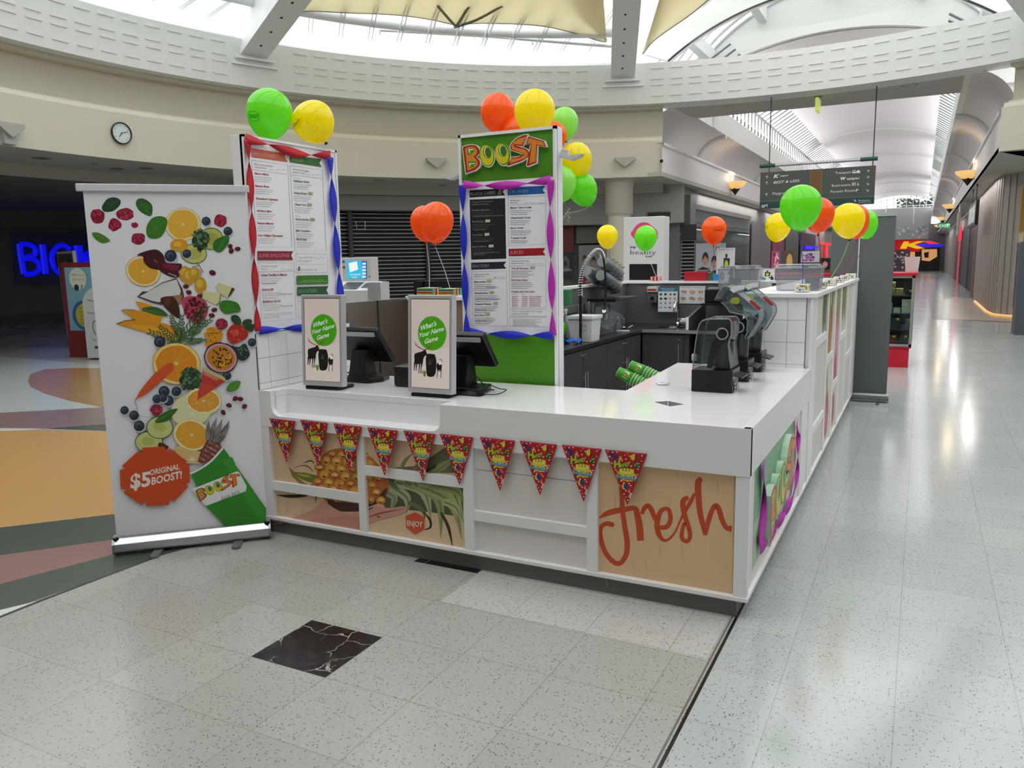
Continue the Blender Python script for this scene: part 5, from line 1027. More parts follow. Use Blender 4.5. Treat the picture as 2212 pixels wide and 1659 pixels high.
# ================================================================== BUNTING
bu = thing('pennant_bunting', 'string of ten red happy birthday pennant flags along the counter front', 'bunting', (-2.2, FY - .008, .6))
XF = [(582, 638, 905, 612, 1000), (649, 708, 909, 687, 1010), (721, 782, 917, 749, 1020), (794, 860, 925, 832, 1028), (872, 941, 932, 907, 1040), (950, 1023, 939, 988, 1048), (1037, 1113, 946, 1075, 1061), (1123, 1204, 954, 1164, 1070), (1214, 1300, 963, 1254, 1084), (1307, 1398, 973, 1356, 1092)]
tops = []
FW, FH = .195, .275
def flag_art(fr):
    A = Art(fr, w=.0006); r = random.Random(4)
    s = FW / 1050.0                                            # drawing units of the flag photograph
    def T(x, y): return ((x - 0) * s, -(y - 160) * FH / 1430)
    A.tf = T; A.up = -1
    A.poly([(0, 150), (1045, 190), (545, 1590)], '#b0121e')
    A.stroke([(0, 145), (1045, 175)], 34, '#c84a58')
    for k, (x, y) in enumerate([(75, 185), (300, 180), (190, 200), (565, 195), (730, 210), (925, 228), (500, 245), (620, 260), (113, 315), (180, 355), (370, 350), (525, 350), (910, 365), (165, 490), (655, 525), (600, 500), (820, 590), (265, 660), (710, 620), (805, 740), (400, 945), (555, 945), (465, 990), (595, 995), (370, 1070), (635, 1045), (515, 1200), (597, 1165), (590, 1215), (463, 1293), (513, 1365), (553, 1445), (540, 525)]):
        A.ell(x, y, 20, 20, '#f0f0ee' if k % 3 else '#e8a43a', 0, 5 if k % 2 else 8)
    A.poly([(85, 175), (150, 190), (325, 290), (290, 370), (240, 410), (195, 400), (150, 250)], '#352468')
    for k in range(12): A.ell(r.uniform(190, 290), r.uniform(250, 370), 7, 7, '#a83a7c', 0, 6)
    A.stroke([(385, 280), (435, 410)], 40, '#d8c048'); 
    for k in range(4): A.stroke([(375 + k * 14, 300 + k * 30), (420 + k * 8, 290 + k * 30)], 9, '#b0121e')
    A.ell(760, 310, 46, 72, '#7c0e18'); A.ell(697, 285, 56, 74, '#dccb2a'); A.stroke([(700, 355), (705, 395)], 8, '#dccb2a')
    A.poly([(870, 330), (865, 580), (780, 570), (710, 520), (740, 460), (840, 370)], '#155a24')
    for p in ((795, 450), (838, 437), (752, 495), (838, 520)): A.ell(*p, 17, 17, '#dce08a', 0, 7)
    A.text('H', (235, 622), (395, 585), 190, '#1a1a14', off=.05); A.text('H', (225, 610), (385, 572), 190, '#a8c83a', off=.05); A.text('appy', (385, 585), (650, 470), 100, '#1a1a14', off=.04); A.text('appy', (378, 576), (643, 462), 100, '#a8c83a', off=.03)
    A.poly([(360, 640), (420, 600), (600, 590), (710, 640), (700, 800), (380, 790)], '#dccb2a', sm=3); A.ell(535, 650, 175, 62, '#e6d84a'); A.stroke([(365, 655), (420, 705), (540, 720), (660, 700), (708, 650)], 12, '#f0e890', 3)
    for x in (447, 527, 607): A.stroke([(x, 670), (x, 575)], 18, '#20201a')
    for p in ((480, 650), (548, 650), (505, 690), (570, 690)): A.ell(*p, 10, 8, '#2c2c1c', 0, 6)
    A.stroke([(390, 905), (690, 912)], 40, '#e2cc2c'); A.poly([(415, 770), (690, 780), (690, 860), (415, 880)], '#dccb2a')
    A.text('birthday', (290, 880), (800, 895), 105, '#1c2a50', off=.07); A.text('birthday', (285, 868), (793, 884), 105, '#8cc4e0', off=.02)
    A.ell(475, 1090, 64, 78, '#e0c83a'); A.ell(512, 1078, 56, 74, '#1c3a80')
    A.stroke([(735, 740), (790, 830)], 44, '#f0eee6'); A.stroke([(640, 1240), (600, 1380)], 50, '#e8e0d0'); A.stroke([(300, 680), (340, 770)], 36, '#d8b84a')
    for k in range(4): A.stroke([(725 + k * 16, 770 + k * 20), (765 + k * 16, 750 + k * 20)], 9, '#b0121e'); A.stroke([(600 + k * -4, 1270 + k * 28), (650 - k * 6, 1265 + k * 28)], 9, '#b0121e')
    return A
rnd = random.Random(2); fl_me = None
for i, (xa, xb, y, xt, yt) in enumerate(XF):
    Pa = ony(xa, y, FY - .01); Pb = ony(xb, y + (xb - xa) * .075, FY - .01); Pt = ony(xt, yt, FY - .012); tops += [Pa, Pb]
    if fl_me is None:
        A = flag_art(Frame((0, 0, 0), (1, 0, 0))); o = A.mb.build('pennant', attr_mat('pennant_ink', .3), bu, local=True); fl_me = o
        mk = MB(); mk.add([(0, .0012, 0), (FW, .0012, 0), (FW * .515, .0012, -FH * 1.0)], [(0, 2, 1)]); 
    else:
        o = fl_me.copy(); scene.collection.objects.link(o); o.parent = bu
    base = WM[bu.name].inverted(); w = (Pb - Pa).length; h = (Pa.z + Pb.z) / 2 - Pt.z
    dxn = nrm(Pb - Pa); ang = math.atan2(-(dxn.z), dxn.x)
    tiltx = rnd.uniform(-.05, .03); M = Matrix.Translation(base @ Pa) @ Matrix.Rotation(ang, 4, 'Y') @ Matrix.Rotation(tiltx, 4, 'X') @ Matrix.Diagonal((w / FW, 1, h / FH, 1))
    loc, rot, sc_ = M.decompose(); o.location = loc; o.rotation_euler = rot.to_euler(); o.scale = sc_; o['label'] = 'red happy birthday pennant'
m = MB(); m.tube([tuple(p + Vector((0, .002, .001))) for p in tops], .0018, 6); m.build('string', mat('bunting_string', '#d8d4d4', .6), bu)
# ================================================================== COUNTER EQUIPMENT
bez = mat('silver_bezel', '#c6c8ca', .35, metal=.3)
def oz(x, y, z): return onz(x, y, z)
# ---- customer displays
def q5(x, y): return (620 + x / 4.608, 620 + y / 4.608)
P0, P1_ = oz(*q5(1205, 1045), .912), oz(*q5(1640, 1075), .912); du2 = nrm(P1_ - P0); Wd = (P1_ - P0).length; Hd = .545
d2 = thing('customer_display', 'second portrait display with green badge, nearest the menu sign tower', 'display screen', tuple(P0 + du2 * Wd / 2 - Vector((0, 0, .022))), math.atan2(du2.y, du2.x), 'portrait screens on the counter')
lean = math.radians(3.5); DF0 = Frame(P0, du2, (0, 0, 1)); DV = Vector((0, 0, 1)) * math.cos(lean) - DF0.N * math.sin(lean); DF = Frame(P0, du2, DV)
m = MB(); m.prism([(0, 0), (Wd, 0), (Wd, Hd), (0, Hd)], DF, -.05, 0); m.build('housing', bez, d2, bevel=.004)
m = MB(); m.prism([(.018, .028), (Wd - .012, .028), (Wd - .012, Hd - .02), (.018, Hd - .02)], DF, -.001, .0006); m.build('screen_border', blk, d2)
m = MB(); m.prism([(.02, .0), (Wd - .03, .0), (Wd - .02, .15), (.03, .15)], Frame(P0 - Vector((0, 0, .012)), du2, -DF0.N), -.010, .010); m.build('base', blkm, d2, bevel=.003)
m = MB(); m.prism([(.05, 0), (.17, 0), (.15, .3), (.07, .3)], Frame(P0 - DF0.N * .1, du2, DV), -.03, .03); m.build('stand', blk, d2, bevel=.003)
A = Art(DF, False, w=.0009)
def SV(x, y): return (.022 + (x - 1285) / 392 * (Wd - .036), .030 + (1012 - y) / 825 * (Hd - .054))   # screen drawing units
A.tf = lambda x, y: SV(x, y); A.up = -1
A.poly([(1285, 187), (1677, 187), (1677, 1012), (1285, 1012)], '#d9c9c4'); A.poly([(1285, 700), (1677, 620), (1677, 1012), (1285, 1012)], '#dfd2cc')
bpts = []
for k in range(96): a = 2 * PI * k / 96; r = 1 if k % 2 else .93; bpts.append((1500 + 150 * r * math.cos(a), 500 + 165 * r * math.sin(a)))
A.poly(bpts, '#46a018')
A.text("What's", (1385, 478), (1545, 425), 46, '#f0f0e8', shear=.25, off=.012); A.text('Your Name', (1370, 545), (1618, 470), 42, '#f0f0e8', shear=.25, off=.012); A.text('Game', (1425, 600), (1560, 560), 44, '#f0f0e8', shear=.25, off=.012)
BR = '#1e1a1a'
A.poly([(1320, 700), (1350, 685), (1400, 670), (1425, 650), (1440, 670), (1450, 700), (1425, 715), (1410, 745), (1400, 780), (1330, 790), (1318, 740)], BR, sm=3)
for x0, x1 in ((1325, 1318), (1345, 1338), (1375, 1368), (1398, 1388)): A.stroke([(x0, 770), (x1, 830), (x1 - 2, 880 if x0 > 1360 else 855)], [20, 9, 8], BR, 3)
A.stroke([(1420, 655), (1380, 640), (1345, 620), (1318, 575)], [5, 8, 8, 3], '#5c3222', 3); A.stroke([(1345, 620), (1322, 612)], 4, '#5c3222'); A.stroke([(1430, 655), (1470, 635), (1505, 600)], [5, 12, 4], '#8a4a2c', 3); A.stroke([(1450, 640), (1465, 615)], 5, '#8a4a2c')
A.poly([(1445, 700), (1470, 690), (1510, 692), (1530, 700), (1545, 760), (1540, 850), (1525, 890), (1495, 905), (1450, 895), (1440, 820), (1436, 750)], BR, sm=3); A.ell(1480, 770, 22, 26, '#3a3030'); A.ell(1480, 780, 9, 7, '#5a4a44')
A.poly([(1545, 800), (1560, 770), (1590, 770), (1600, 800), (1590, 850), (1560, 850)], BR, sm=3); A.poly([(1560, 745), (1590, 740), (1605, 770), (1580, 790), (1565, 775)], '#e8e4e0', sm=3); A.stroke([(1565, 745), (1590, 738), (1605, 765)], [4, 8, 4], BR)
for x in (1556, 1570, 1582, 1592): A.stroke([(x, 840), (x - 4, 910)], 6, '#e8e4e0' if x % 4 else BR)
A.poly([(1408, 855), (1440, 852), (1434, 905), (1414, 906)], '#4a8a30'); A.ell(1405, 865, 9, 18, '#b88a4c', 0, 8)
A.build('screen_picture', d2, attr_mat('display_ink', .15, emit=.35))
Pa = oz(*q5(140, 975), .912); Pb = oz(*q5(515, 995), .912); d_ = nrm(Pb - Pa)
d1 = dup(d2, tuple(Pa + d_ * (Wd / 2 + .012) - Vector((0, 0, .022))), math.atan2(d_.y, d_.x), 'first portrait display with green badge, below the smoothies menu board')
# ---- tills behind the displays
def till(lbl, ref, off):
    T = lambda x, y, Y: ony(ref[0] + x, ref[1] + y, Y) + Vector(off)
    a = ony(*ref[0], ref[1])                                     # top right corner of the back of the screen
    t = thing('pos_terminal', lbl, 'till', (a.x - .2, a.y + .12, .89)); W = .38
    bot = ony(*ref[2], ref[3]); V = nrm(a - bot); L = (a - bot).length
    F_ = Frame((bot.x - W, bot.y, bot.z), (1, 0, 0), Vector((0, V.y, V.z)))
    m = MB(); m.prism([(.0, 0), (W, 0), (W, L), (0, L)], F_, -.035, 0); m.build('screen_body', blk, t, bevel=.006)
    m = MB(); m.prism([(.10, L - .045), (W - .03, L - .045), (W - .02, L - .012), (.10, L - .012)], F_, 0, .006); m.build('silver_strip', bez, t)
    m = MB(); m.prism([(.01, .01), (W - .01, .01), (W - .01, L - .01), (.01, L - .01)], F_, -.0365, -.034); m.build('touch_glass', mat('touch_glass', '#08090a', .08), t)
    bx, by = bot.x - W * .5, (a.y + bot.y) / 2 + .02
    m = MB(); m.prism([(by - .09, .905), (by + .06, .905), (by + .02, (a.z + bot.z) / 2 - .02), (by - .04, (a.z + bot.z) / 2 - .02)], Frame((bx, 0, 0), (0, 1, 0)), -.06, .06); m.build('stand', blk, t, bevel=.006)
    m = MB(); m.prism([(bx - .12, by - .12), (bx + .13, by - .12), (bx + .17, by - .02), (bx + .13, by + .10), (bx - .12, by + .10)], Frame((0, 0, .89), (1, 0, 0), (0, 1, 0)), 0, .035); m.build('base', blk, t, bevel=.008)
    return t, (bx, by)
t1_, c1 = till('left black till with silver strip, behind the first display', [q5(880, 440), 3.95, q5(1062, 755), 4.12], (0, 0, 0))
t2_, c2_ = till('right black till with silver strip, beside the menu sign tower', [q5(1935, 490), 3.82, q5(2090, 800), 3.98], (0, 0, 0))
m = MB(); a = ony(*q5(1130, 770), 3.98); m.box(a.x, a.x + .13, 3.9, 4.06, .891, a.z); o = one(m, 'receipt_printer', blk, 'small black receipt printer left of the second display', 'printer', bevel=.012)
m = MB(); p = oz(*q5(1860, 1060), .9); m.sheet(lambda u, v: Vector((p.x - .10 + .16 * u, p.y - .035 + .07 * v, .892 + .03 * math.sin(PI * min(max(v, .05), .95)) * math.sin(PI * min(max(u, .05), .95)))), 8, 8); m.box(p.x - .1, p.x + .06, p.y - .035, p.y + .035, .891, .896)
sc_ = thing('barcode_scanner', 'black handheld scanner lying by the right till', 'scanner', (p.x, p.y, .89)); m.build('body', blk, sc_); m = MB()
c0_ = Vector((p.x + .05, p.y, .9)); m.tube(spline([tuple(c0_), tuple(c0_ + Vector((.09, .01, .002))), tuple(c0_ + Vector((.12, .07, .02))), tuple(c0_ + Vector((.05, .12, .015))), tuple(c0_ + Vector((-.03, .15, .03)))], 8), .003, 6); m.build('cable', blk, sc_)
m = MB(); q = Vector((c2_[0] + .08, c2_[1] - .05, .93)); m.tube(spline([tuple(q), tuple(q + Vector((.06, -.04, .06))), tuple(q + Vector((.10, -.02, .0))), tuple(q + Vector((.07, .03, -.02))), tuple(q + Vector((.1, .09, -.03)))], 8), .0035, 6); one(m, 'till_cable', blk, 'black cable looping at the foot of the right till', 'cable')
# small clear dish on the worktop
m = MB(); p = oz(1432, 832, .89); m.lathe([(0, .002), (.036, .002), (.042, .012), (.04, .012), (.034, .005), (0, .005)], 24, Matrix.Translation((p.x, p.y, .89))); one(m, 'clear_dish', glass('clear_plastic', '#f0f3f5', .15), 'small clear dish on the worktop near the waste chute', 'dish')
# ---- blenders
smoke = glass('smoked_hood', '#d6dcdf', .12, .03, dens=.02); smoke2 = glass('clear_hood', '#cbd6db', .14, .04, dens=.05)
def q7(x, y): return (1450 + x / 5.529, 580 + y / 5.529)
def XZ(pts, Y, n): return [((lambda P: (P.x, P.z))(ony(*q7(*p), Y))) for p in pts]
YB = 4.37
def blender(lbl, Y, hood, first=None):
    b = thing('blender', lbl, 'blender', (-1.0, Y + .1, .89), 0, 'bar blenders on the right arm of the worktop'); dy = Y - YB
    F_ = Frame((0, Y, 0), (1, 0, 0))
    XB = XZ([(243, 1205), (245, 1475), (715, 1495), (710, 1200)], YB, 0); x0, x1 = XB[0][0], -.897; zt = XB[0][1]
    m = MB(); m.box(x0, x1, Y, Y + .19, .892, zt); m.box(x0 + .1, x0 + .104, Y - .001, Y + .01, .9, zt - .01); m.build('base', blk, b, bevel=.006)
    m = MB(); m.prism([(Y + .01, zt - .055), (Y + .18, zt - .055), (Y + .19, zt + .005), (Y, zt + .005)], Frame((x1, 0, 0), (0, 1, 0)), -.01, .006); fl = [(x1 - .002, Y + .01, zt - .02), (x1 - .002, Y + .19, zt - .02), (x1 + .055, Y + .19, zt - .035), (x1 + .055, Y + .01, zt - .035)]
    m.add(fl + [Vector(v) - Vector((0, 0, .006)) for v in fl], [(0, 3, 2, 1), (4, 5, 6, 7), (0, 1, 5, 4), (3, 7, 6, 2), (0, 4, 7, 3), (1, 2, 6, 5)]); m.build('control_flap', mat('dark_flap', '#2a2b2c', .3), b)
    m = MB(); m.box(x1, x1 + .004, Y + .03, Y + .16, zt - .15, zt - .06); cp = m.build('control_panel', mat('panel_grey', '#4a4c4e', .35, metal=.5), b)
    m = MB()
    for k in range(4): m.box(x1 + .004, x1 + .009, Y + .05, Y + .085, zt - .145 + k * .02, zt - .132 + k * .02)
    m.box(x1 + .004, x1 + .008, Y + .11, Y + .14, zt - .14, zt - .08); m.build('buttons', mat('button_pale', '#b9bcc0', .4), cp)
    m = MB(); m.prism([(x0 + .02, .895), (x1 - .01, .895), (x1 + .004, .915), (x1 + .004, .955), (x0 + .02, .955)], Frame((0, Y - .001, 0), (1, 0, 0)), -.192, .001) if False else m.box(x1 - .01, x1 + .004, Y + .01, Y + .18, .895, .93); m.build('foot_panel', mat('panel_grey', '#4a4c4e', .35, metal=.5), b)
    arch = XZ([(415, 1195), (430, 1080), (470, 920), (540, 790), (620, 700), (690, 655), (708, 700), (708, 800), (640, 880), (560, 940), (510, 1030), (480, 1110), (472, 1195)], YB, 0)
    m = MB(); m.prism(arch, F_, -.045, -.015); m.prism(arch, F_, -.175, -.145); m.build('housing_arm', mat('arm_black', '#17181a', .25), b, bevel=.003)
    cx = XZ([(610, 780)], YB, 0)[0]
    m = MB(); m.cyl((cx[0], Y - .004, cx[1]), (cx[0], Y + .19, cx[1]), .022, n=20); m.build('hinge', mat('hinge_dark', '#202224', .2), b)
    m = MB(); m.tube([(cx[0] + .03 * math.cos(a), Y - .003, cx[1] + .03 * math.sin(a)) for a in [2 * PI * k / 24 for k in range(24)]], .004, 6, True); m.build('hinge_ring', mat('ring_grey', '#8a8d90', .3), b)
    # jug inside
    jx = (x0 + x1) / 2 + .045; m = MB(); m.lathe([(.045, zt), (.052, zt + .02), (.058, zt + .15), (.062, zt + .16)], 18, Matrix.Translation((jx, Y + .095, 0))); m.build('jug_base', mat('jug_dark', '#2c3034', .25), b)
    if hood == 'closed':
        prof = [(258, 1195), (262, 1120), (292, 880), (318, 730), (335, 670), (370, 625), (430, 603), (690, 603), (720, 640), (718, 790), (690, 870), (682, 920), (700, 1100), (715, 1195)]
        pr = XZ(prof, YB, 0)
    else:
        prof = [(522, 375), (565, 290), (612, 222), (660, 210), (720, 240), (860, 350), (1010, 478), (1040, 520), (1048, 580), (1030, 640), (960, 760), (905, 842), (880, 835), (905, 760), (910, 620), (870, 560), (790, 540), (700, 520), (650, 450), (600, 405)]
        pr = XZ(prof, 4.81, 0)
    F2 = Frame((0, Y, 0), (1, 0, 0)); m = MB()
    tri = tessellate_polygon([[Vector((p[0], p[1], 0)) for p in pr]]); n = len(pr)
    for w in (.0, -.19): m.add([F2.at(p[0], p[1], w) for p in pr], [tuple(t_) for t_ in tri])
    for i in range(n - 1): m.add([F2.at(*pr[i], 0), F2.at(*pr[i + 1], 0), F2.at(*pr[i + 1], -.19), F2.at(*pr[i], -.19)], [(0, 1, 2, 3)], 0, True)
    h = m.build('sound_hood', smoke if hood == 'closed' else smoke2, b); h['label'] = 'clear smoky sound hood, ' + ('shut' if hood == 'closed' else 'swung open')
    for w in (.001, -.191): m = MB(); m.tube([F2.at(p[0], p[1], w) for p in pr], .0035, 6); m.build('hood_rim', mat('hood_rim_grey', '#7b868c', .15), h)
    if hood == 'closed':
        m = MB(); a, c = XZ([(245, 1075), (262, 1040)], YB, 0); m.cyl((a[0] - .012, Y + .06, a[1]), (a[0] + .012, Y + .06, a[1]), .02, n=16); m.build('hood_latch', mat('latch_clear', '#a8adb2', .2), b)
        A = Art(Frame((x1 - .001, 0, 0), (0, 1, 0))); 
    else:
        A = Art(F2, w=.003); c1_, c3_ = XZ([(765, 385)], 4.81, 0)[0], XZ([(940, 420), (985, 480), (1075, 480), (900, 395)], 4.81, 0)
        A.blob(c1_[0], c1_[1], .028, .022, '#9aa82e', 0, 12, .12, random.Random(1)); A.blob(c3_[0][0] + .03, c3_[0][1] - .01, .045, .012, '#a83a34', -.75, 10, .1, random.Random(1)); A.build('sticker', h)
        wp = XZ([(700, 250), (745, 215), (800, 208), (795, 262), (750, 292)], 4.81, 0); m = MB(); m.prism(wp, F2, -.2, .012); m.build('hood_handle', mat('handle_pale', '#dcdedf', .4), b)
    return b
blender('black bar blender with its hood shut, nearest the front of the worktop', YB, 'closed')
blender('black bar blender with its clear hood swung open, between the other two', 4.81, 'open')
blender('black bar blender with open hood, against the white tiled end wall', 5.262, 'open')
# ---- cup stacks reaching out from under the right arm of the worktop
cup_m = mat('cup_green', '#3f9a1e', .45); rim_m = mat('cup_rim', '#dfe2da', .4)
CL = lambda i, lbl: 'green nested cup with white rim, %s from the logo end of %s' % (('', 'second', 'third', 'fourth', 'fifth', 'sixth', 'seventh', 'eighth', 'ninth', 'tenth', 'eleventh')[i], lbl)
def cup_stack(a, b, n, Y, lbl):
    A0, B0 = ony(*a, Y), ony(*b, Y); ax = nrm(B0 - A0); L = (B0 - A0).length; side_ = nrm(ax.cross(Vector((0, 0, 1)))); up_ = side_.cross(ax)
    M0 = Matrix((side_, up_, ax)).transposed().to_4x4(); first = None
    for i in range(n):
        o = A0 + ax * (0 if i == 0 else (.088 + (i - 1) * .0215)); 
        if i == 0: base = o
        if first is None:
            t = thing('paper_cup', 'green paper cup with white logo panel at the upper end of ' + lbl, 'cup', tuple(o), 0, 'nested green paper cups'); L2W = M0
            m = MB(); m.lathe([(0, .004), (.033, .004), (.034, 0), (.036, .0), (.047, .118), (.045, .118), (.034, .01)], 28, Matrix.Translation(o) @ M0); m.build('cup_body', cup_m, t)
            m = MB(); m.tube([o + M0 @ Vector((.0475 * math.cos(k * PI / 14), .0475 * math.sin(k * PI / 14), .118)) for k in range(28)], .0028, 6, True); m.build('rolled_rim', rim_m, t)
            m = MB(); m.tube([o + M0 @ Vector((.0355 * math.cos(k * PI / 14), .0355 * math.sin(k * PI / 14), .001)) for k in range(28)], .002, 6, True); m.build('base_rim', rim_m, t)
            # logo panel wrapped on the side that shows
            to = nrm(EYEV - o); th0 = math.atan2(to.dot(up_), to.dot(side_)) + .1
            def cyl_(x, y): 
                rr = .0365 + (.0115) * (y / .118) + .0009; th = th0 + x / .04; return (th, y, rr)
            class CF:
                N = None
                def at(s_, u, v, w=0): th = th0 + u / .041; rr = .0364 + .0108 * (v / .118) + .0004 + w * .5; return o + M0 @ Vector((rr * math.cos(th), rr * math.sin(th), v))
            A = Art(CF(), w=.0004); A.poly([(-.024, .045), (-.008, .045), (.008, .045), (.024, .045), (.024, .085), (.008, .085), (-.008, .085), (-.024, .085)], '#dfe3e0'); boost_logo(A, lambda x, y: (-.020 + (x - 135) / 1800 * .040, .080 - (y - 220) / 840 * .03), False); A.build('cup_logo', t)
            m = MB(); oc = o; m.lathe([(.0478 - .004, .094), (.047, .118)], 28, Matrix.Translation(o) @ M0)
            first = t
        else:
            if i == 1:
                t = thing('paper_cup', CL(i, lbl), 'cup', tuple(o), 0, 'nested green paper cups'); zsh = .118 - .0
                m = MB(); m.lathe([(.0452, .012), (.047, .030), (.0465, .030)], 28, Matrix.Translation(o) @ M0); m.lathe([(.036, -.088), (.0455, .012)], 20, Matrix.Translation(o) @ M0); m.build('cup_body', cup_m, t)
                m = MB(); m.tube([o + M0 @ Vector((.0478 * math.cos(k * PI / 14), .0478 * math.sin(k * PI / 14), .030)) for k in range(28)], .0028, 6, True); m.build('rolled_rim', rim_m, t); second = t
            else: dup(second, tuple(o), 0, CL(i, lbl))
cup_stack((1362, 789), (1440, 828), 7, 5.3, 'the upper leaning stack')
cup_stack((1336, 803), (1420, 846), 11, 5.25, 'the lower leaning stack')
# ================================================================== BACK BENCHES INSIDE THE KIOSK
door_m = mat('dark_cabinet_door', '#413f3e', .35, noise=.04, scale=5); kick = mat('cabinet_kick', '#191919', .6); bench_m = mat('dark_bench_top', '#262524', .25); hand_m = mat('bar_handle', '#b4b5b6', .25, metal=.9)
lc = thing('back_cabinet', 'dark cabinet run along the left side inside the kiosk', 'cabinet', (-2.83, 6.5, 0))
m = MB(); m.box(-3.05, -2.625, 5.25, 8.05, .08, .86); m.build('carcass', door_m, lc); m = MB(); m.box(-3.05, -2.66, 5.25, 8.05, 0, .08); m.build('plinth', kick, lc)
def barhandle(p, par, v, L=.34): m = MB(); m.cyl(p, p + Vector((0, 0, L)), .006, n=10); m.cyl(p + Vector((0, 0, .05)), p + Vector((0, 0, .05)) - v * .035, .004, n=8); m.cyl(p + Vector((0, 0, L - .05)), p + Vector((0, 0, L - .05)) - v * .035, .004, n=8); m.build('handle', hand_m, par)
ys = [5.26, 5.85, 6.42, 7.0, 7.52, 8.04]
for i in range(5):
    m = MB(); m.box(-2.625, -2.603, ys[i] + .004, ys[i + 1] - .004, .1, .85); d = m.build('door', door_m, lc, bevel=.002)
    hy = ys[i + 1] - .03 if i in (1, 3) else ys[i] + .03
    barhandle(Vector((-2.572, hy, .32)), d, Vector((1, 0, 0))); m = MB(); m.cyl((-2.604, hy, .8), (-2.592, hy, .8), .012, n=12); m.build('lock', hand_m, d)
bc = thing('back_cabinet', 'dark cabinet under the hand basin at the rear of the kiosk', 'cabinet', (-2.35, 8.5, 0))
m = MB(); m.box(-2.6, -2.10, 8.085, 8.88, .08, .86); m.build('carcass', door_m, bc); m = MB(); m.box(-2.58, -2.12, 8.10, 8.88, 0, .08); m.build('plinth', kick, bc)
m = MB(); m.box(-2.595, -2.16, 8.062, 8.085, .1, .85); d = m.build('door', door_m, bc, bevel=.002); barhandle(Vector((-2.2, 8.03, .25)), d, Vector((0, -1, 0)), .5); m = MB(); m.cyl((-2.2, 8.062, .8), (-2.2, 8.05, .8), .012, n=12); m.build('lock', hand_m, d)
fg = thing('underbench_fridge', 'grey steel fridge under the rear bench', 'fridge', (-1.75, 8.5, 0)); m = MB(); m.box(-2.02, -1.15, 8.12, 8.86, .05, .84); m.build('body', mat('fridge_body', '#55585a', .3, metal=.7), fg); m = MB(); m.box(-1.98, -1.2, 8.10, 8.12, .12, .78); m.build('door', mat('fridge_door', '#6b6f71', .3, metal=.7), fg)
bt_ = thing('back_worktop', 'dark L-shaped bench top with basin behind the counter', 'counter top', (-2.7, 7.5, .86))
m = MB(); m.prism([(-3.05, 5.22), (-2.59, 5.22), (-2.59, 8.045), (-1.1, 8.045), (-1.1, 8.89), (-3.05, 8.89)], frz, .862, .898, holes=[[(-2.52, 8.25), (-2.22, 8.25), (-2.22, 8.55), (-2.52, 8.55)]]); m.build('slab', bench_m, bt_, bevel=.003)
m = MB(); m.box(-2.59, -1.1, 8.032, 8.045, .868, .899); m.build('front_edge', mat('pale_edge', '#a2a2a0', .3, metal=.5), bt_)
m = MB(); m.lathe([(.15, .9), (.14, .80), (0, .78)], 20, Matrix.Translation((-2.37, 8.4, 0))); m.build('basin', chrome, bt_)
sp = thing('splashback', 'dark splashback wall with white cap around the rear benches', 'kiosk wall', (-2.5, 8.95, 0))
m = MB(); m.box(-3.12, -3.06, 5.3, 8.95, .0, 1.355); m.box(-3.12, -1.09, 8.9, 8.96, .0, 1.355); m.build('panel', dks, sp)
m = MB(); m.box(-3.15, -3.05, 5.3, 8.9, 1.355, 1.38); m.box(-3.15, -1.09, 8.88, 9.05, 1.355, 1.38); m.build('capping', lam, sp)
dv = MB(); dv.prism([(8.12, .9), (8.86, .9), (8.86, 1.12), (8.7, 1.12), (8.12, 1.02)], Frame((-2.13, 0, 0), (0, 1, 0)), -.012, .012); o = thing('bench_divider', 'dark upstand with pale front edge beside the basin', 'divider', (-2.13, 8.5, .9)); dv.build('panel', door_m, o)
m = MB(); m.box(-2.143, -2.117, 8.105, 8.12, .9, 1.03); m.build('edge_strip', lam, o)
# tap, dispenser, notices
tp_ = thing('mixer_tap', 'small curved chrome tap at the rear basin', 'tap', (-2.37, 8.62, .9)); m = MB(); m.tube([(-2.37, 8.62, .9), (-2.37, 8.62, 1.08)], .014, 10); m.tube([(-2.37 + .0, 8.62 - .075 + .075 * math.cos(a), 1.08 + .075 * math.sin(a)) for a in [PI * k / 12 for k in range(13)]] + [(-2.37, 8.47, 1.06)], .012, 10); m.lathe([(.028, .9), (.026, .925), (.015, .94)], 16, Matrix.Translation((-2.37, 8.62, 0))); m.build('spout', chrome, tp_); m = MB(); m.cyl((-2.37, 8.62, .955), (-2.33, 8.60, .975), .006, n=8); m.build('lever', chrome, tp_)
def wallbox(name, a, b, Y, dep, m_, label, cat, bv=.004):
    P, Q = ony(*a, Y), ony(*b, Y); mb = MB(); mb.box(P.x, Q.x, Y, Y + dep, Q.z, P.z); return P, Q, mb
P, Q, m = wallbox('x', (1400, 620), (1418, 654), 8.80, .09, None, '', ''); t = thing('soap_dispenser', 'grey wall dispenser with red striped lid by the wash notice', 'dispenser', ((P.x + Q.x) / 2, 8.85, Q.z)); m.build('body', mat('dispenser_grey', '#5c5b5a', .35), t, bevel=.006)
m = MB(); m.box(P.x - .005, Q.x + .005, 8.78, 8.9, P.z - .055, P.z + .005); m.build('lid', mat('dispenser_white', '#c9c8c6', .4), t); m = MB(); m.box(P.x, Q.x, 8.776, 8.781, P.z - .04, P.z - .02); m.build('red_stripe', mat('red_stripe', '#a8242c', .5), t); m = MB(); m.box(P.x + .03, Q.x - .03, 8.79, 8.80, Q.z + .03, Q.z + .07); m.build('lever', blk, t)
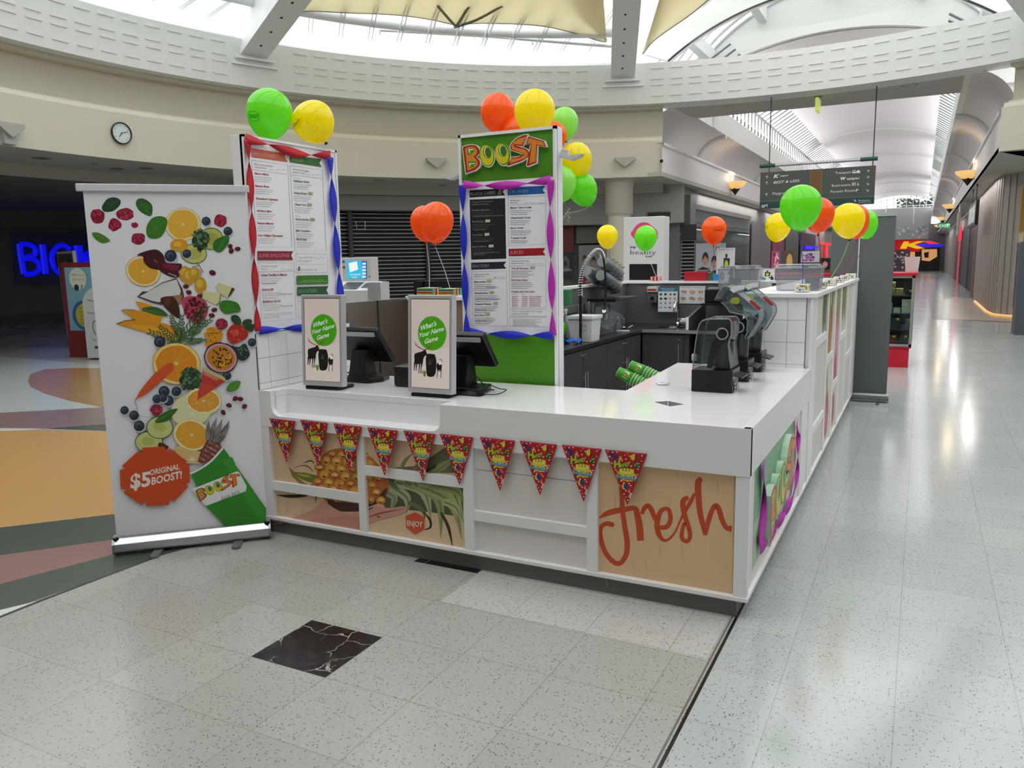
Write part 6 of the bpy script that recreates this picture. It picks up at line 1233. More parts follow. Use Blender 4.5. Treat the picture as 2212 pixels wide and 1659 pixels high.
def notice(a, b, Y, lbl, fn, w=.002):
    P, Q = ony(*a, Y), ony(*b, Y); t = thing('notice', lbl, 'notice', ((P.x + Q.x) / 2, Y, Q.z)); F_ = Frame((P.x, Y, Q.z), (1, 0, 0)); W = Q.x - P.x; H = P.z - Q.z
    m = MB(); m.prism([(0, 0), (W, 0), (W, H), (0, H)], F_, -.004, 0); m.build('sheet', mat('notice_sheet', '#cdd3d6', .4), t); A = Art(F_, tf=lambda x, y: (x * W, y * H)); A.up = 1; fn(A); A.build('notice_print', t); return t
def clean(A):
    A.rect(0, .84, 1, 1, '#2a6a84'); A.text('Keep Hands Clean', (.14, .93), (.86, .93), .045, '#dfe8ec'); A.text('and Food Safe', (.22, .865), (.78, .865), .045, '#dfe8ec'); r = random.Random(3)
    for i in range(4):
        for j in range(4): A.blob(.14 + i * .24, .72 - j * .18, .07, .045, r.choice(['#8c9aa4', '#30343a', '#5a6a90', '#b49488']), 0, 9, .3, r)
def hands(A):
    A.text('HANDWASHING', (.05, .90), (.42, .90), .06, '#b03a34'); A.lines(.55, .9, 1, .4, .03, .05, '#8a8c90'); r = random.Random(5)
    for i in range(3):
        for j in range(2): A.blob(.17 + i * .33, .66 - j * .38, .12, .10, r.choice(['#c69a78', '#a88a70', '#b8907c']), r.uniform(-.5, .5), 12, .3, r); A.lines(.08 + i * .33, .50 - j * .38, 1, .2, .02, .04, '#9a9ca0', i + j)
notice((1422, 621), (1463, 674), 8.79, 'blue headed hand cleaning notice in a grey holder above the tap', clean); notice((1468, 618), (1523, 656), 8.89, 'white handwashing picture notice with rows of hands on the splashback', hands)
sh = thing('wall_shelf', 'dark shelf at the rear right holding printer and clear tub', 'shelf', (-1.6, 8.7, 1.1)); a = ony(1520, 654, 8.5); zs = a.z; m = MB(); m.box(a.x, -1.12, 8.35, 8.89, zs - .02, zs); m.build('board', blkm, sh)
P, Q = ony(1522, 624, 8.5), ony(1556, 653, 8.5); m = MB(); m.box(P.x, Q.x, 8.5, 8.75, zs + .001, P.z); t = thing('label_printer', 'black label printer on the rear shelf beside the notices', 'printer', ((P.x + Q.x) / 2, 8.62, zs)); m.build('body', blk, t, bevel=.012); m = MB(); m.box(P.x + .03, Q.x - .03, 8.54, 8.6, P.z, P.z + .012); m.build('lid', mat('printer_lid', '#b9bbbb', .4), t)
m = MB(); c = ony(1478, 681, 8.75); m.lathe([(0, .9), (.045, .9), (.05, .97), (.047, .97), (.043, .905), (0, .905)], 20, Matrix.Translation((c.x, 8.75, 0))); one(m, 'white_cup', mat('white_plastic', '#cfcfcd', .4), 'small white cup on the rear bench right of the basin', 'cup')
# ---- things on the left bench
def spray(px, Y, lbl, liq, grp='spray bottles on the left bench'):
    c = ony(px[0], px[1], Y); t = thing('spray_bottle', lbl, 'spray bottle', (c.x, Y, .9), 0, grp); M = Matrix.Translation((c.x, Y, 0)); m = MB(); m.lathe([(0, .9), (.036, .9), (.038, .91), (.038, 1.03), (.03, 1.08), (.014, 1.11), (.014, 1.13)], 20, M); m.build('bottle', mat('bottle_' + liq, liq, .25), t)
    m = MB(); m.lathe([(.017, 1.13), (.017, 1.15), (.012, 1.155), (0, 1.155)], 14, M); m.box(c.x - .012, c.x + .014, Y - .045, Y + .03, 1.155, 1.178); m.box(c.x - .006, c.x + .006, Y - .045, Y - .03, 1.115, 1.16); m.build('trigger_head', mat('white_plastic', '#cfcfcd', .4), t, bevel=.003); return t
spray((1221, 690), 6.9, 'clear spray bottle with white trigger beside the sign tower', '#8d9396'); spray((1235, 690), 7.15, 'blue tinted spray bottle with white trigger on the left bench', '#86a6ae')
c = onz(1259, 737, .9); t = thing('white_tub', 'square white tub with black handwriting on the left bench', 'tub', (c.x, c.y, .9))
W2 = .12; m = MB(); zt = 1.135
def taper(m, x, y, w0, w1, z0, z1, th=.004): 
    v = []; 
    for w, z in ((w0, z0), (w1, z1)): v += [(x - w, y - w, z), (x + w, y - w, z), (x + w, y + w, z), (x - w, y + w, z)]
    m.add(v, [(0, 1, 5, 4), (1, 2, 6, 5), (2, 3, 7, 6), (3, 0, 4, 7), (3, 2, 1, 0)]); return m
taper(m, c.x, c.y + .05, .1, .115, .902, zt); m.build('body', mat('tub_white', '#cdd0cf', .4), t, solid=.004); m = MB(); m.box(c.x - .125, c.x + .125, c.y - .075, c.y + .175, zt - .03, zt - .004); taper(m, c.x, c.y + .05, .12, .122, zt - .004, zt); m.build('rim', mat('tub_white', '#cdd0cf', .4), t, solid=.003, bevel=.002)
A = Art(Frame((c.x, c.y - .069, .9), (1, 0, 0), (0, -.06, 1))); A.text('5 kg', (.02, .14), (.07, .14), .02, '#24242a', shear=.2); A.text('E14', (.03, .1), (.065, .1), .018, '#24242a', shear=.2); A.text('white plastic', (.0, .03), (.085, .03), .008, '#9a9c9e'); A.build('tub_writing', t)
m = MB(); c = onz(1234, 741, .9); r = random.Random(6); bl = [[r.uniform(0, .028) for _ in range(9)] for _ in range(9)]
m.sheet(lambda u, v: Vector((c.x - .08 + .16 * u, c.y - .06 + .12 * v, .902 + bl[int(u * 8)][int(v * 8)] * (1 if .05 < u < .95 else .2) + .012 * math.sin(9 * u + 5 * v) + .01)), 8, 8); one(m, 'crumpled_cloth', mat('blue_cloth', '#1f62b8', .8), 'crumpled bright blue cloth at the front of the left bench', 'cloth', solid=.002)
P, Q = onx(1290, 697, -2.75), onx(1321, 722, -2.75); m = MB(); m.prism([(P.y, .9), (Q.y + .2, .9), (Q.y + .2, .965), (Q.y, 1.02), (P.y, 1.02)], Frame((-2.78, 0, 0), (0, 1, 0)), -.01, .01); one(m, 'steel_guard', mat('guard_steel', '#6c7068', .35, metal=.5), 'low grey steel guard plate beside the white tub', 'guard')
c = onz(1338, 716, .9); m = MB(); m.prism([(c.x - .12, c.y - .04), (c.x + .1, c.y + .0), (c.x + .09, c.y + .06), (c.x - .12, c.y + .03)], Frame((0, 0, .899), (1, 0, 0), (0, 1, 0)), 0, .012); one(m, 'folded_cloth', mat('white_cloth', '#c9cbcb', .8), 'folded white cloth on the corner of the left bench', 'cloth', bevel=.004)
c = onz(1354, 711, .9); m = MB(); m.tube([(c.x, c.y, .905), (c.x + .03, c.y + .1, .93)], .006, 8); m.lathe([(0, -.004), (.03, .0), (.036, .012)], 16, Matrix.Translation((c.x - .01, c.y - .02, .91))); one(m, 'metal_scoop', chrome, 'small metal scoop beside the folded white cloth', 'scoop')
clr = glass('clear_jug', '#dfe8ec', .12, .08, dens=.12)
for px, Y, w, h, zb, ang, lb in (((1301, 690), 7.3, .10, .16, 1.0, .45, 'clear square measuring jug tipped over the left bench'), ((1325, 700), 7.75, .075, .17, .9, 0, 'clear plastic jug standing on the bench below the rinse tap')):
    c = ony(*px, Y); m = MB(); taper(m, 0, 0, w * .8, w, 0, h); M = Matrix.Translation((c.x, Y, zb)) @ Matrix.Rotation(ang, 4, 'Y'); m.v = [M @ v for v in m.v]; m.tube([M @ Vector(p) for p in ((w, 0, h * .85), (w + .04, 0, h * .8), (w + .04, 0, h * .3), (w * .85, 0, h * .2))], .006, 6); one(m, 'measuring_jug', clr, lb, 'jug')
P, Q = ony(1340, 686, 8.2), ony(1372, 700, 8.2)
rl = thing('utensil_rail', 'grey hanging rail with clips over the left bench', 'rail', (-3.0, 6.9, 1.15)); m = MB(); m.box(-3.05, -2.98, 6.5, 7.7, 1.13, 1.2); m.build('bar', mat('rail_grey', '#777c7c', .3, metal=.5), rl)
for i, (px, lb) in enumerate((((1252, 640), 'white tongs hanging at the left end of the rail'), ((1262, 640), 'dark tongs hanging second on the rail'), ((1272, 636), 'steel tongs hanging third on the rail'), ((1281, 640), 'steel whisk hanging at the right end of the rail'))):
    c = onx(*px, -2.95); m = MB(); col = ('#b9bab8', '#3b3c3d', '#8d8f90', '#9a9c9d')[i]
    if i < 3: m.tube(spline([(-2.95, c.y - .02, 1.0), (-2.95, c.y - .015, 1.15), (-2.95, c.y, 1.22), (-2.95, c.y + .02, 1.15), (-2.95, c.y + .025, 1.0)], 5), .006, 6)
    else:
        m.tube([(-2.95, c.y, 1.2), (-2.95, c.y, 1.1)], .009, 8)
        for k in range(5): s = -.03 + .015 * k; m.tube(spline([(-2.95, c.y, 1.1), (-2.95 + .01, c.y + s, 1.03), (-2.95, c.y, .97)], 5), .002, 5)
    one(m, 'tongs' if i < 3 else 'whisk', mat('utensil' + col, col, .3, metal=.6), lb, 'kitchen tool', 'tools on the rail')
gc = ony(1222, 640, 6.6); m = MB(); m.box(gc.x - .12, gc.x + .03, 6.6, 6.68, gc.z - .08, gc.z + .06); one(m, 'green_crate', mat('crate_green', '#2f7a4a', .5), 'small green crate just right of the sign tower', 'crate', bevel=.006)
# ---- pre-rinse tap: coil sprung hose
pr_ = thing('rinse_tap', 'black hose rinse tap with arched coil spring', 'tap', (-2.70, 7.0, .9)); arc = [onx(*p, -2.70) for p in ((1254, 640), (1254, 612), (1258, 588), (1267, 566), (1279, 549), (1290, 541), (1298, 545), (1303, 556))]
arc = spline([tuple(p) for p in arc], 8); m = MB(); m.tube(arc, .011, 8); down = [tuple(onx(*p, -2.70)) for p in ((1303, 556), (1307, 585), (1308, 630), (1306, 668), (1305, 676))]; m.tube(spline(down, 6), .011, 8); m.tube([(arc[0][0], arc[0][1], .9), arc[0]], .014, 8); m.build('hose', blk, pr_)
co = []; L = 0
for i in range(len(arc) - 1):
    a, b = Vector(arc[i]), Vector(arc[i + 1]); t_ = nrm(b - a); n1 = Vector((1, 0, 0)); n2 = t_.cross(n1); st_ = 5; seg = (b - a).length
    for k in range(st_): L += seg / st_; ph = 2 * PI * L / .021; co.append(a.lerp(b, k / st_) + (n1 * math.cos(ph) + n2 * math.sin(ph)) * .021)
m = MB(); m.tube(co, .0035, 5); m.build('coil_spring', chrome, pr_)
e = onx(1308, 678, -2.70); m = MB(); m.tube([tuple(e + Vector((0, -.04, .03))), tuple(e + Vector((0, .05, -.01)))], .02, 10); m.tube([tuple(e), tuple(e - Vector((0, 0, .05)))], [.018, .026], 12); m.build('spray_valve', chrome, pr_)
m = MB(); m.tube(spline([tuple(e + Vector((0, .04, .0))), tuple(e + Vector((0, .1, .01))), tuple(e + Vector((0, .11, .06))), tuple(e + Vector((0, .06, .10)))], 5), .006, 6); m.build('trigger', blk, pr_)
# ---- nested clear blender jugs lying in a rack
JL = lambda j, i: 'clear grey blender jug, %s from the coiled hose in the %s nested row' % (('first', 'second', 'third', 'last')[i], ('upper', 'lower', 'wall side')[j])
jg = glass('grey_clear_jug', '#7f929a', .12, .15, dens=.2)
A0 = onx(1303, 588, -2.9); A1 = onx(1355, 628, -2.9); ax = nrm(A1 - A0); sd_ = nrm(ax.cross(Vector((1, 0, 0)))); proto = None
rk = thing('jug_rack', 'black sloping rack under the clear blender jugs', 'rack', (-2.9, 7.9, 1.2)); m = MB(); P, Q = onx(1345, 641, -2.8), onx(1362, 630, -2.8); m.box(-3.0, -2.7, P.y - .5, Q.y, P.z - .03, P.z); m.build('tray', blkm, rk)
for j, (dx, dn) in enumerate(((0, .085), (0, -.075), (-.16, .03))):
    for i in range(4):
        o = A0 + ax * (i * .1 - .05) + sd_ * dn * .9 + Vector((dx, 0, .03)); Mx = Matrix((Vector((1, 0, 0)), sd_, ax)).transposed().to_4x4()
        if proto is None:
            t = thing('blender_jug', JL(j, i), 'jug', tuple(o), 0, 'nested clear blender jugs'); m = MB(); Mo = Matrix.Translation(o) @ Mx
            m.lathe([(.055, 0), (.072, .18)], 20, Mo); m.lathe([(0, 0), (.055, 0)], 20, Mo); m.build('jug_body', jg, t); m = MB(); m.tube([Mo @ Vector((.075 * math.cos(k * PI / 4), .075 * math.sin(k * PI / 10), .18)) for k in range(20)], .005, 6, True); m.build('jug_rim', mat('jug_rim', '#6d7a80', .2), t)
            proto = t
        else: dup(proto, tuple(o), 0, JL(j, i))
# ---- things standing on the rear rim and shelf
tubm = glass('cloudy_tub', '#e4e4ea', .12, .08, dens=.26); clear_lid = glass('cloudy_lid', '#e8e8ec', .16, .06, dens=.2)
def tub(a, b, Y, dep, z, lbl, parts=1):
    P, Q = ony(a[0], a[1], Y), ony(b[0], b[1], Y); W = Q.x - P.x; H = P.z - z; t = thing('storage_tub', lbl, 'storage tub', ((P.x + Q.x) / 2, Y + dep / 2, z)); m = MB(); x0, x1 = P.x, Q.x; i_ = .012
    v = [(x0 + i_, Y + i_, z + .002), (x1 - i_, Y + i_, z + .002), (x1 - i_, Y + dep - i_, z + .002), (x0 + i_, Y + dep - i_, z + .002), (x0, Y, z + H * .84), (x1, Y, z + H * .84), (x1, Y + dep, z + H * .84), (x0, Y + dep, z + H * .84)]
    m.add(v, [(3, 2, 1, 0), (0, 1, 5, 4), (1, 2, 6, 5), (2, 3, 7, 6), (3, 0, 4, 7)]); m.build('tub_body', tubm, t, bevel=.012, seg=3)
    m = MB(); m.box(x0 - .008, x1 + .008, Y - .008, Y + dep + .008, z + H * .83, z + H * .90); m.build('tub_rim', clear_lid, t, bevel=.008, seg=3)
    for k in range(parts):
        u0, u1 = x0 + W * k / parts + .01, x0 + W * (k + 1) / parts - .01; m = MB(); m.prism([(u0, z + H * .9), (u1, z + H * .9), (u1 - .015, z + H), (u0 + .015, z + H)], Frame((0, Y + .02, 0), (1, 0, 0)), -(dep - .04), 0); m.build('lid', clear_lid, t, bevel=.01, seg=3)
        m = MB(); m.box((u0 + u1) / 2 - .02 + .05, (u0 + u1) / 2 + .07, Y - .014, Y + .02, z + H * .86, z + H * .95); m.build('clip', mat('clip_grey', '#7c8086', .3), t)
    cx_ = x0 + W * (.72 if parts == 1 else .3); m = MB(); m.box(cx_ - .03, cx_ + W * .2, Y + dep * .4, Y + dep * .7, z + .006, z + H * .5); m.build('grey_scoop', mat('scoop_grey', '#6c7074', .5), t)
    return t
zt2 = ony(1548, 627, 8.42).z
tub((1550, 574), (1638, 574), 8.42, .3, max(zs + .001, zt2), 'pair of clear lidded storage tubs on the rear shelf', 2)
tub((1674, 571), (1775, 571), 5.95, .22, 1.391, 'large clear lidded storage tub on top of the tiled end wall')
P, Q = ony(1637, 607, 8.6), ony(1660, 640, 8.6); m = MB(); m.box(P.x, Q.x, 8.6, 8.8, zs + .001, P.z); one(m, 'white_bin', mat('white_plastic', '#cfcfcd', .4), 'white plastic bin between the two sets of clear tubs', 'bin', bevel=.01)
def rimbox(a, b, Y, dep, col, name, lbl, cat, z=1.381):
    P, Q = ony(a[0], a[1], Y), ony(b[0], b[1], Y); m = MB(); m.box(P.x, Q.x, Y, Y + dep, z, P.z); return one(m, name, mat('paint_' + col, col, .5), lbl, cat, bevel=.003)
rimbox((1478, 587), (1526, 606), 8.92, .1, '#b01c2c', 'red_box', 'plain red box on the rear rim of the kiosk', 'box'); rimbox((1526, 589), (1540, 606), 8.94, .08, '#4c5a40', 'green_box', 'small dark green box right of the red box', 'box'); rimbox((1540, 592), (1552, 606), 8.92, .08, '#2a86c8', 'blue_box', 'small bright blue box beside the clear tubs', 'box')
def bottles(A):
    A.rect(0, 0, 1, 1, '#d6d8d8'); A.text('PUMP BLITZ', (.12, .93), (.9, .93), .04, '#55585c'); A.poly([(.38, .35), (.70, .33), (.74, .68), (.40, .70)], '#1c2840'); A.poly([(.49, .7), (.6, .7), (.6, .82), (.49, .82)], '#1c2840'); A.ell(.55, .5, .1, .13, '#b8cc2a'); A.poly([(.18, .08), (.4, .02), (.48, .2), (.26, .28)], '#1c2026'); A.ell(.33, .14, .08, .07, '#3fb0a8')
    A.poly([(.75, .05), (.95, .05), (.93, .25), (.85, .33), (.72, .3), (.62, .2), (.66, .17), (.76, .22)], '#24262a'); A.ell(.82, .38, .045, .05, '#24262a')
def card(a, b, Y, lbl, fn, name='counter_card', z=1.381):
    P, Q = ony(*a, Y), ony(*b, Y); t = thing(name, lbl, 'display card', ((P.x + Q.x) / 2, Y, z)); F_ = Frame((P.x, Y, z), (1, 0, 0)); W = Q.x - P.x; H = P.z - z; m = MB(); m.prism([(0, 0), (W, 0), (W, H), (0, H)], F_, -.006, 0); m.build('card', mat('card_white', '#d2d4d4', .5), t); A = Art(F_, tf=lambda x, y: (x * W, y * H)); A.up = 1; fn(A); A.build('card_print', t); return t
card((1548, 536), (1586, 606), 8.95, 'white counter card with drink bottle pictures and a silhouette', bottles)
card((1639, 580), (1673, 606), 8.95, 'smaller white card with bottle pictures between the clear tubs', bottles)
def pinkc(A): A.rect(0, 0, 1, 1, '#a8567c'); r = random.Random(8); [A.blob(r.uniform(.15, .85), r.uniform(.15, .85), .12, .1, r.choice(['#d8a8bc', '#c02a58', '#e0c8d0', '#5a2038']), r.uniform(0, 3), 9, .4, r) for _ in range(26)]
def purp(A): A.rect(0, 0, 1, 1, '#b9bcc2'); r = random.Random(9); [A.blob(r.uniform(.1, .7), r.uniform(.1, .8), .07, .05, r.choice(['#6a2a78', '#8c3a9c', '#3c2048', '#b060b8']), r.uniform(0, 3), 7, .5, r) for _ in range(50)]; A.stroke([(.5, .6), (.75, .75), (.95, .7)], .02, '#4c4c58', 4)
# ---- balloon weights: little gift boxes
def weight(x, y, z, sz, kind, lbl, grp):
    t = thing('balloon_weight', lbl, 'balloon weight', (x, y, z), 0, grp); a, h = sz; m = MB(); cols = {'dots': '#d6d4ce', 'candy': '#c9545e', 'stripe': '#d6d0c6'}
    m.box(x - a, x + a, y - a, y + a, z + .002, z + h); m.build('box_body', mat('gift_' + kind, cols[kind], .5), t, bevel=.004); r = random.Random(int(x * 1000 + y * 77))
    for U, o in (((1, 0, 0), (x - a, y - a, z)), ((0, 1, 0), (x + a, y - a, z))):
        A = Art(Frame(o, U), w=.0006)
        if kind == 'dots':
            for _ in range(16): A.ell(r.uniform(.008, 2 * a - .008), r.uniform(.012, h - .008), r.uniform(.003, .009), r.uniform(.003, .008), r.choice(['#c0242c', '#2a78b8', '#d8c02a', '#4c9a3a', '#30343c', '#b89a2a']), 0, 10)
        else:
            cs = ['#c02a3c', '#dcd6d0', '#a81c48'] if kind == 'candy' else ['#1c8a9c', '#7cae2a', '#d8402a', '#3a1c48', '#e0a82a', '#2a2c6a']
            n = 8
            for k in range(n):
                if kind == 'candy': A.rect(2 * a * k / n, .004, 2 * a * (k + 1) / n, h, cs[k % 3])
                elif U[0]: A.rect(.004, h * k / n, 2 * a, h * (k + 1) / n, cs[k % 6])
                else: A.rect(2 * a * k / n, .004, 2 * a * (k + 1) / n, h, cs[k % 6])
        A.build('box_print', t)
    return Vector((x, y, z + h))
g = 'patterned balloon weights on the side wall'
W1 = weight(-.715, 5.72, 1.391, (.046, .055), 'dots', 'white gift box with small coloured dots at the tiled corner of the side wall', g)
W2_ = weight(-.665, 6.33, 1.391, (.044, .055), 'dots', 'white patterned gift box, second from the tiled corner', g)
W3 = weight(-.66, 7.0, 1.391, (.046, .058), 'dots', 'white gift box with big blue and yellow spots, third from the tiled corner', g)
W4 = weight(-.66, 7.75, 1.391, (.044, .055), 'dots', 'white patterned gift box with blue spot, fourth from the tiled corner', g)
W5 = weight(-.66, 8.35, 1.391, (.04, .055), 'dots', 'white gift box with a red spot, fifth from the tiled corner', g)
W6 = weight(-.66, 9.1, 1.391, (.05, .055), 'dots', 'pale patterned gift box at the far end of the side wall', g)
c = ony(928, 640, 5.2); W7 = weight(c.x, 5.2, 1.381, (.07, .06), 'stripe', 'rainbow striped gift box at the left on the timber wing wall', 'striped balloon weights'); c = ony(975, 640, 5.2); W8 = weight(c.x - .01, 5.2, 1.381, (.065, .055), 'stripe', 'rainbow striped gift box beside the sign tower', 'striped balloon weights')
c = ony(1416, 605, 8.95); W9 = weight(c.x, 8.97, 1.381, (.055, .05), 'candy', 'red and white striped gift box on the rear rim', 'striped balloon weights')
# ================================================================== BALLOONS
def latex(name, col):
    if name in MATS: return MATS[name]
    m = mat(name, col, .18, coat=.4); nt = m.node_tree; tb = nt.nodes.new('ShaderNodeBsdfTranslucent'); tb.inputs[0].default_value = lin(col); mx = nt.nodes.new('ShaderNodeMixShader'); mx.inputs[0].default_value = .5
    nt.links.new(nt.nodes['Principled BSDF'].outputs[0], mx.inputs[1]); nt.links.new(tb.outputs[0], mx.inputs[2]); nt.links.new(mx.outputs[0], nt.nodes['Material Output'].inputs[0]); return m
BC = {'green': latex('latex_green', '#8cf23a'), 'lime': latex('latex_lime', '#b4f47c'), 'yellow': latex('latex_yellow', '#fff018'), 'orange': latex('latex_orange', '#ff7a26')}
PROF = []
for k in range(25):
    a = PI * k / 24; z = math.cos(a); r = math.sin(a); 
    if z < 0: z2 = z * 1.32; r2 = r * (1 - .10 * (z * z)) 
    else: z2 = z; r2 = r
    PROF.append((max(r2, .0), z2))
PROF = PROF[:-2] + [(.10, -1.30), (.045, -1.36)]
def balloon(px, wpx, Y, col, lbl, tilt=0, hk=1.0, tie=None, scol='#d4d4d4', logo=None, knot=None, grp='party balloons'):
    """px: centre of the widest part"""
    c = ony(px[0], px[1], Y); dist = (c - EYEV).dot(RW @ Vector((0, 0, 1))); R = wpx / 2 * dist / FPX
    t = thing('balloon', lbl, 'balloon', tuple(c), 0, grp); M = Matrix.Translation(c) @ Matrix.Rotation(tilt, 4, cb)
    S = Matrix.Diagonal((R, R, R * hk, 1)); m = MB(); m.lathe(PROF[::-1], 32, M @ S); m.build('skin', BC[col], t)
    kn = M @ Vector((0, 0, -1.36 * R * hk)); m = MB(); m.lathe([(.006, 0), (.011, -.008), (.013, -.014), (.004, -.012)], 12, Matrix.Translation(kn) @ Matrix.Rotation(tilt, 4, cb)); m.build('knot', mat('knot_' + (knot or col), {'red': '#a8182c', 'navy': '#1c2060'}.get(knot, lin_hex(col)), .4), t)
    if tie is not None:
        tie = Vector(tie); mid = (kn + tie) / 2 + Vector((.012, 0, -.01)); m = MB(); m.tube(spline([tuple(kn), tuple(mid), tuple(tie)], 6), .0028, 6); m.build('ribbon', mat('ribbon_' + scol, scol, .4), t)
    if logo:
        th0, zl, sc = logo; ls = M @ S
        def sp(u, v):
            th = th0 + u * sc; z = zl + v * sc * .9; 
            r = math.sqrt(max(0, 1 - z * z)) if z > 0 else math.sqrt(max(0, 1 - (z / 1.32) ** 2)) * (1 - .1 * (z / 1.32) ** 2)
            return th, z, r
        class SF_:
            def at(s_, u, v, w=0): th, z, r = sp(u, v); r = r * 1.004 + w; return ls @ Vector((r * math.cos(th), r * math.sin(th), z * (1.002)))
        A = Art(SF_(), w=.004); A.stroke([(1.0 * math.cos(a), .62 * math.sin(a)) for a in [2 * PI * k / 36 for k in range(37)]], .035, '#20301c')
        A.stroke([(-.72, -.18), (-.7, .22), (-.5, .2), (-.55, .02), (-.42, -.08), (-.5, -.2), (-.72, -.2)], .07, '#1c2418')
        for q in (-.22, .12): A.stroke([(q + .13 * math.cos(a), .2 * math.sin(a)) for a in [2 * PI * k / 14 for k in range(15)]], .07, '#1c2418')
        A.stroke([(.5, .22), (.34, .1), (.48, -.02), (.34, -.2)], .07, '#1c2418'); A.stroke([(.55, .2), (.82, .24)], .07, '#1c2418'); A.stroke([(.68, .22), (.64, -.2)], .07, '#1c2418'); A.build('printed_logo', t)
    return t
def lin_hex(c): return {'green': '#3c9a14', 'lime': '#5aa02c', 'yellow': '#b8a00a', 'orange': '#b83a08'}.get(c, '#888888')
face = lambda px, Y, dx=0: math.atan2(-Y, -ony(px[0], px[1], Y).x) + dx
balloon((582, 240), 96, 3.9, 'green', 'big green balloon on top of the smoothies menu board', -.12, .98, logo=(face((582, 240), 3.9, -.75), -.42, .36))
balloon((675, 259), 91, 4.12, 'yellow', 'yellow balloon leaning beside the green one over the smoothies board', .5, .86, logo=(face((675, 259), 4.12, -1.05), .05, .36), knot='navy')
balloon((1075, 238), 74, 5.55, 'orange', 'orange balloon at the upper left behind the sign tower', -.1, .98)
balloon((1155, 237), 88, 5.3, 'yellow', 'large yellow balloon above the sign tower', -.05, .98)
balloon((1115, 285), 66, 5.6, 'orange', 'orange balloon mostly hidden between the two over the sign tower', 0)
balloon((1219, 262), 60, 5.9, 'lime', 'pale green balloon at the top of the cluster right of the sign tower', .1)
balloon((1196, 292), 56, 5.7, 'orange', 'orange balloon partly hidden behind the sign tower top corner', -.1, 1.05)
balloon((1245, 341), 66, 5.7, 'yellow', 'yellow balloon below the pale green one in the cluster', .25, 1)
balloon((1212, 392), 66, 5.55, 'lime', 'green balloon tucked against the sign tower edge', .1, 1)
kt = ony(1228, 455, 5.75)
balloon((1257, 406), 64, 5.75, 'green', 'lowest green balloon of the cluster with silver curling ribbon', .45, .98, tie=tuple(kt + Vector((-.03, 0, -.02))), scol='#c4c8c4')
m = MB(); q = [tuple(kt + Vector((.012 * math.sin(k * 1.3), .01 * math.cos(k * 1.3), -.02 * k * .35 + .02))) for k in range(16)]; m.tube(q, .003, 5); m.tube([tuple(kt), tuple(ony(1215, 475, 5.7))], .0035, 5); one(m, 'curling_ribbon', mat('ribbon_silver', '#b9c4b8', .3), 'pale curling ribbon tail hanging from the balloon cluster', 'ribbon')
balloon((918, 478), 64, 5.25, 'orange', 'orange balloon behind its twin above the timber wing wall', .03, 1.05, tie=W7)
balloon((943, 475), 74, 5.15, 'orange', 'orange balloon in front of its twin left of the sign tower', -.12, 1.05, tie=W8, knot='red')
balloon((1312, 508), 45, 8.9, 'yellow', 'small yellow balloon behind the coiled rinse hose', .02, 1.0, tie=tuple(ony(1309, 620, 8.95)))
balloon((1395, 511), 48, 8.97, 'green', 'green balloon in front of the white beauty shop pillar', -.05, 1.0, tie=W9, logo=(face((1395, 511), 8.97, -1.3), -.45, .3))
balloon((1542, 494), 53, 8.9, 'orange', 'orange balloon with black oval print over the rear rim', .0, 1.0, tie=tuple(ony(1540, 590, 8.95)), scol='#a83a50', knot='red', logo=(face((1542, 494), 8.9, .35), -.15, .42))
balloon((1681, 487), 54, 7.6, 'yellow', 'yellow balloon left of the biggest green balloon', -.12, 1.0, tie=tuple(ony(1690, 572, 7.7)), scol='#2a5aa8', knot='red', logo=(face((1681, 487), 7.6, -1.1), -.25, .32))
balloon((1730, 442), 87, 5.72, 'green', 'biggest green balloon nearest the tiled corner of the side wall', -.04, .97, tie=W1, scol='#2a5ab0')
balloon((1768, 460), 66, 6.33, 'orange', 'orange balloon half behind the biggest green balloon', .03, 1.0, tie=W2_, scol='#a8205c', knot='red')
balloon((1832, 472), 69, 7.0, 'yellow', 'yellow balloon in front of an orange one over the side wall', .12, .95, tie=W3, scol='#b8b42c', knot='navy')
balloon((1845, 473), 62, 7.75, 'orange', 'thin crescent of orange balloon between yellow and green ones', .18, 1.05, tie=W4, scol='#8a1c4c', knot='red')
balloon((1866, 480), 56, 8.35, 'green', 'green balloon furthest along the side wall', .28, 1.0, tie=W5, scol='#9a2050')
m = MB(); c = onz(1216, 705, .92); o = balloon((1212, 708), 26, 6.7, 'green', 'green balloon peeping out beside the sign tower at bench height', 0)
# ================================================================== AROUND THE HALL
def ringframe(px, py, R):
    """frame standing on the rotunda wall at a pixel: u to the viewer's right along the wall, v up, w toward the hall"""
    P = onR(px, py, R); n_ = nrm(Vector((RC.x - P.x, RC.y - P.y, 0))); U = Vector((0, 0, 1)).cross(n_); return P, Frame(P, U, (0, 0, 1))
# wall clock
P, F_ = ringframe(261, 288, 10.58); t = thing('wall_clock', 'round black rimmed clock on the curved wall above the banner', 'clock', tuple(P)); M = Matrix((F_.U, F_.V, F_.N)).transposed().to_4x4(); M = Matrix.Translation(P) @ M
m = MB(); m.lathe([(.19, 0), (.20, .01), (.20, .04), (.185, .045), (.178, .03)], 36, M); m.build('rim', blk, t); m = MB(); m.lathe([(0, .022), (.18, .022)], 36, M); m.build('dial', mat('clock_dial', '#c9d4d2', .3), t)
A = Art(F_, w=.0225)
for k in range(12):
    a = PI / 2 - k * PI / 6; A.textw(str(k or 12), .145 * math.cos(a), .145 * math.sin(a) - .013, .028, '#2c3030', align='c')
A.build('numerals', t, attr_mat('dial_ink', .4)); m = MB()
for a, L, w in ((math.radians(90 - 72), .13, .008), (math.radians(90 - 215), .085, .011)): m.tube([F_.at(-.02 * math.cos(a), -.02 * math.sin(a), .028), F_.at(L * math.cos(a), L * math.sin(a), .028)], w * .6, 5)
m.build('hands', blk, t)
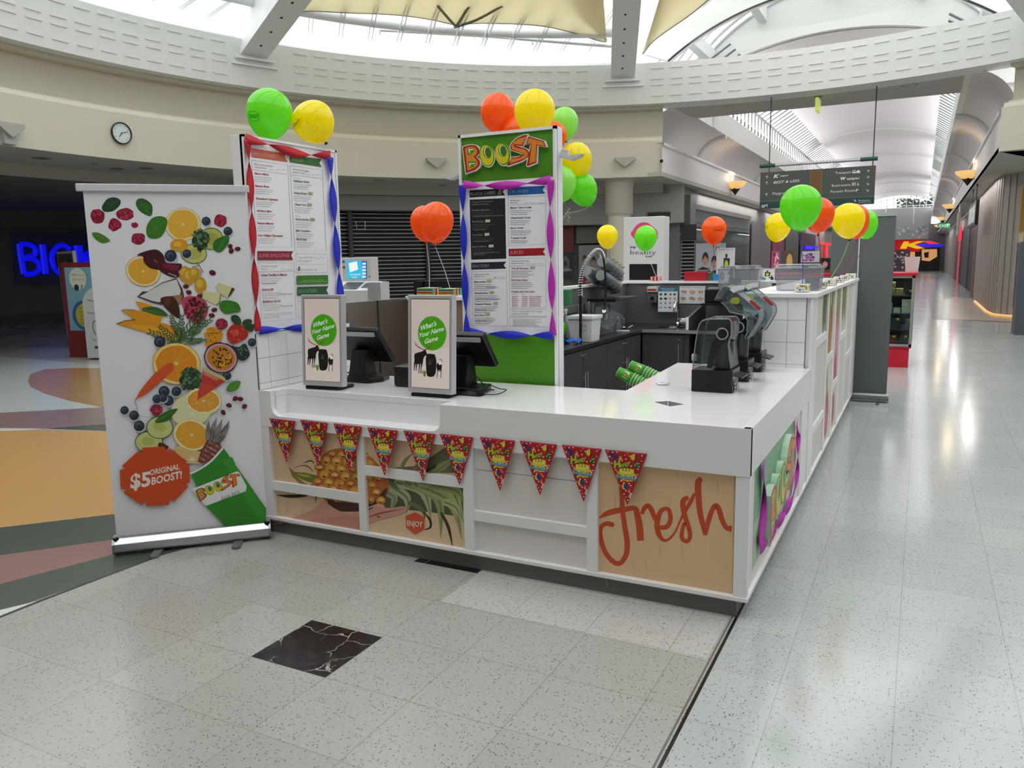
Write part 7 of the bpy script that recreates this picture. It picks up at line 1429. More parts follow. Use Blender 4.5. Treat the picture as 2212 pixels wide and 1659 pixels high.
# wedge uplights, box and dome camera
ug = 'wedge uplights on the curved wall'; wl = mat('uplight_grey', '#a9a8a2', .6)
for i, (px, lb) in enumerate((((12, 280), 'grey wedge uplight at the left edge of the curved wall'), ((941, 352), 'grey wedge uplight between the two menu boards'), ((1350, 350), 'grey wedge uplight right of the balloon cluster'))):
    P, F_ = ringframe(px[0], px[1], 10.6); m = MB(); m.prism([(-.25, .1), (.25, .1), (.23, .03), (.0, -.14), (-.23, .03)], F_, .008, .16); one(m, 'wedge_uplight', wl, lb, 'wall light', ug, bevel=.01)
P, F_ = ringframe(14, 298, 10.6); m = MB(); m.prism([(-.11, -.11), (.10, -.11), (.10, .08), (-.11, .08)], F_, 0, .1); one(m, 'alarm_box', mat('box_grey', '#a3a6a4', .5), 'small grey square box under the left wedge uplight', 'box', bevel=.01)
P, F_ = ringframe(1429, 348, 10.6); t = thing('dome_camera', 'small white security camera with black dome on the curved wall', 'camera', tuple(P)); m = MB(); m.lathe([(.055, 0), (.055, .03), (.04, .05)], 18, Matrix.Translation(P) @ Matrix((F_.U, F_.V, F_.N)).transposed().to_4x4()); m.build('mount', lam, t); m = MB(); m.lathe([(.045, .04), (.04, .075), (.02, .095), (0, .1)], 16, Matrix.Translation(P) @ Matrix((F_.U, F_.V, F_.N)).transposed().to_4x4()); m.build('dome', blk, t)
# downlights
fitm = mat('downlight_trim', '#8f8d88', .5); i = 0
for (x, y, r, z, lb) in ((90, 341, .16, 3.65, 'double downlight in the soffit left of the clock'), (205, 353, .08, 3.65, 'tiny sensor in the soffit below the clock'), (253, 364, .14, 3.65, 'grey wedge fitting in the soffit below the clock'), (315, 363, .15, 3.65, 'round downlight in the soffit right of the clock'), (818, 389, .12, 3.65, 'round downlight above the roller shutters'), (955, 400, .1, 3.65, 'dark downlight left of the sign tower'), (1575, 228, .16, 5.4, 'left round downlight over the corridor mouth'), (1758, 202, .12, 5.4, 'dark square downlight beside the exit sign'), (1965, 183, .18, 5.4, 'right round downlight over the corridor mouth'), (1520, 424, .14, 3.65, 'dark downlight near the corridor corner'), (1440, 403, .12, 3.65, 'faint downlight beyond the column')):
    c = onz(x, y, z); m = MB(); M = Matrix.Translation((c.x, c.y, z - .004)); m.lathe([(r, .003), (r, -.01), (r * .8, -.012), (r * .75, .002)], 20, M); m.lathe([(0, -.001), (r * .75, -.001)], 20, M, 1); one(m, 'downlight', [fitm, mat('lamp_dark', '#2c2c2a', .4)], lb, 'downlight', 'ceiling downlights')
# blue shop name on the far left wall
blue_e = mat('blue_neon', '#1420d8', .4, emit='#0a10ff', es=.9); bg_e = mat('blue_lit_panel', '#23284c', .5)
def pw(x, y, d=0): P = onpl(x, y, BP + BN * .16, BN) - (BP + BN * .16); return (P.dot(fb.U), P.z)
FBW = Frame(BP + BN * .16, bt)
t = thing('shop_sign', 'glowing blue department store letters on the dark wall at far left', 'sign', tuple(BP + BN * .1)); m = MB(); a, b = pw(22, 504), pw(240, 612); m.prism([(a[0], b[1]), (b[0], b[1]), (b[0], a[1]), (a[0], a[1])], FBW, -.06, -.03); m.build('back_panel', bg_e, t)
def neon(pts, w=.16): m = MB(); m.tube([FBW.at(*pw(*p), .0) for p in spline(pts, 6)], w / 2, 8); m.build('neon_letter', blue_e, t)
neon([(42, 527), (46, 560), (52, 592)], .17)
neon([(42, 528), (62, 528), (76, 538), (72, 552), (50, 557), (72, 560), (86, 574), (76, 590), (52, 593)], .15); neon([(91, 528), (95, 560), (99, 592)], .19); neon([(152, 540), (138, 530), (120, 536), (112, 556), (118, 580), (134, 592), (152, 586), (154, 566), (138, 566)], .15)
neon([(168, 530), (178, 590), (192, 548), (206, 592), (214, 530)], .26)
# standees near the left arcade
def signframe(p, q): a, b = onz(*p), onz(*q); return Frame(a, b - a), (b - a).length
F_, W = signframe((160, 772), (212, 772)); zt_ = 1.75; t = thing('poster_stand', 'red framed drive thru poster stand with blue picture behind the banner', 'poster stand', tuple(F_.at(W / 2, 0)))
W = 1.0; m = MB(); m.prism([(-.1, 0), (W, 0), (W, zt_), (-.1, zt_)], F_, -.3, -.02); m.build('red_body', mat('stand_red', '#6e1418', .5), t); A = Art(F_, w=-.018)
A.rect(-.03, .5, .9, 1.66, '#6f9cab'); A.ell(.22, 1.45, .17, .2, '#c9cdb8'); A.text('Want to', (.1, 1.5), (.34, 1.5), .05, '#7a7438'); A.text('drive a', (.12, 1.42), (.34, 1.42), .05, '#7a7438'); A.ell(.18, 1.29, .05, .06, '#24282a'); A.text('?', (.26, 1.26), (.31, 1.26), .08, '#24282a'); A.ell(.3, .78, .26, .28, '#28588a'); A.ell(.3, .78, .19, .22, '#b0a82c')
for k, s in enumerate(('Hire', 'from the', 'Customer', 'Service', 'Desk')): A.text(s, (.2, .9 - k * .07), (.4, .9 - k * .07), .035, '#4a4a1c')
A.blob(.55, 1.0, .16, .1, '#1c2226', 0, 12, .3, random.Random(4)); A.rect(.5, .95, .75, 1.25, '#22282c'); A.build('poster_print', t)
Fq = Frame(onz(138, 745) + Vector((.15, 0, 0)), Vector((.75, -.25, 0))); t = thing('poster_stand', 'leaning white framed fashion poster stand at the left of the red one', 'poster stand', tuple(Fq.at(.5, 0))); m = MB(); m.prism([(0, .12), (1.1, .12), (.95, 2.0), (-.15, 2.0)], Fq, -.06, 0); m.build('frame', mat('stand_white', '#a9aaa8', .5), t); A = Art(Fq, w=.002); A.poly([(.05, .17), (1.05, .17), (.9, 1.95), (-.1, 1.95)], '#3c3a34'); A.blob(.4, 1.1, .2, .5, '#6e625a', 0, 14, .2, random.Random(2)); A.blob(.4, 1.7, .1, .13, '#9a7a68', 0, 12, .1, random.Random(2)); A.blob(.75, .7, .18, .4, '#57504a', 0, 14, .2, random.Random(3)); A.blob(.2, 1.6, .25, .15, '#53663c', 0, 12, .3, random.Random(5)); A.build('poster_print', t)
Fq = Frame(onz(190, 777), onz(225, 777) - onz(190, 777)); t = thing('brochure_stand', 'white arched brochure stand partly hidden by the roll-up banner', 'stand', tuple(Fq.at(.3, 0))); m = MB(); m.prism([(0, .03)] + [(.0, 1.0)] + [(.45 - .45 * math.cos(a), 1.0 + .35 * math.sin(a)) for a in [PI * k / 16 for k in range(1, 16)]] + [(.9, 1.0), (.9, .03)], Fq, -.35, 0); m.build('body', mat('stand_pale', '#b9bdbb', .5), t); A = Art(Fq, w=.002); A.stroke([(.1, 1.08), (.5, 1.0)], .02, '#7c807e'); A.stroke([(.08, .85), (.6, .8)], .02, '#7c807e'); A.stroke([(.2, .45), (.16, .58), (.2, .7), (.3, .6), (.24, .52)], .015, '#3c4442', 4); A.text('Parkmore', (.14, .34), (.36, .34), .04, '#5a605e'); A.rect(.16, .2, .32, .25, '#3c4442'); A.build('brochure_print', t)
# roller shutters around the ring
def arcpx(x, y, R): P = onR(x, y, R); return math.degrees(math.atan2(P.y - RC.y, P.x - RC.x))
slat_m = mat('shutter_slat', '#c3c6c8', .4, metal=.1); shb = mat('shutter_void', '#17181a', .5)
def shutter(xa, xb, z0, z1, lbl, gap=.105, posts=(), R=13.45):
    a0, a1 = arcpx(xb, 500, R), arcpx(xa, 500, R); P = RC + Vector((math.cos(math.radians((a0 + a1) / 2)), math.sin(math.radians((a0 + a1) / 2)), 0)) * R; t = thing('roller_shutter', lbl, 'roller shutter', tuple(P)); n = max(2, int((a1 - a0) / 1.5))
    m = MB(); ring(m, [(R + .12, z0), (R + .12, z1)], a0, a1, n); m.build('backing', shb, t); m = MB(); z = z0 + .02
    while z < z1 - .03: ring(m, [(R, z), (R - .02, z + .016), (R, z + .03)], a0, a1, n, 0); z += gap
    m.build('slats', slat_m, t)
    for px in posts:
        a = math.radians(arcpx(px, 500, R)); c = RC + Vector((math.cos(a), math.sin(a), 0)) * (R - .03); m = MB(); m.cyl((c.x, c.y, z0), (c.x, c.y, z1), .07, n=8, smooth=False); m.build('guide_post', mat('shutter_post', '#55585a', .4, metal=.4), t)
    return t
t = shutter(640, 1010, .0, 3.04, 'wide dark roller shutter behind the two orange balloons', posts=(756, 922))
F_ = ringframe(779, 487, 13.38)[1]; m = MB(); m.tube([F_.at(-.13, .12, 0), F_.at(-.11, -.1, 0), F_.at(.12, -.1, 0), F_.at(.13, .12, 0)], .012, 6); m.build('pull_handle', lam, t)
shutter(1440, 1500, .0, 2.3, 'roller shutter right of the white beauty shop pillar', gap=.10); shutter(1288, 1330, .0, 2.3, 'narrow dark roller shutter behind the yellow balloon', gap=.10)
def wallposter(corners, R, lbl, cat, name, fn, th=.04, fcol='#b9bbbc', h=None):
    (xa, ya), (xb, yb) = corners; P, Q = onR(xa, ya, R), onR(xb, yb, R); U = Vector((Q.x - P.x, Q.y - P.y, 0)); W = U.length; F_ = Frame((P.x, P.y, Q.z), U); H = P.z - Q.z; t = thing(name, lbl, cat, tuple(F_.at(W / 2, 0)))
    m = MB(); m.prism([(0, 0), (W, 0), (W, H), (0, H)], F_, -th, 0); m.build('frame', mat('frame' + fcol, fcol, .5), t, bevel=.004); A = Art(F_, w=.001, tf=lambda x, y: (x * W, y * H)); A.up = 1; fn(A); A.build('poster_print', t); return t
def face_(A, cx, cy_, s, skin='#c9a088', hair='#2c201c', tilt=0, smile=True):
    A.ell(cx, cy_ + s * .25, s * .62, s * .95, hair, tilt); A.ell(cx, cy_, s * .5, s * .78, skin, tilt); A.stroke([(cx - s * .48, cy_ + s * .3), (cx - s * .1, cy_ + s * .75), (cx + s * .45, cy_ + s * .35)], s * .28, hair, 4)
    for sx in (-.2, .2): A.ell(cx + s * sx, cy_ + s * .12, s * .08, s * .05, '#2a1c18', 0, 8); A.stroke([(cx + s * (sx - .1), cy_ + s * .26), (cx + s * (sx + .1), cy_ + s * .26)], s * .04, hair)
    A.stroke([(cx, cy_ + s * .08), (cx + s * .06, cy_ - s * .16), (cx - s * .02, cy_ - s * .2)], s * .035, '#a87c64'); A.stroke([(cx - s * .2, cy_ - s * .38), (cx, cy_ - s * .48), (cx + s * .2, cy_ - s * .38)], s * .08, '#a83c3c' if smile else '#8a4c44', 3)
def pa(A):
    A.rect(0, 0, 1, 1, '#b4b8c2')
    A.poly([(.02, 0), (.05, .34), (.25, .42), (.50, .36), (.58, 0)], '#26262c')
    for k in range(7): A.stroke([(.03, .03 + k * .05), (.3, .0 + k * .055), (.56, .04 + k * .05)], .018, '#d0cecc', 3)
    A.poly([(.45, 0), (.5, .28), (.7, .34), (.92, .28), (.98, 0)], '#1a1a20'); face_(A, .33, .58, .17, hair='#3a2420'); face_(A, .63, .5, .16, hair='#241a18', smile=False); A.text('$1', (.66, .84), (.78, .84), .07, '#1c1c22', off=.02)
wallposter(((1503, 526), (1566, 612)), 13.4, 'framed poster of two smiling people behind the orange balloon', 'poster', 'framed_poster', pa)
def pb(A):
    A.rect(0, 0, 1, 1, '#8d8888')
    for cx, cy_, c in ((.2, .62, '#8c2020'), (.52, .58, '#3c3438'), (.8, .56, '#a02430')): A.poly([(cx - .16, 0), (cx - .13, .32), (cx, .42), (cx + .14, .32), (cx + .17, 0)], c); face_(A, cx, cy_, .12, skin='#b08c78')
wallposter(((1250, 530), (1312, 618)), 13.4, 'poster of three people behind the coiled rinse hose', 'poster', 'framed_poster', pb, fcol='#57504e')
def pc(A): A.rect(0, 0, 1, 1, '#22262e'); A.blob(.4, .55, .4, .3, '#5a6474', 0, 14, .25, random.Random(3)); A.ell(.4, .55, .16, .12, '#22262e'); A.text('NUTRITION', (-.55, .28) if False else (.1, .26), (.95, .26), .09, '#b4b8c0', off=.02)
wallposter(((1212, 545), (1236, 600)), 13.4, 'dark product poster beside the sign tower', 'poster', 'framed_poster', pc, fcol='#3c3030')
def plain(c): return lambda A: A.rect(0, 0, 1, 1, c)
wallposter(((1212, 484), (1239, 545)), 13.42, 'dark red shop panel above the product poster', 'panel', 'wall_hoarding', plain('#6e1c1c'), fcol='#5c1616'); wallposter(((1245, 490), (1290, 525)), 13.42, 'brown grey shop panel above the poster of three people', 'panel', 'wall_hoarding', plain('#6a6460'), fcol='#5a5452')
def ae(A): A.rect(0, 0, 1, 1, '#191a1c'); A.text('ae', (.10, .34), (.48, .34), .26, '#b9bcc0')
wallposter(((1440, 486), (1504, 519)), 13.3, 'black shop fascia ending in the pale letters ae', 'sign', 'shop_fascia', ae, fcol='#191a1c', th=.2)
wallposter(((1399, 459), (1448, 476)), 12.9, 'small black sign hanging above the white pillar', 'sign', 'hanging_box_sign', plain('#141415'), fcol='#141415')
# white advertising pillar
a, b = ony(1347, 470, 11.5), ony(1435, 469, 11.5); W = b.x - a.x; t = thing('advertising_pillar', 'white pillar with beauty shop lettering, pink leaf shape and dark screen', 'display stand', ((a.x + b.x) / 2, 11.6, 0)); m = MB(); m.box(a.x, b.x, 11.5, 11.78, 0, a.z); m.build('body', mat('pillar_white', '#cfcfd0', .3), t, bevel=.01)
F_ = Frame((0, 11.499, 0), (1, 0, 0)); A = Art(F_, True, w=.001)
def q6(x, y): return (1220 + x / 6.506, 380 + y / 6.506)
A.poly([q6(*p) for p in [(928, 818), (960, 760), (1010, 690), (1080, 655), (1150, 655), (1210, 690), (1300, 780), (1290, 900), (1180, 960), (1060, 930), (985, 890)]], '#e0447c', sm=3)
A.text('my', q6(922, 1012), q6(1002, 1012), 4.4, '#1c1c20', off=.03); A.text('beauty', q6(922, 1104), q6(1280, 1104), 9.5, '#1c1c20', off=-.012); A.text('spot', q6(1132, 1140), q6(1225, 1140), 4, '#1c1c20', off=.02); A.stroke([q6(925, 980), q6(925, 1104)], .8, '#1c1c20')
A.poly([q6(*p) for p in [(905, 1236), (1300, 1236), (1295, 1465), (905, 1465)]], '#0c0d10'); A.stroke([q6(*p) for p in [(905, 1236), (1300, 1236), (1295, 1465), (905, 1465), (905, 1236)]], .6, '#e0e2e4'); A.build('pillar_print', t)
# ticket machine behind the stainless screens
zb_ = 0; a, b = ony(737, 557, 6.3), ony(803, 610, 6.3); t = thing('ticket_machine', 'white self service machine with glowing blue screen behind the stainless panels', 'machine', ((a.x + b.x) / 2, 6.45, 0))
m = MB(); m.box(a.x + .02, b.x - .01, 6.34, 6.6, 0, b.z); m.build('pedestal', mat('machine_white', '#c2c4c4', .4), t); m = MB(); m.box(a.x, b.x, 6.3, 6.42, b.z, a.z); m.build('screen_head', mat('machine_white', '#c2c4c4', .4), t, bevel=.006)
m = MB(); P, Q = ony(735, 640, 6.2), ony(812, 612, 6.2); m.prism([(6.12, P.z - .25), (6.34, P.z - .25), (6.34, b.z + .01), (6.28, b.z + .01), (6.12, P.z + .06)], Frame((a.x, 0, 0), (0, 1, 0)), 0, Q.x - a.x + .02); m.build('sloped_desk', mat('machine_white', '#c2c4c4', .4), t)
A = Art(Frame((0, 6.299, 0), (1, 0, 0)), True, w=.001)
def q8(x, y): return (700 + x / 3.687, 380 + y / 3.687)
A.poly([q8(*p) for p in [(178, 673), (342, 677), (342, 820), (182, 815)]], '#38b4e0'); A.poly([q8(*p) for p in [(300, 678), (342, 678), (342, 820), (316, 818)]], '#1c5c9c'); A.poly([q8(*p) for p in [(196, 695), (262, 680), (272, 745), (206, 768)]], '#e8f0f2'); A.text('accepted', q8(206, 790), q8(288, 790), 4, '#e8f6fc'); A.text('here!', q8(222, 812), q8(262, 812), 4, '#e8f6fc')
for k in range(5): A.poly([q8(*p) for p in [(306, 690 + k * 26), (334, 690 + k * 26), (334, 708 + k * 26), (306, 708 + k * 26)]], '#cfe0ea')
A.build('screen_picture', t, attr_mat('screen_ink2', .2, emit=.9)); A = Art(Frame((0, 6.2985, 0), (1, 0, 0)), True, w=.001); A.ell(*q8(158, 727), 2.8, 2.8, '#a81c30', 0, 12); A.poly([q8(*p) for p in [(146, 674), (164, 674), (164, 692), (146, 692)]], '#3c6aa0'); A.ell(*q8(362, 802), 1.6, 1.6, '#a81c30', 0, 10); A.build('stickers', t)
v1 = Vector((0, .16, b.z + .01 - P.z - .06)); Fs = Frame((a.x, 6.12, P.z + .06), (1, 0, 0), v1); A = Art(Fs, w=.002); Ws = Q.x - a.x; A.rect(.09, .02, Ws * .62, v1.length * .9, '#26282c'); A.rect(Ws * .68, .05, Ws * .9, v1.length * .8, '#3c3034'); A.build('card_reader', t)
c = ony(808, 632, 6.15); m = MB(); m.box(c.x - .04, c.x + .06, 6.1, 6.18, c.z - .12, c.z + .1); o = m.build('eftpos_unit', mat('eftpos', '#8e9292', .4), t, bevel=.008)
m = MB()
for px in (905, 925, 960, 985): c = ony(px, 625, 7.4); m2 = MB(); m2.box(c.x - .07, c.x + .07, 7.4, 7.6, 0, c.z + .09); one(m2, 'bin_unit', blk, {905: 'leftmost of the black cabinets behind the striped weights', 925: 'second black cabinet behind the striped weights', 960: 'third black cabinet behind the striped weights', 985: 'rightmost black cabinet behind the striped weights'}[px], 'cabinet', 'black units behind the timber wall')
# ---- hanging direction sign
Yh = 20.2; 
a, b = ony(1643, 373, Yh), ony(1892, 357, Yh); c, d = ony(1641, 451, Yh), ony(1888, 440, Yh); W = b.x - a.x; zt_ = a.z; zb_ = c.z; t = thing('direction_sign', 'hanging dark green shopping centre direction sign over the corridor', 'sign', ((a.x + b.x) / 2, Yh, zb_))
m = MB(); m.box(a.x, b.x, Yh, Yh + .08, zb_, zt_); m.build('panel', mat('sign_grey', '#4b504c', .5), t); m = MB(); e = ony(1650, 357, Yh); zr = ony(1650, 358.5, Yh).z; m.cyl((a.x - .02, Yh + .04, zr), (b.x + .02, Yh + .04, zr), .035, n=12); m.build('top_tube', mat('sign_tube', '#b4b8b6', .3, metal=.6), t)
for x0, x1 in ((a.x - .03, a.x + .33), (b.x - .33, b.x + .03)): m = MB(); m.cyl((x0, Yh + .04, zr), (x1, Yh + .04, zr), .045, n=12); m.build('tube_end', mat('sign_green_end', '#1c5044', .4), t)
for px in (1661, 1885): x = ony(px, 360, Yh).x; m = MB(); m.cyl((x, Yh + .04, zt_), (x, Yh + .04, 5.39), .012, n=6); m.build('hanger_rod', mat('rod_dark', '#3a3c3c', .4), t)
A = Art(Frame((0, Yh - .001, 0), (1, 0, 0)), True, w=.002)
def qs(x, y): return (1620 + x / 7.373, 340 + y / 7.373)
A.poly([qs(*p) for p in [(158, 712), (1978, 626), (1972, 735), (158, 818)]], '#12403a'); A.stroke([qs(160, 706), qs(1980, 622)], .5, '#8a9490'); A.poly([qs(*p) for p in [(968, 205), (1146, 192), (1134, 668), (960, 676)]], '#6e4c1e'); A.stroke([qs(968, 205), qs(960, 676)], .4, '#a89878'); A.stroke([qs(1146, 192), qs(1134, 668)], .4, '#a89878')
wc = '#dfe1df'
def tx(s, p, q, h, sh=0, off=0): A.text(s, qs(*p), qs(*q), h, wc, shear=sh, off=off)
tx('K', (372, 328), (470, 318), 6.8, .3, .05); tx('mart', (475, 308), (608, 298), 3.6, .3, .02); tx('BEST & LESS', (372, 420), (795, 388), 5.2, .3, .01); tx('Playground', (362, 598), (640, 578), 5.6); tx('Transport', (1356, 268), (1612, 252), 5.4); tx('W', (1442, 358), (1530, 354), 5.6, .2, .06); tx('estpac', (1545, 358), (1746, 344), 5.4, 0, .012); tx('Restrooms', (1305, 470), (1600, 452), 5.4); tx('Parents Room', (1284, 566), (1672, 542), 5.4); tx('GPT', (182, 800), (290, 792), 5.8, 0, .02); tx('Parkmore', (1725, 700), (1910, 692), 3.4); tx('Shopping Centre', (1730, 722), (1930, 714), 1.8)
def arrow(x, y, dx, dy): L = 22; A.stroke([qs(x - dx * L, y - dy * L), qs(x + dx * L, y + dy * L)], .9, wc); ex, ey = x + dx * L, y + dy * L; A.stroke([qs(ex - dx * 18 - dy * 18, ey - dy * 18 + dx * 18), qs(ex, ey), qs(ex - dx * 18 + dy * 18, ey - dy * 18 - dx * 18)], .9, wc)
for p in ((272, 315), (268, 408), (263, 592)): arrow(*p, 0, -1)
arrow(1882, 218, .7, -.7); arrow(1878, 318, .7, -.7); arrow(1876, 420, .7, .7); arrow(1870, 522, .7, .7)
A.poly([qs(*p) for p in [(1632, 205), (1682, 200), (1682, 250), (1632, 254)]], wc); A.poly([qs(*p) for p in [(1640, 212), (1674, 209), (1674, 228), (1640, 231)]], '#4b504c'); A.poly([qs(*p) for p in [(1690, 232), (1710, 205), (1738, 203), (1756, 226), (1756, 246), (1690, 250)]], wc)
for x in (1632, 1652, 1676): A.ell(*qs(x, 405), .9, .9, wc, 0, 8); A.stroke([qs(x, 412), qs(x, 450)], 1.5, wc)
A.ell(*qs(1720, 432), 2.2, 2.4, wc, 0, 14); A.ell(*qs(1720, 432), 1.5, 1.7, '#4b504c', 0, 14); A.stroke([qs(1712, 395), qs(1716, 425), qs(1738, 440)], .8, wc); A.ell(*qs(1700, 505), 1, 1, wc, 0, 8); A.stroke([qs(1698, 512), qs(1692, 545)], 2, wc); A.stroke([qs(1700, 515), qs(1732, 520)], 1.4, wc); A.stroke([qs(1665, 672), qs(1672, 690), qs(1695, 705)], [1.5, 2.5, .6], wc, 3)
A.build('sign_lettering', t)
# exit sign seen edge on, green exit sign far down
c = onz(1768, 207, 5.4); t = thing('exit_sign', 'yellow green lit exit sign seen edge on under the corridor mouth', 'exit sign', (c.x, c.y, 5.1)); m = MB(); m.lathe([(.09, 5.39), (.09, 5.36), (.03, 5.33)], 16, Matrix.Translation((c.x, c.y, 0))); m.build('ceiling_plate', fitm, t)
m = MB(); m.box(c.x - .035, c.x + .035, c.y - .28, c.y + .25, 5.03, 5.32); m.build('lit_panel', mat('exit_glow', '#c8d860', .4, emit='#c6e070', es=.8), t)
# ---- wall sconces with uplight bowls
bowl_m = mat('sconce_glass', '#e8c890', .4, emit='#ffc878', es=1.1); sc_n = [0]
def sconce(X, Y, z, sgn, lbl, sc=1.0, lamp=True):
    t = thing('wall_sconce', lbl, 'wall light', (X, Y, z), 0, 'lit wall sconces along the corridor'); n_ = sgn; m = MB(); m.box(X, X + n_ * .03, Y - .13 * sc, Y + .13 * sc, z - .1 * sc, z + .42 * sc); m.build('back_plate', mat('sconce_plate', '#c9c0b4', .5), t)
    m = MB(); M = Matrix.Translation((X + n_ * .16 * sc, Y, z)); m.lathe([(.36 * sc, .12 * sc), (.33 * sc, .04 * sc), (.2 * sc, -.07 * sc), (.12 * sc, -.11 * sc)], 20, M); m.build('bowl', bowl_m, t)
    m = MB(); m.lathe([(.17 * sc, -.09 * sc), (.0, -.32 * sc)], 4, M, smooth=False); m.build('bronze_tip', mat('bronze', '#3c2a20', .4, metal=.5), t)
    if lamp:
        l = bpy.data.lights.new('sconce_lamp', 'POINT'); l.energy = 22 * sc; l.color = (1, .78, .5); l.shadow_soft_size = .12; lo = bpy.data.objects.new('sconce_lamp', l); scene.collection.objects.link(lo); lo.location = (X + n_ * .22 * sc, Y, z + .3 * sc)
sconce(-5.82, 27.4, 4.0, 1, 'lit sconce on the left corridor wall beside the direction sign'); sconce(1.25, 28.2, 3.98, -1, 'nearest lit sconce on the right corridor wall'); sconce(1.25, 46.5, 4.0, -1, 'second lit sconce along the right corridor wall'); sconce(1.25, 62, 4.0, -1, 'third lit sconce along the right corridor wall', lamp=False); sconce(1.25, 78, 4.0, -1, 'farthest lit sconce on the right corridor wall', lamp=False)
c = ony(2039, 487, 60); t = thing('exit_sign', 'small green exit sign far down the right side of the corridor', 'exit sign', tuple(c)); m = MB(); m.box(c.x - .36, c.x + .36, c.y, c.y + .1, c.z - .18, c.z + .18); m.cyl((c.x, c.y + .05, c.z), (c.x, c.y + .05, 4.4), .02, n=6); m.box(c.x, 1.25, c.y + .03, c.y + .07, 4.36, 4.4); m.build('lit_panel', mat('green_exit', '#1c7a4a', .4, emit='#28a868', es=.7), t); A = Art(Frame((c.x - .36, c.y - .002, c.z - .16), (1, 0, 0))); A.text('EXIT', (.08, .07), (.64, .07), .18, '#e8f4ec', off=.02); A.build('lettering', t, attr_mat('exit_ink', .4, emit=.6))
# ---- perfume display case in the corridor
t = thing('display_case', 'red based glass display case of perfume boxes in the corridor', 'display case', (-.55, 13.3, 0)); X0, X1, Y0, Y1 = -2.1, -.075, 12.8, 13.9; red = mat('case_red', '#c01830', .4)
m = MB(); m.box(X0, X1 - .03, Y0 + .02, Y1 - .3, 0, .285); m.build('base', red, t); m = MB(); m.box(X0 - .02, X1 + .03, Y0 - .03, Y1 + .03, 1.335, 1.372); m.box(X0, X1, Y0, Y1, .285, .31); m.build('red_trim', red, t); al = mat('case_alu', '#a9aaa8', .35, metal=.6)
m = MB(); m.box(X0, X1, Y0 - .01, Y0 + .02, 1.30, 1.335); m.box(X0, X1, Y0 - .01, Y0 + .02, .31, .345); m.box(X1 - .035, X1, Y0 - .01, Y0 + .03, .31, 1.335); m.box(X1 - .035, X1, Y1 - .03, Y1, .31, 1.335); m.box(X1 - .02, X1, Y0, Y1, 1.30, 1.335); m.build('frame', al, t)
m = MB(); m.box(X0, X1 - .04, Y1 - .03, Y1 - .02, .345, 1.3); m.build('back_panel', mat('case_back', '#2c2422', .6), t); sz = [.345, .56, .79, 1.05]
for z in sz: m = MB(); m.box(X0, X1 - .04, Y0 + .03, Y1 - .03, z - .012, z); m.build('shelf', mat('case_shelf', '#57524c', .4), t)
m = MB(); m.box(X0, X1 - .035, Y0 + .004, Y0 + .008, .345, 1.3); m.box(X1 - .012, X1 - .008, Y0 + .03, Y1 - .03, .345, 1.3); m.build('glass', glass('case_glass', '#e4ecec', .12), t)
l = bpy.data.lights.new('case_lamp', 'AREA'); l.shape = 'RECTANGLE'; l.size = 1.8; l.size_y = .1; l.energy = 22; lo = bpy.data.objects.new('case_lamp', l); scene.collection.objects.link(lo); lo.location = (-1.1, 12.95, 1.29); gp = 'perfume boxes in the glass case'
items = [(0, -1.3, .13, .13, '#8c2028', 'dark red gift box, leftmost on the bottom shelf'), (0, -.66, .14, .12, '#8c2028', 'dark red gift box on the bottom shelf'), (0, -.50, .14, .12, '#962430', 'dark red gift box, second on the bottom shelf'), (0, -.34, .14, .12, '#8c2028', 'dark red gift box, third on the bottom shelf'), (0, -.18, .1, .12, '#26222a', 'black gift box at the right of the bottom shelf'),
 (1, -.60, .08, .10, '#b8a81c', 'yellow box on the second shelf'), (1, -.48, .13, .07, '#d0d4d4', 'white box with teal picture on the second shelf'), (1, -.30, .12, .16, '#2c3230', 'tall dark box on the second shelf'), (1, -.14, .06, .15, '#5c6a6c', 'grey blue box at the right of the second shelf'),
 (2, -.55, .10, .16, '#9a8a62', 'gold box on the third shelf'), (2, -.42, .14, .15, '#a39870', 'wide gold box on the third shelf'), (2, -.29, .09, .08, '#d2d0cc', 'small white box on the third shelf'), (2, -.17, .12, .10, '#d6d4d0', 'white box, lower of two at the right of the third shelf'),
 (3, -.60, .09, .09, '#7c6c34', 'small gold box, first on the top shelf'), (3, -.49, .10, .10, '#a8945a', 'small gold box, second on the top shelf'), (3, -.38, .10, .11, '#9c8850', 'small gold box, third on the top shelf'), (3, -.27, .10, .10, '#a8945a', 'small gold box, fourth on the top shelf'), (3, -.15, .09, .08, '#2e2a2a', 'small black box at the right of the top shelf')]
def pbox(x, z, w, h, col, lb): m = MB(); m.box(x - w / 2, x + w / 2, Y0 + .06, Y0 + .16, z + .001, z + h); tt = thing('perfume_box', lb, 'box', (x, Y0 + .1, z), 0, gp); m.build('carton', mat('carton' + col, col, .5), tt, bevel=.002); m = MB(); m.box(x + w * .1, x + w * .1 + .035, Y0 + .052, Y0 + .056, z + h - .03, z + h); m.build('price_tag', mat('price_yellow', '#d8e020', .5), tt)
for s, x, w, h, col, lb in items: pbox(x, sz[s], w, h, col, lb)
pbox(-.17, sz[2] + .101, .12, .10, '#d6d4d0', 'white box, upper of two at the right of the third shelf'); pbox(-.49, sz[3] + .101, .10, .09, '#a8945a', 'gold box stacked second in the top row'); pbox(-.38, sz[3] + .111, .10, .08, '#9c8850', 'gold box stacked third in the top row')
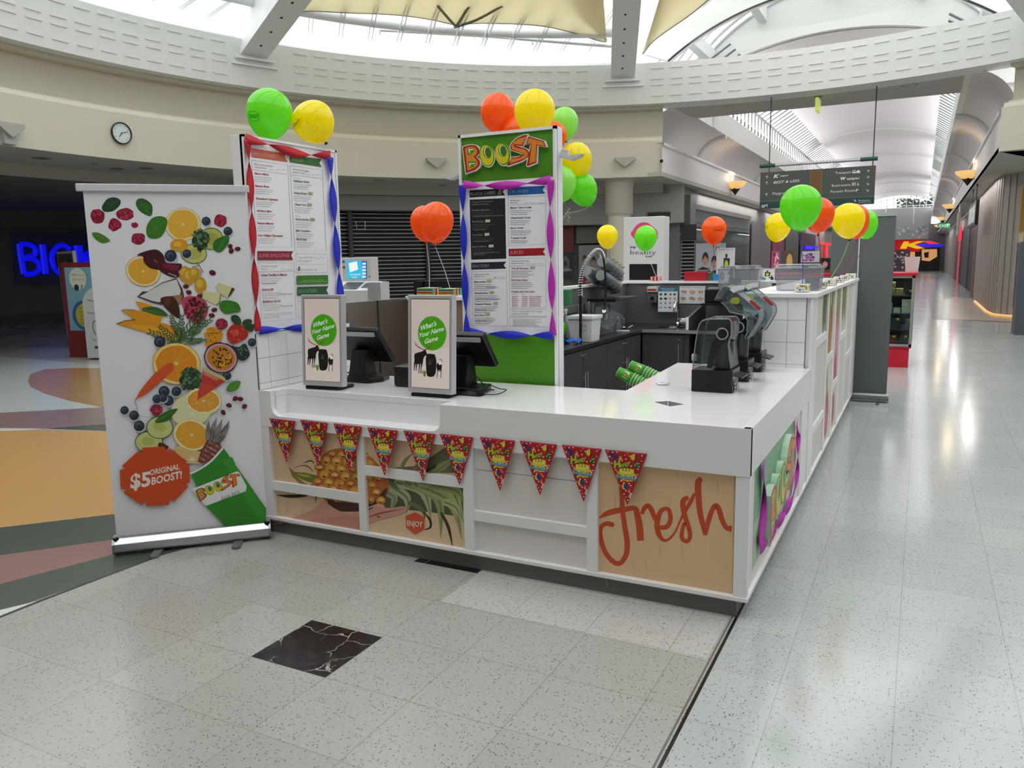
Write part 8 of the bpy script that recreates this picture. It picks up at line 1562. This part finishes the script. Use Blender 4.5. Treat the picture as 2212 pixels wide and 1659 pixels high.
# red trimmed pot and poster board behind the case
m = MB(); c = ony(1971, 583, 14.5); m.lathe([(.12, 1.373), (.15, 1.6), (.14, 1.6), (.11, 1.38), (0, 1.38)], 4, Matrix.Translation((c.x, 13.6, 0)) @ Matrix.Rotation(PI / 4, 4, 'Z'), smooth=False); one(m, 'white_planter', mat('white_plastic', '#cfcfcd', .4), 'square white pot on top of the perfume case', 'pot')
def promo(A): r = random.Random(12); A.rect(0, 0, 1, 1, '#4a3a44'); [A.blob(r.uniform(.05, .95), r.uniform(.1, .9), .07, .05, r.choice(['#b8b0b4', '#8c2a4c', '#c8c4c8', '#2c2830', '#a85c70']), 0, 7, .4, r) for _ in range(40)]
def stand(a, b, Y, lbl, fn, fcol='#57504e', name='promo_board', cat='poster'):
    P, Q = ony(*a, Y), ony(*b, Y); F_ = Frame((P.x, Y, 0), (1, 0, 0)); W = Q.x - P.x; t = thing(name, lbl, cat, ((P.x + Q.x) / 2, Y, 0)); m = MB(); m.prism([(0, 0), (W, 0), (W, P.z), (0, P.z)], F_, -.06, 0); m.build('board', mat('frame' + fcol, fcol, .5), t); z0 = max(Q.z, .1); A = Art(F_, tf=lambda x, y: (x * W, z0 + y * (P.z - z0))); A.up = 1; fn(A); A.build('poster_print', t); return t
stand((1926, 540), (1964, 583), 24, 'busy promotional board behind the perfume case', promo)
stand((1667, 543), (1684, 580), 14, 'pink collage board between the balloons', pinkc, name='collage_board'); stand((1731, 543), (1770, 566), 13, 'grey board with purple flowers behind the biggest green balloon string', purp, name='flower_board')
def beauty(A): A.rect(0, 0, 1, 1, '#1c1a1a'); face_(A, .5, .5, .42, skin='#c8a898', hair='#241c1a')
stand((1770, 558), (1795, 582), 13.4, 'close up portrait poster beside the grey banner', beauty)
stand((1684, 542), (1712, 585), 18, 'warm lit brown display board in the corridor shops', lambda A: (A.rect(0, 0, 1, 1, '#5c4a3a'), A.ell(.75, .45, .22, .4, '#d8a868'), A.rect(0, .0, .3, 1, '#4a4c48')), name='brown_board')
# ---- corridor shops, left
gl = shop_glass; P0_ = onx(1609, 470, -6.2); P1_ = onx(1671, 560, -6.2)
t = thing('storefront', 'glass corner shop front with red display on the left of the corridor', 'shop front', (-6.2, 27, 0)); m = MB(); m.box(-6.24, -6.2, 24.2, 33, .1, 3.2); m.build('glazing', gl, t); m = MB(); m.box(-6.28, -6.16, 23.6, 24.2, 0, 3.6); m.box(-6.26, -6.16, 24.2, 33, 3.1, 3.25); m.build('frame', mat('shop_frame', '#6a6e6e', .4, metal=.3), t)
m = MB(); m.box(-6.29, -6.25, 26.2, 29.3, .2, 1.9); m.build('red_display', mat('shop_red', '#8c1c2c', .5), t); m = MB()
for z in (1.4, 2.1, 2.7): m.box(-6.25, -6.19, 24.2, 33, z, z + .03)
m.build('glazing_bars', mat('bar_dark', '#3c4042', .5), t)
m = MB(); m.box(-6.6, -6.1, 22.2, 23.4, 0, 3.65); struct(m, 'wall_corner_pier', mat('pier_grey', '#77767a', .6))
def shopbay(y0, y1, col, z1, lbl, em=None, X=-6.19, nm='storefront'):
    m = MB(); m.box(X - .05, X, y0, y1, .0, z1); t = thing(nm, lbl, 'shop front', (X, (y0 + y1) / 2, 0)); m.build('display', mat('shop' + col, col, .5, emit=em, es=1.0) if em else mat('shop' + col, col, .5), t); return t
shopbay(33.5, 38, '#7a747c', 3.1, 'grey panelled shop front, second on the left of the corridor'); shopbay(38.5, 42, '#8c3a50', 2.6, 'pink lit shop front on the left of the corridor'); shopbay(42.5, 47, '#55585a', 3.1, 'dark grey shop front, fourth on the left of the corridor'); shopbay(48, 55, '#4a2c40', 3.0, 'plum coloured shop front deep on the left of the corridor')
nm_ = mat('neon_blue', '#2a20e0', .4, emit='#2418ff', es=2); nr_ = mat('neon_red', '#e02a38', .4, emit='#ff2a3c', es=2)
def neonbox(a, b, Y, m_, lbl): P, Q = onx(*a, -6.12), onx(*b, -6.12); m = MB(); m.box(-6.17, -6.12, P.y, Q.y, min(Q.z, P.z), min(max(Q.z, P.z), min(Q.z, P.z) + 1.2)); one(m, 'neon_strip', m_, lbl, 'neon sign', 'neon strips in the corridor shops')
neonbox((1740, 531), (1755, 539), 40, nm_, 'blue neon strip, left of the two seen through the balloon strings'); neonbox((1758, 531), (1767, 537), 40, nm_, 'short blue neon strip beside the longer one'); neonbox((1773, 523), (1796, 530), 40, nr_, 'red neon strip left of the grey banner'); neonbox((1785, 528), (1788, 555), 39, nr_, 'upright red neon tube left of the grey banner')
# ---- department store sign at the far end
YK = 90; t = thing('store_sign', 'red store fascia with large yellow letter and blue neon at the corridor end', 'sign', (-1.2, YK, 2.2))
P, Q = ony(1900, 516, YK), ony(2022, 543, YK); m = MB(); m.box(P.x, Q.x - 1.4, YK - .2, YK, Q.z, P.z); m.build('red_fascia', mat('fascia_red', '#c01824', .5, emit='#d8141c', es=.5), t)
FK = Frame((0, YK - .25, 0), (1, 0, 0))
def qk(x, y): return FK.px(1940 + x / 4.879, 380 + y / 4.879)
ky = mat('k_yellow', '#f0c81c', .4, emit='#ffd020', es=.9); m = MB(); m.prism([qk(*p) for p in [(20, 768), (60, 692), (120, 692), (105, 720), (200, 688), (285, 688), (170, 724), (285, 766), (190, 768), (100, 740), (85, 768)]], FK, 0, .2); m.build('yellow_letter', ky, t)
m = MB(); m.prism([qk(*p) for p in [(180, 728), (260, 716), (460, 722), (490, 732), (440, 742), (300, 744), (230, 740)]], FK, .02, .12); m.build('blue_neon_band', nm_, t)
m = MB(); m.prism([qk(*p) for p in [(270, 690), (340, 684), (430, 714), (330, 716)]], FK, .02, .1); m.build('red_neon_band', nr_, t)
warm = mat('warm_window', '#d8b080', .5, emit='#ffb868', es=.7); dk2 = mat('far_dark', '#241c1c', .6)
t = thing('store_entrance', 'dark store entrance with warm lit curtains at the corridor end', 'shop front', (-.5, YK, 0)); FE = Frame((0, YK - .05, 0), (1, 0, 0))
def qe(x, y): return FE.px(1940 + x / 4.879, 380 + y / 4.879)
m = MB(); a, b = qe(-200, 768), qe(430, 1045); m.prism([(a[0], b[1]), (b[0], b[1]), (b[0], a[1]), (a[0], a[1])], FE, -.05, 0); m.build('dark_opening', dk2, t)
for pts, n in (([(120, 775), (178, 775), (178, 915), (120, 915)], 'lit_curtain'), ([(248, 775), (410, 770), (412, 850), (330, 900), (250, 890)], 'lit_curtain'), ([(-30, 775), (10, 775), (10, 850), (-30, 850)], 'lit_curtain')): m = MB(); m.prism([qe(*p) for p in pts], FE, .005, .05); m.build(n, warm, t)
m = MB(); m.prism([qe(*p) for p in [(272, 810), (325, 800), (318, 862), (280, 862)]], FE, .06, .1); m.build('dark_poster', dk2, t)
# mottled banner above, tree outside
t = thing('hanging_artwork', 'mottled white and grey patchwork panel above the store sign', 'artwork', (-1.5, 89, 3.4)); Fm = Frame((0, 89, 0), (1, 0, 0)); A = Art(Fm, True, w=.01); a, b = Fm.px(1925, 485), Fm.px(2005, 516); m = MB(); m.prism([(a[0] - 2.2, b[1]), (b[0], b[1]), (b[0], a[1]), (a[0] - 2.2, a[1])], Fm, -.05, 0); m.build('panel', mat('art_pale', '#a4a8aa', .5), t); r = random.Random(15)
for _ in range(46): A.blob(r.uniform(1890, 2002), r.uniform(488, 513), r.uniform(2, 7), r.uniform(1.5, 4), r.choice(['#d4d8da', '#8f9494', '#9aa094', '#c2c6c8', '#868c84']), r.uniform(0, 3), 7, .4, r)
A.build('patchwork', t); m = MB(); m.cyl((-3.5, 89.05, b[1]), (-3.5, 89.05, 6.4), .03, n=6); m.cyl((-1, 89.05, b[1]), (-1, 89.05, 6.4), .03, n=6); m.box(-5.6, .5, 89, 89.1, 6.4, 6.46); m.build('hanging_rods', steelw, t)
tr = thing('tree', 'leafy tree seen through the far arched window', 'tree', (-.6, 104, 0)); m = MB(); m.tube([(-.6, 104, 0), (-.7, 104, 4.5), (-.5, 104, 7)], [.3, .22, .1], 8); m.build('trunk', mat('bark', '#3c342c', .8), tr); m = MB(); r = random.Random(21)
for _ in range(420):
    a = r.uniform(0, 6.28); b_ = r.uniform(-1, 1); q = r.random() ** .4; c = Vector((-.6 + 2.4 * q * math.cos(a), 104 + 1.2 * q * math.sin(a), 7.35 + .95 * q * b_)); u = Vector((r.uniform(-1, 1), r.uniform(-1, 1), r.uniform(-1, 1))).normalized() * .2; v = u.cross(Vector((r.uniform(-1, 1), 1, r.uniform(-1, 1)))).normalized() * .14; m.add([c - u, c + v, c + u, c - v], [(0, 1, 2, 3)])
m.build('foliage', mat('leaf_dark', '#2f4030', .7), tr)
# ---- right hand shop: pale vertical boards, window with warm light
wb = mat('whitewashed_boards', '#a79e99', .6, noise=.12, scale=5); m = MB(); y = 25.0
pts_ = [(1.74, 33.6), (1.72, 25.6), (1.80, 24.7), (2.1, 24.1)]
def boards(mb, pts, z0, z1, w=.13):
    q = []; L = 0
    for a, b in zip(pts[:-1], pts[1:]):
        A0, B0 = Vector((*a, 0)), Vector((*b, 0)); d = (B0 - A0).length; n = max(1, int(d / w)); n_ = nrm(Vector((B0 - A0)).cross(Vector((0, 0, 1))))
        for k in range(n): s = A0.lerp(B0, (k + .06) / n); e = A0.lerp(B0, (k + .94) / n); o = n_ * (.02 if k % 2 else .0); mb.add([s + o + Vector((0, 0, z0)), e + o + Vector((0, 0, z0)), e + o + Vector((0, 0, z1)), s + o + Vector((0, 0, z1)), s - n_ * .05 + Vector((0, 0, z0)), e - n_ * .05 + Vector((0, 0, z0)), e - n_ * .05 + Vector((0, 0, z1)), s - n_ * .05 + Vector((0, 0, z1))], [(0, 1, 2, 3), (5, 4, 7, 6), (4, 0, 3, 7), (1, 5, 6, 2)])
t = thing('boarded_shop_front', 'shop front of pale whitewashed vertical boards on the right of the corridor', 'shop front', (1.9, 28, 0)); boards(m, pts_, .0, 3.62); m.build('boards', wb, t)
m = MB(); m.tube([(1.68, 31.5, .02), (1.68, 26, .02), (1.76, 24.6, .02), (2.1, 24.0, .02), (4.5, 22.9, .02)], .035, 6); m.build('glowing_skirting', mat('warm_strip', '#e0b878', .4, emit='#ffc070', es=1.0), t)
m = MB(); m.box(1.70, 1.95, 33.65, 35.2, 0, 3.3); one(m, 'timber_pier', mat('pier_brown', '#6c5a50', .5), 'brown timber pier at the far end of the boarded shop front', 'pier')
t = thing('projecting_sign', 'dark projecting shop sign with white lettering on the boarded front', 'sign', (1.4, 29, 2.6)); a, b = onx(2115, 455, 1.35), onx(2135, 488, 1.35); m = MB(); m.box(1.28, 1.36, 26.6, 30.6, 2.45, 3.15); m.build('panel', blk, t); A = Art(Frame((1.279, 30.6, 0), (0, -1, 0)), w=.001)
for k in range(7): A.rect(.25 + k * .5, 2.55, .55 + k * .5, 3.05, '#d8dadc')
A.build('lettering', t, attr_mat('sign_glow_ink', .4, emit=.8)); m = MB(); m.box(1.3, 1.34, 27.5, 27.6, 3.15, 3.65); m.box(1.3, 1.34, 29.6, 29.7, 3.15, 3.65); m.build('hangers', blk, t)
# warm lit window shop facing the rotunda
t = thing('clothing_shop_window', 'warm lit clothing shop window at the right edge', 'shop window', (3.4, 23.5, 0)); Fw = Frame((2.14, 24.05, 0), Vector((2.6, -1.3, 0))); m = MB(); m.prism([(0, .25), (2.6, .25), (2.6, 3.3), (0, 3.3)], Fw, -.02, -.012); m.build('glass', gl, t)
m = MB(); m.prism([(-.1, 0), (2.7, 0), (2.7, .25), (-.1, .25)], Fw, -.1, .0); m.prism([(-.1, 3.3), (2.7, 3.3), (2.7, 3.65), (-.1, 3.65)], Fw, -.1, 0); m.prism([(2.2, 0), (2.7, 0), (2.7, 3.65), (2.2, 3.65)], Fw, -.1, .02); m.build('surround', wb, t)
m = MB(); m.prism([(-1.5, 0), (3.4, 0), (3.4, 3.6), (-1.5, 3.6)], Fw, -2.6, -2.5); m.build('back_wall', mat('self_lit_wall', '#c8a878', .6, emit='#d89848', es=.45), t); m = MB(); m.prism([(-1.4, 0), (3.4, 0), (3.4, 1.9), (-1.4, 1.9)], Fw, -2.45, -2.2); m.build('dark_shelving', mat('shelving_dark', '#2e2620', .6), t)  # back wall emits its own glow, imitating a lit interior
for k in range(5): m = MB(); m.cyl(Fw.at(.15 + k * .42, .25, .02), Fw.at(.15 + k * .42, 3.3, .02), .018, n=6); m.build('window_bar', mat('bar_warm', '#7c7468', .4, metal=.4), t)
m = MB(); m.prism([(.5, .9), (1.1, .9), (1.05, 1.7), (.85, 1.85), (.7, 1.85), (.52, 1.65)], Fw, -1.2, -1.05); one(m, 'pink_shirt', mat('shirt_pink', '#c88c8c', .8), 'pink shirt hanging inside the clothing shop window', 'shirt', bevel=.03)
m = MB(); m.prism([(.35, .25), (.8, .25), (.8, .95), (.35, .95)], Fw, -1.0, -.6); one(m, 'display_plinth', mat('plinth_orange', '#b8642c', .6), 'orange brown display block low in the clothing shop window', 'plinth'); m = MB(); m.prism([(.9, .25), (1.6, .25), (1.6, .75), (.9, .75)], Fw, -1.2, -.6); one(m, 'display_table', mat('table_dark', '#3a2a22', .6), 'dark display table in the clothing shop window', 'table')
l = bpy.data.lights.new('shop_lamp', 'AREA'); l.energy = 60; l.color = (1, .8, .55); l.size = 1.5; lo = bpy.data.objects.new('shop_lamp', l); scene.collection.objects.link(lo); lo.location = Fw.at(1.2, 3.4, -1.4)
m = MB(); fr_ = Fw; m.box(1.9, 9, 19.8, 34, 3.65, 3.75); struct(m, 'ceiling_right_shops', soff)
m = MB(); m.prism([(2.7, 0), (9, 0), (9, 3.65), (2.7, 3.65)], Fw, -.1, .0); struct(m, 'wall_right_shops', mat('pier_grey2', '#8a8886', .6))
# dark grey cabinet at the right edge
a = onz(2190, 723); m = MB(); m.box(a.x, a.x + 1.2, a.y, a.y + .6, 0, 1.85); one(m, 'grey_cabinet', mat('cabinet_slate', '#4c535a', .5), 'tall slate grey cabinet cut by the right edge of the view', 'cabinet', bevel=.01)
m = MB(); m.tube([(.78, 40, 0), (.78, 40, 2.9)], .03, 6); m.tube([(.78, 40, 2.2), (.78, 40, 2.7)], .05, 8)
# lower right shops: dark bays with small signs
for y0, y1, col, z, lb in ((36, 42, '#2c2e30', 3.0, 'dark glazed bay beyond the timber pier'), (43, 50, '#3c4448', 3.0, 'grey glazed bay further along the right side'), (51, 60, '#6a3040', 2.9, 'plum lit bay deep on the right side')): shopbay(y0, y1, col, z, lb, X=1.94)
t = thing('red_neon_tube', 'thin red neon upright on the right side of the corridor', 'neon sign', (1.6, 44, 0)); m = MB(); m.cyl((1.55, 44, .0), (1.55, 44, 3.2), .03, n=8); m.build('tube', mat('dim_neon', '#c87078', .4, emit='#e85060', es=.6), t); m = MB(); m.cyl((1.55, 44, 2.25), (1.55, 44, 2.9), .06, n=8); m.build('bright_section', nr_, t)
m = MB(); m.box(1.2, 1.28, 37, 38.6, 2.4, 3.3); m.box(1.22, 1.26, 37.7, 37.8, 3.3, 3.66); one(m, 'projecting_light_box', mat('lightbox', '#b4c0b8', .4), 'pale projecting box sign beyond the boarded shop front', 'sign')
bpy.context.view_layer.update()
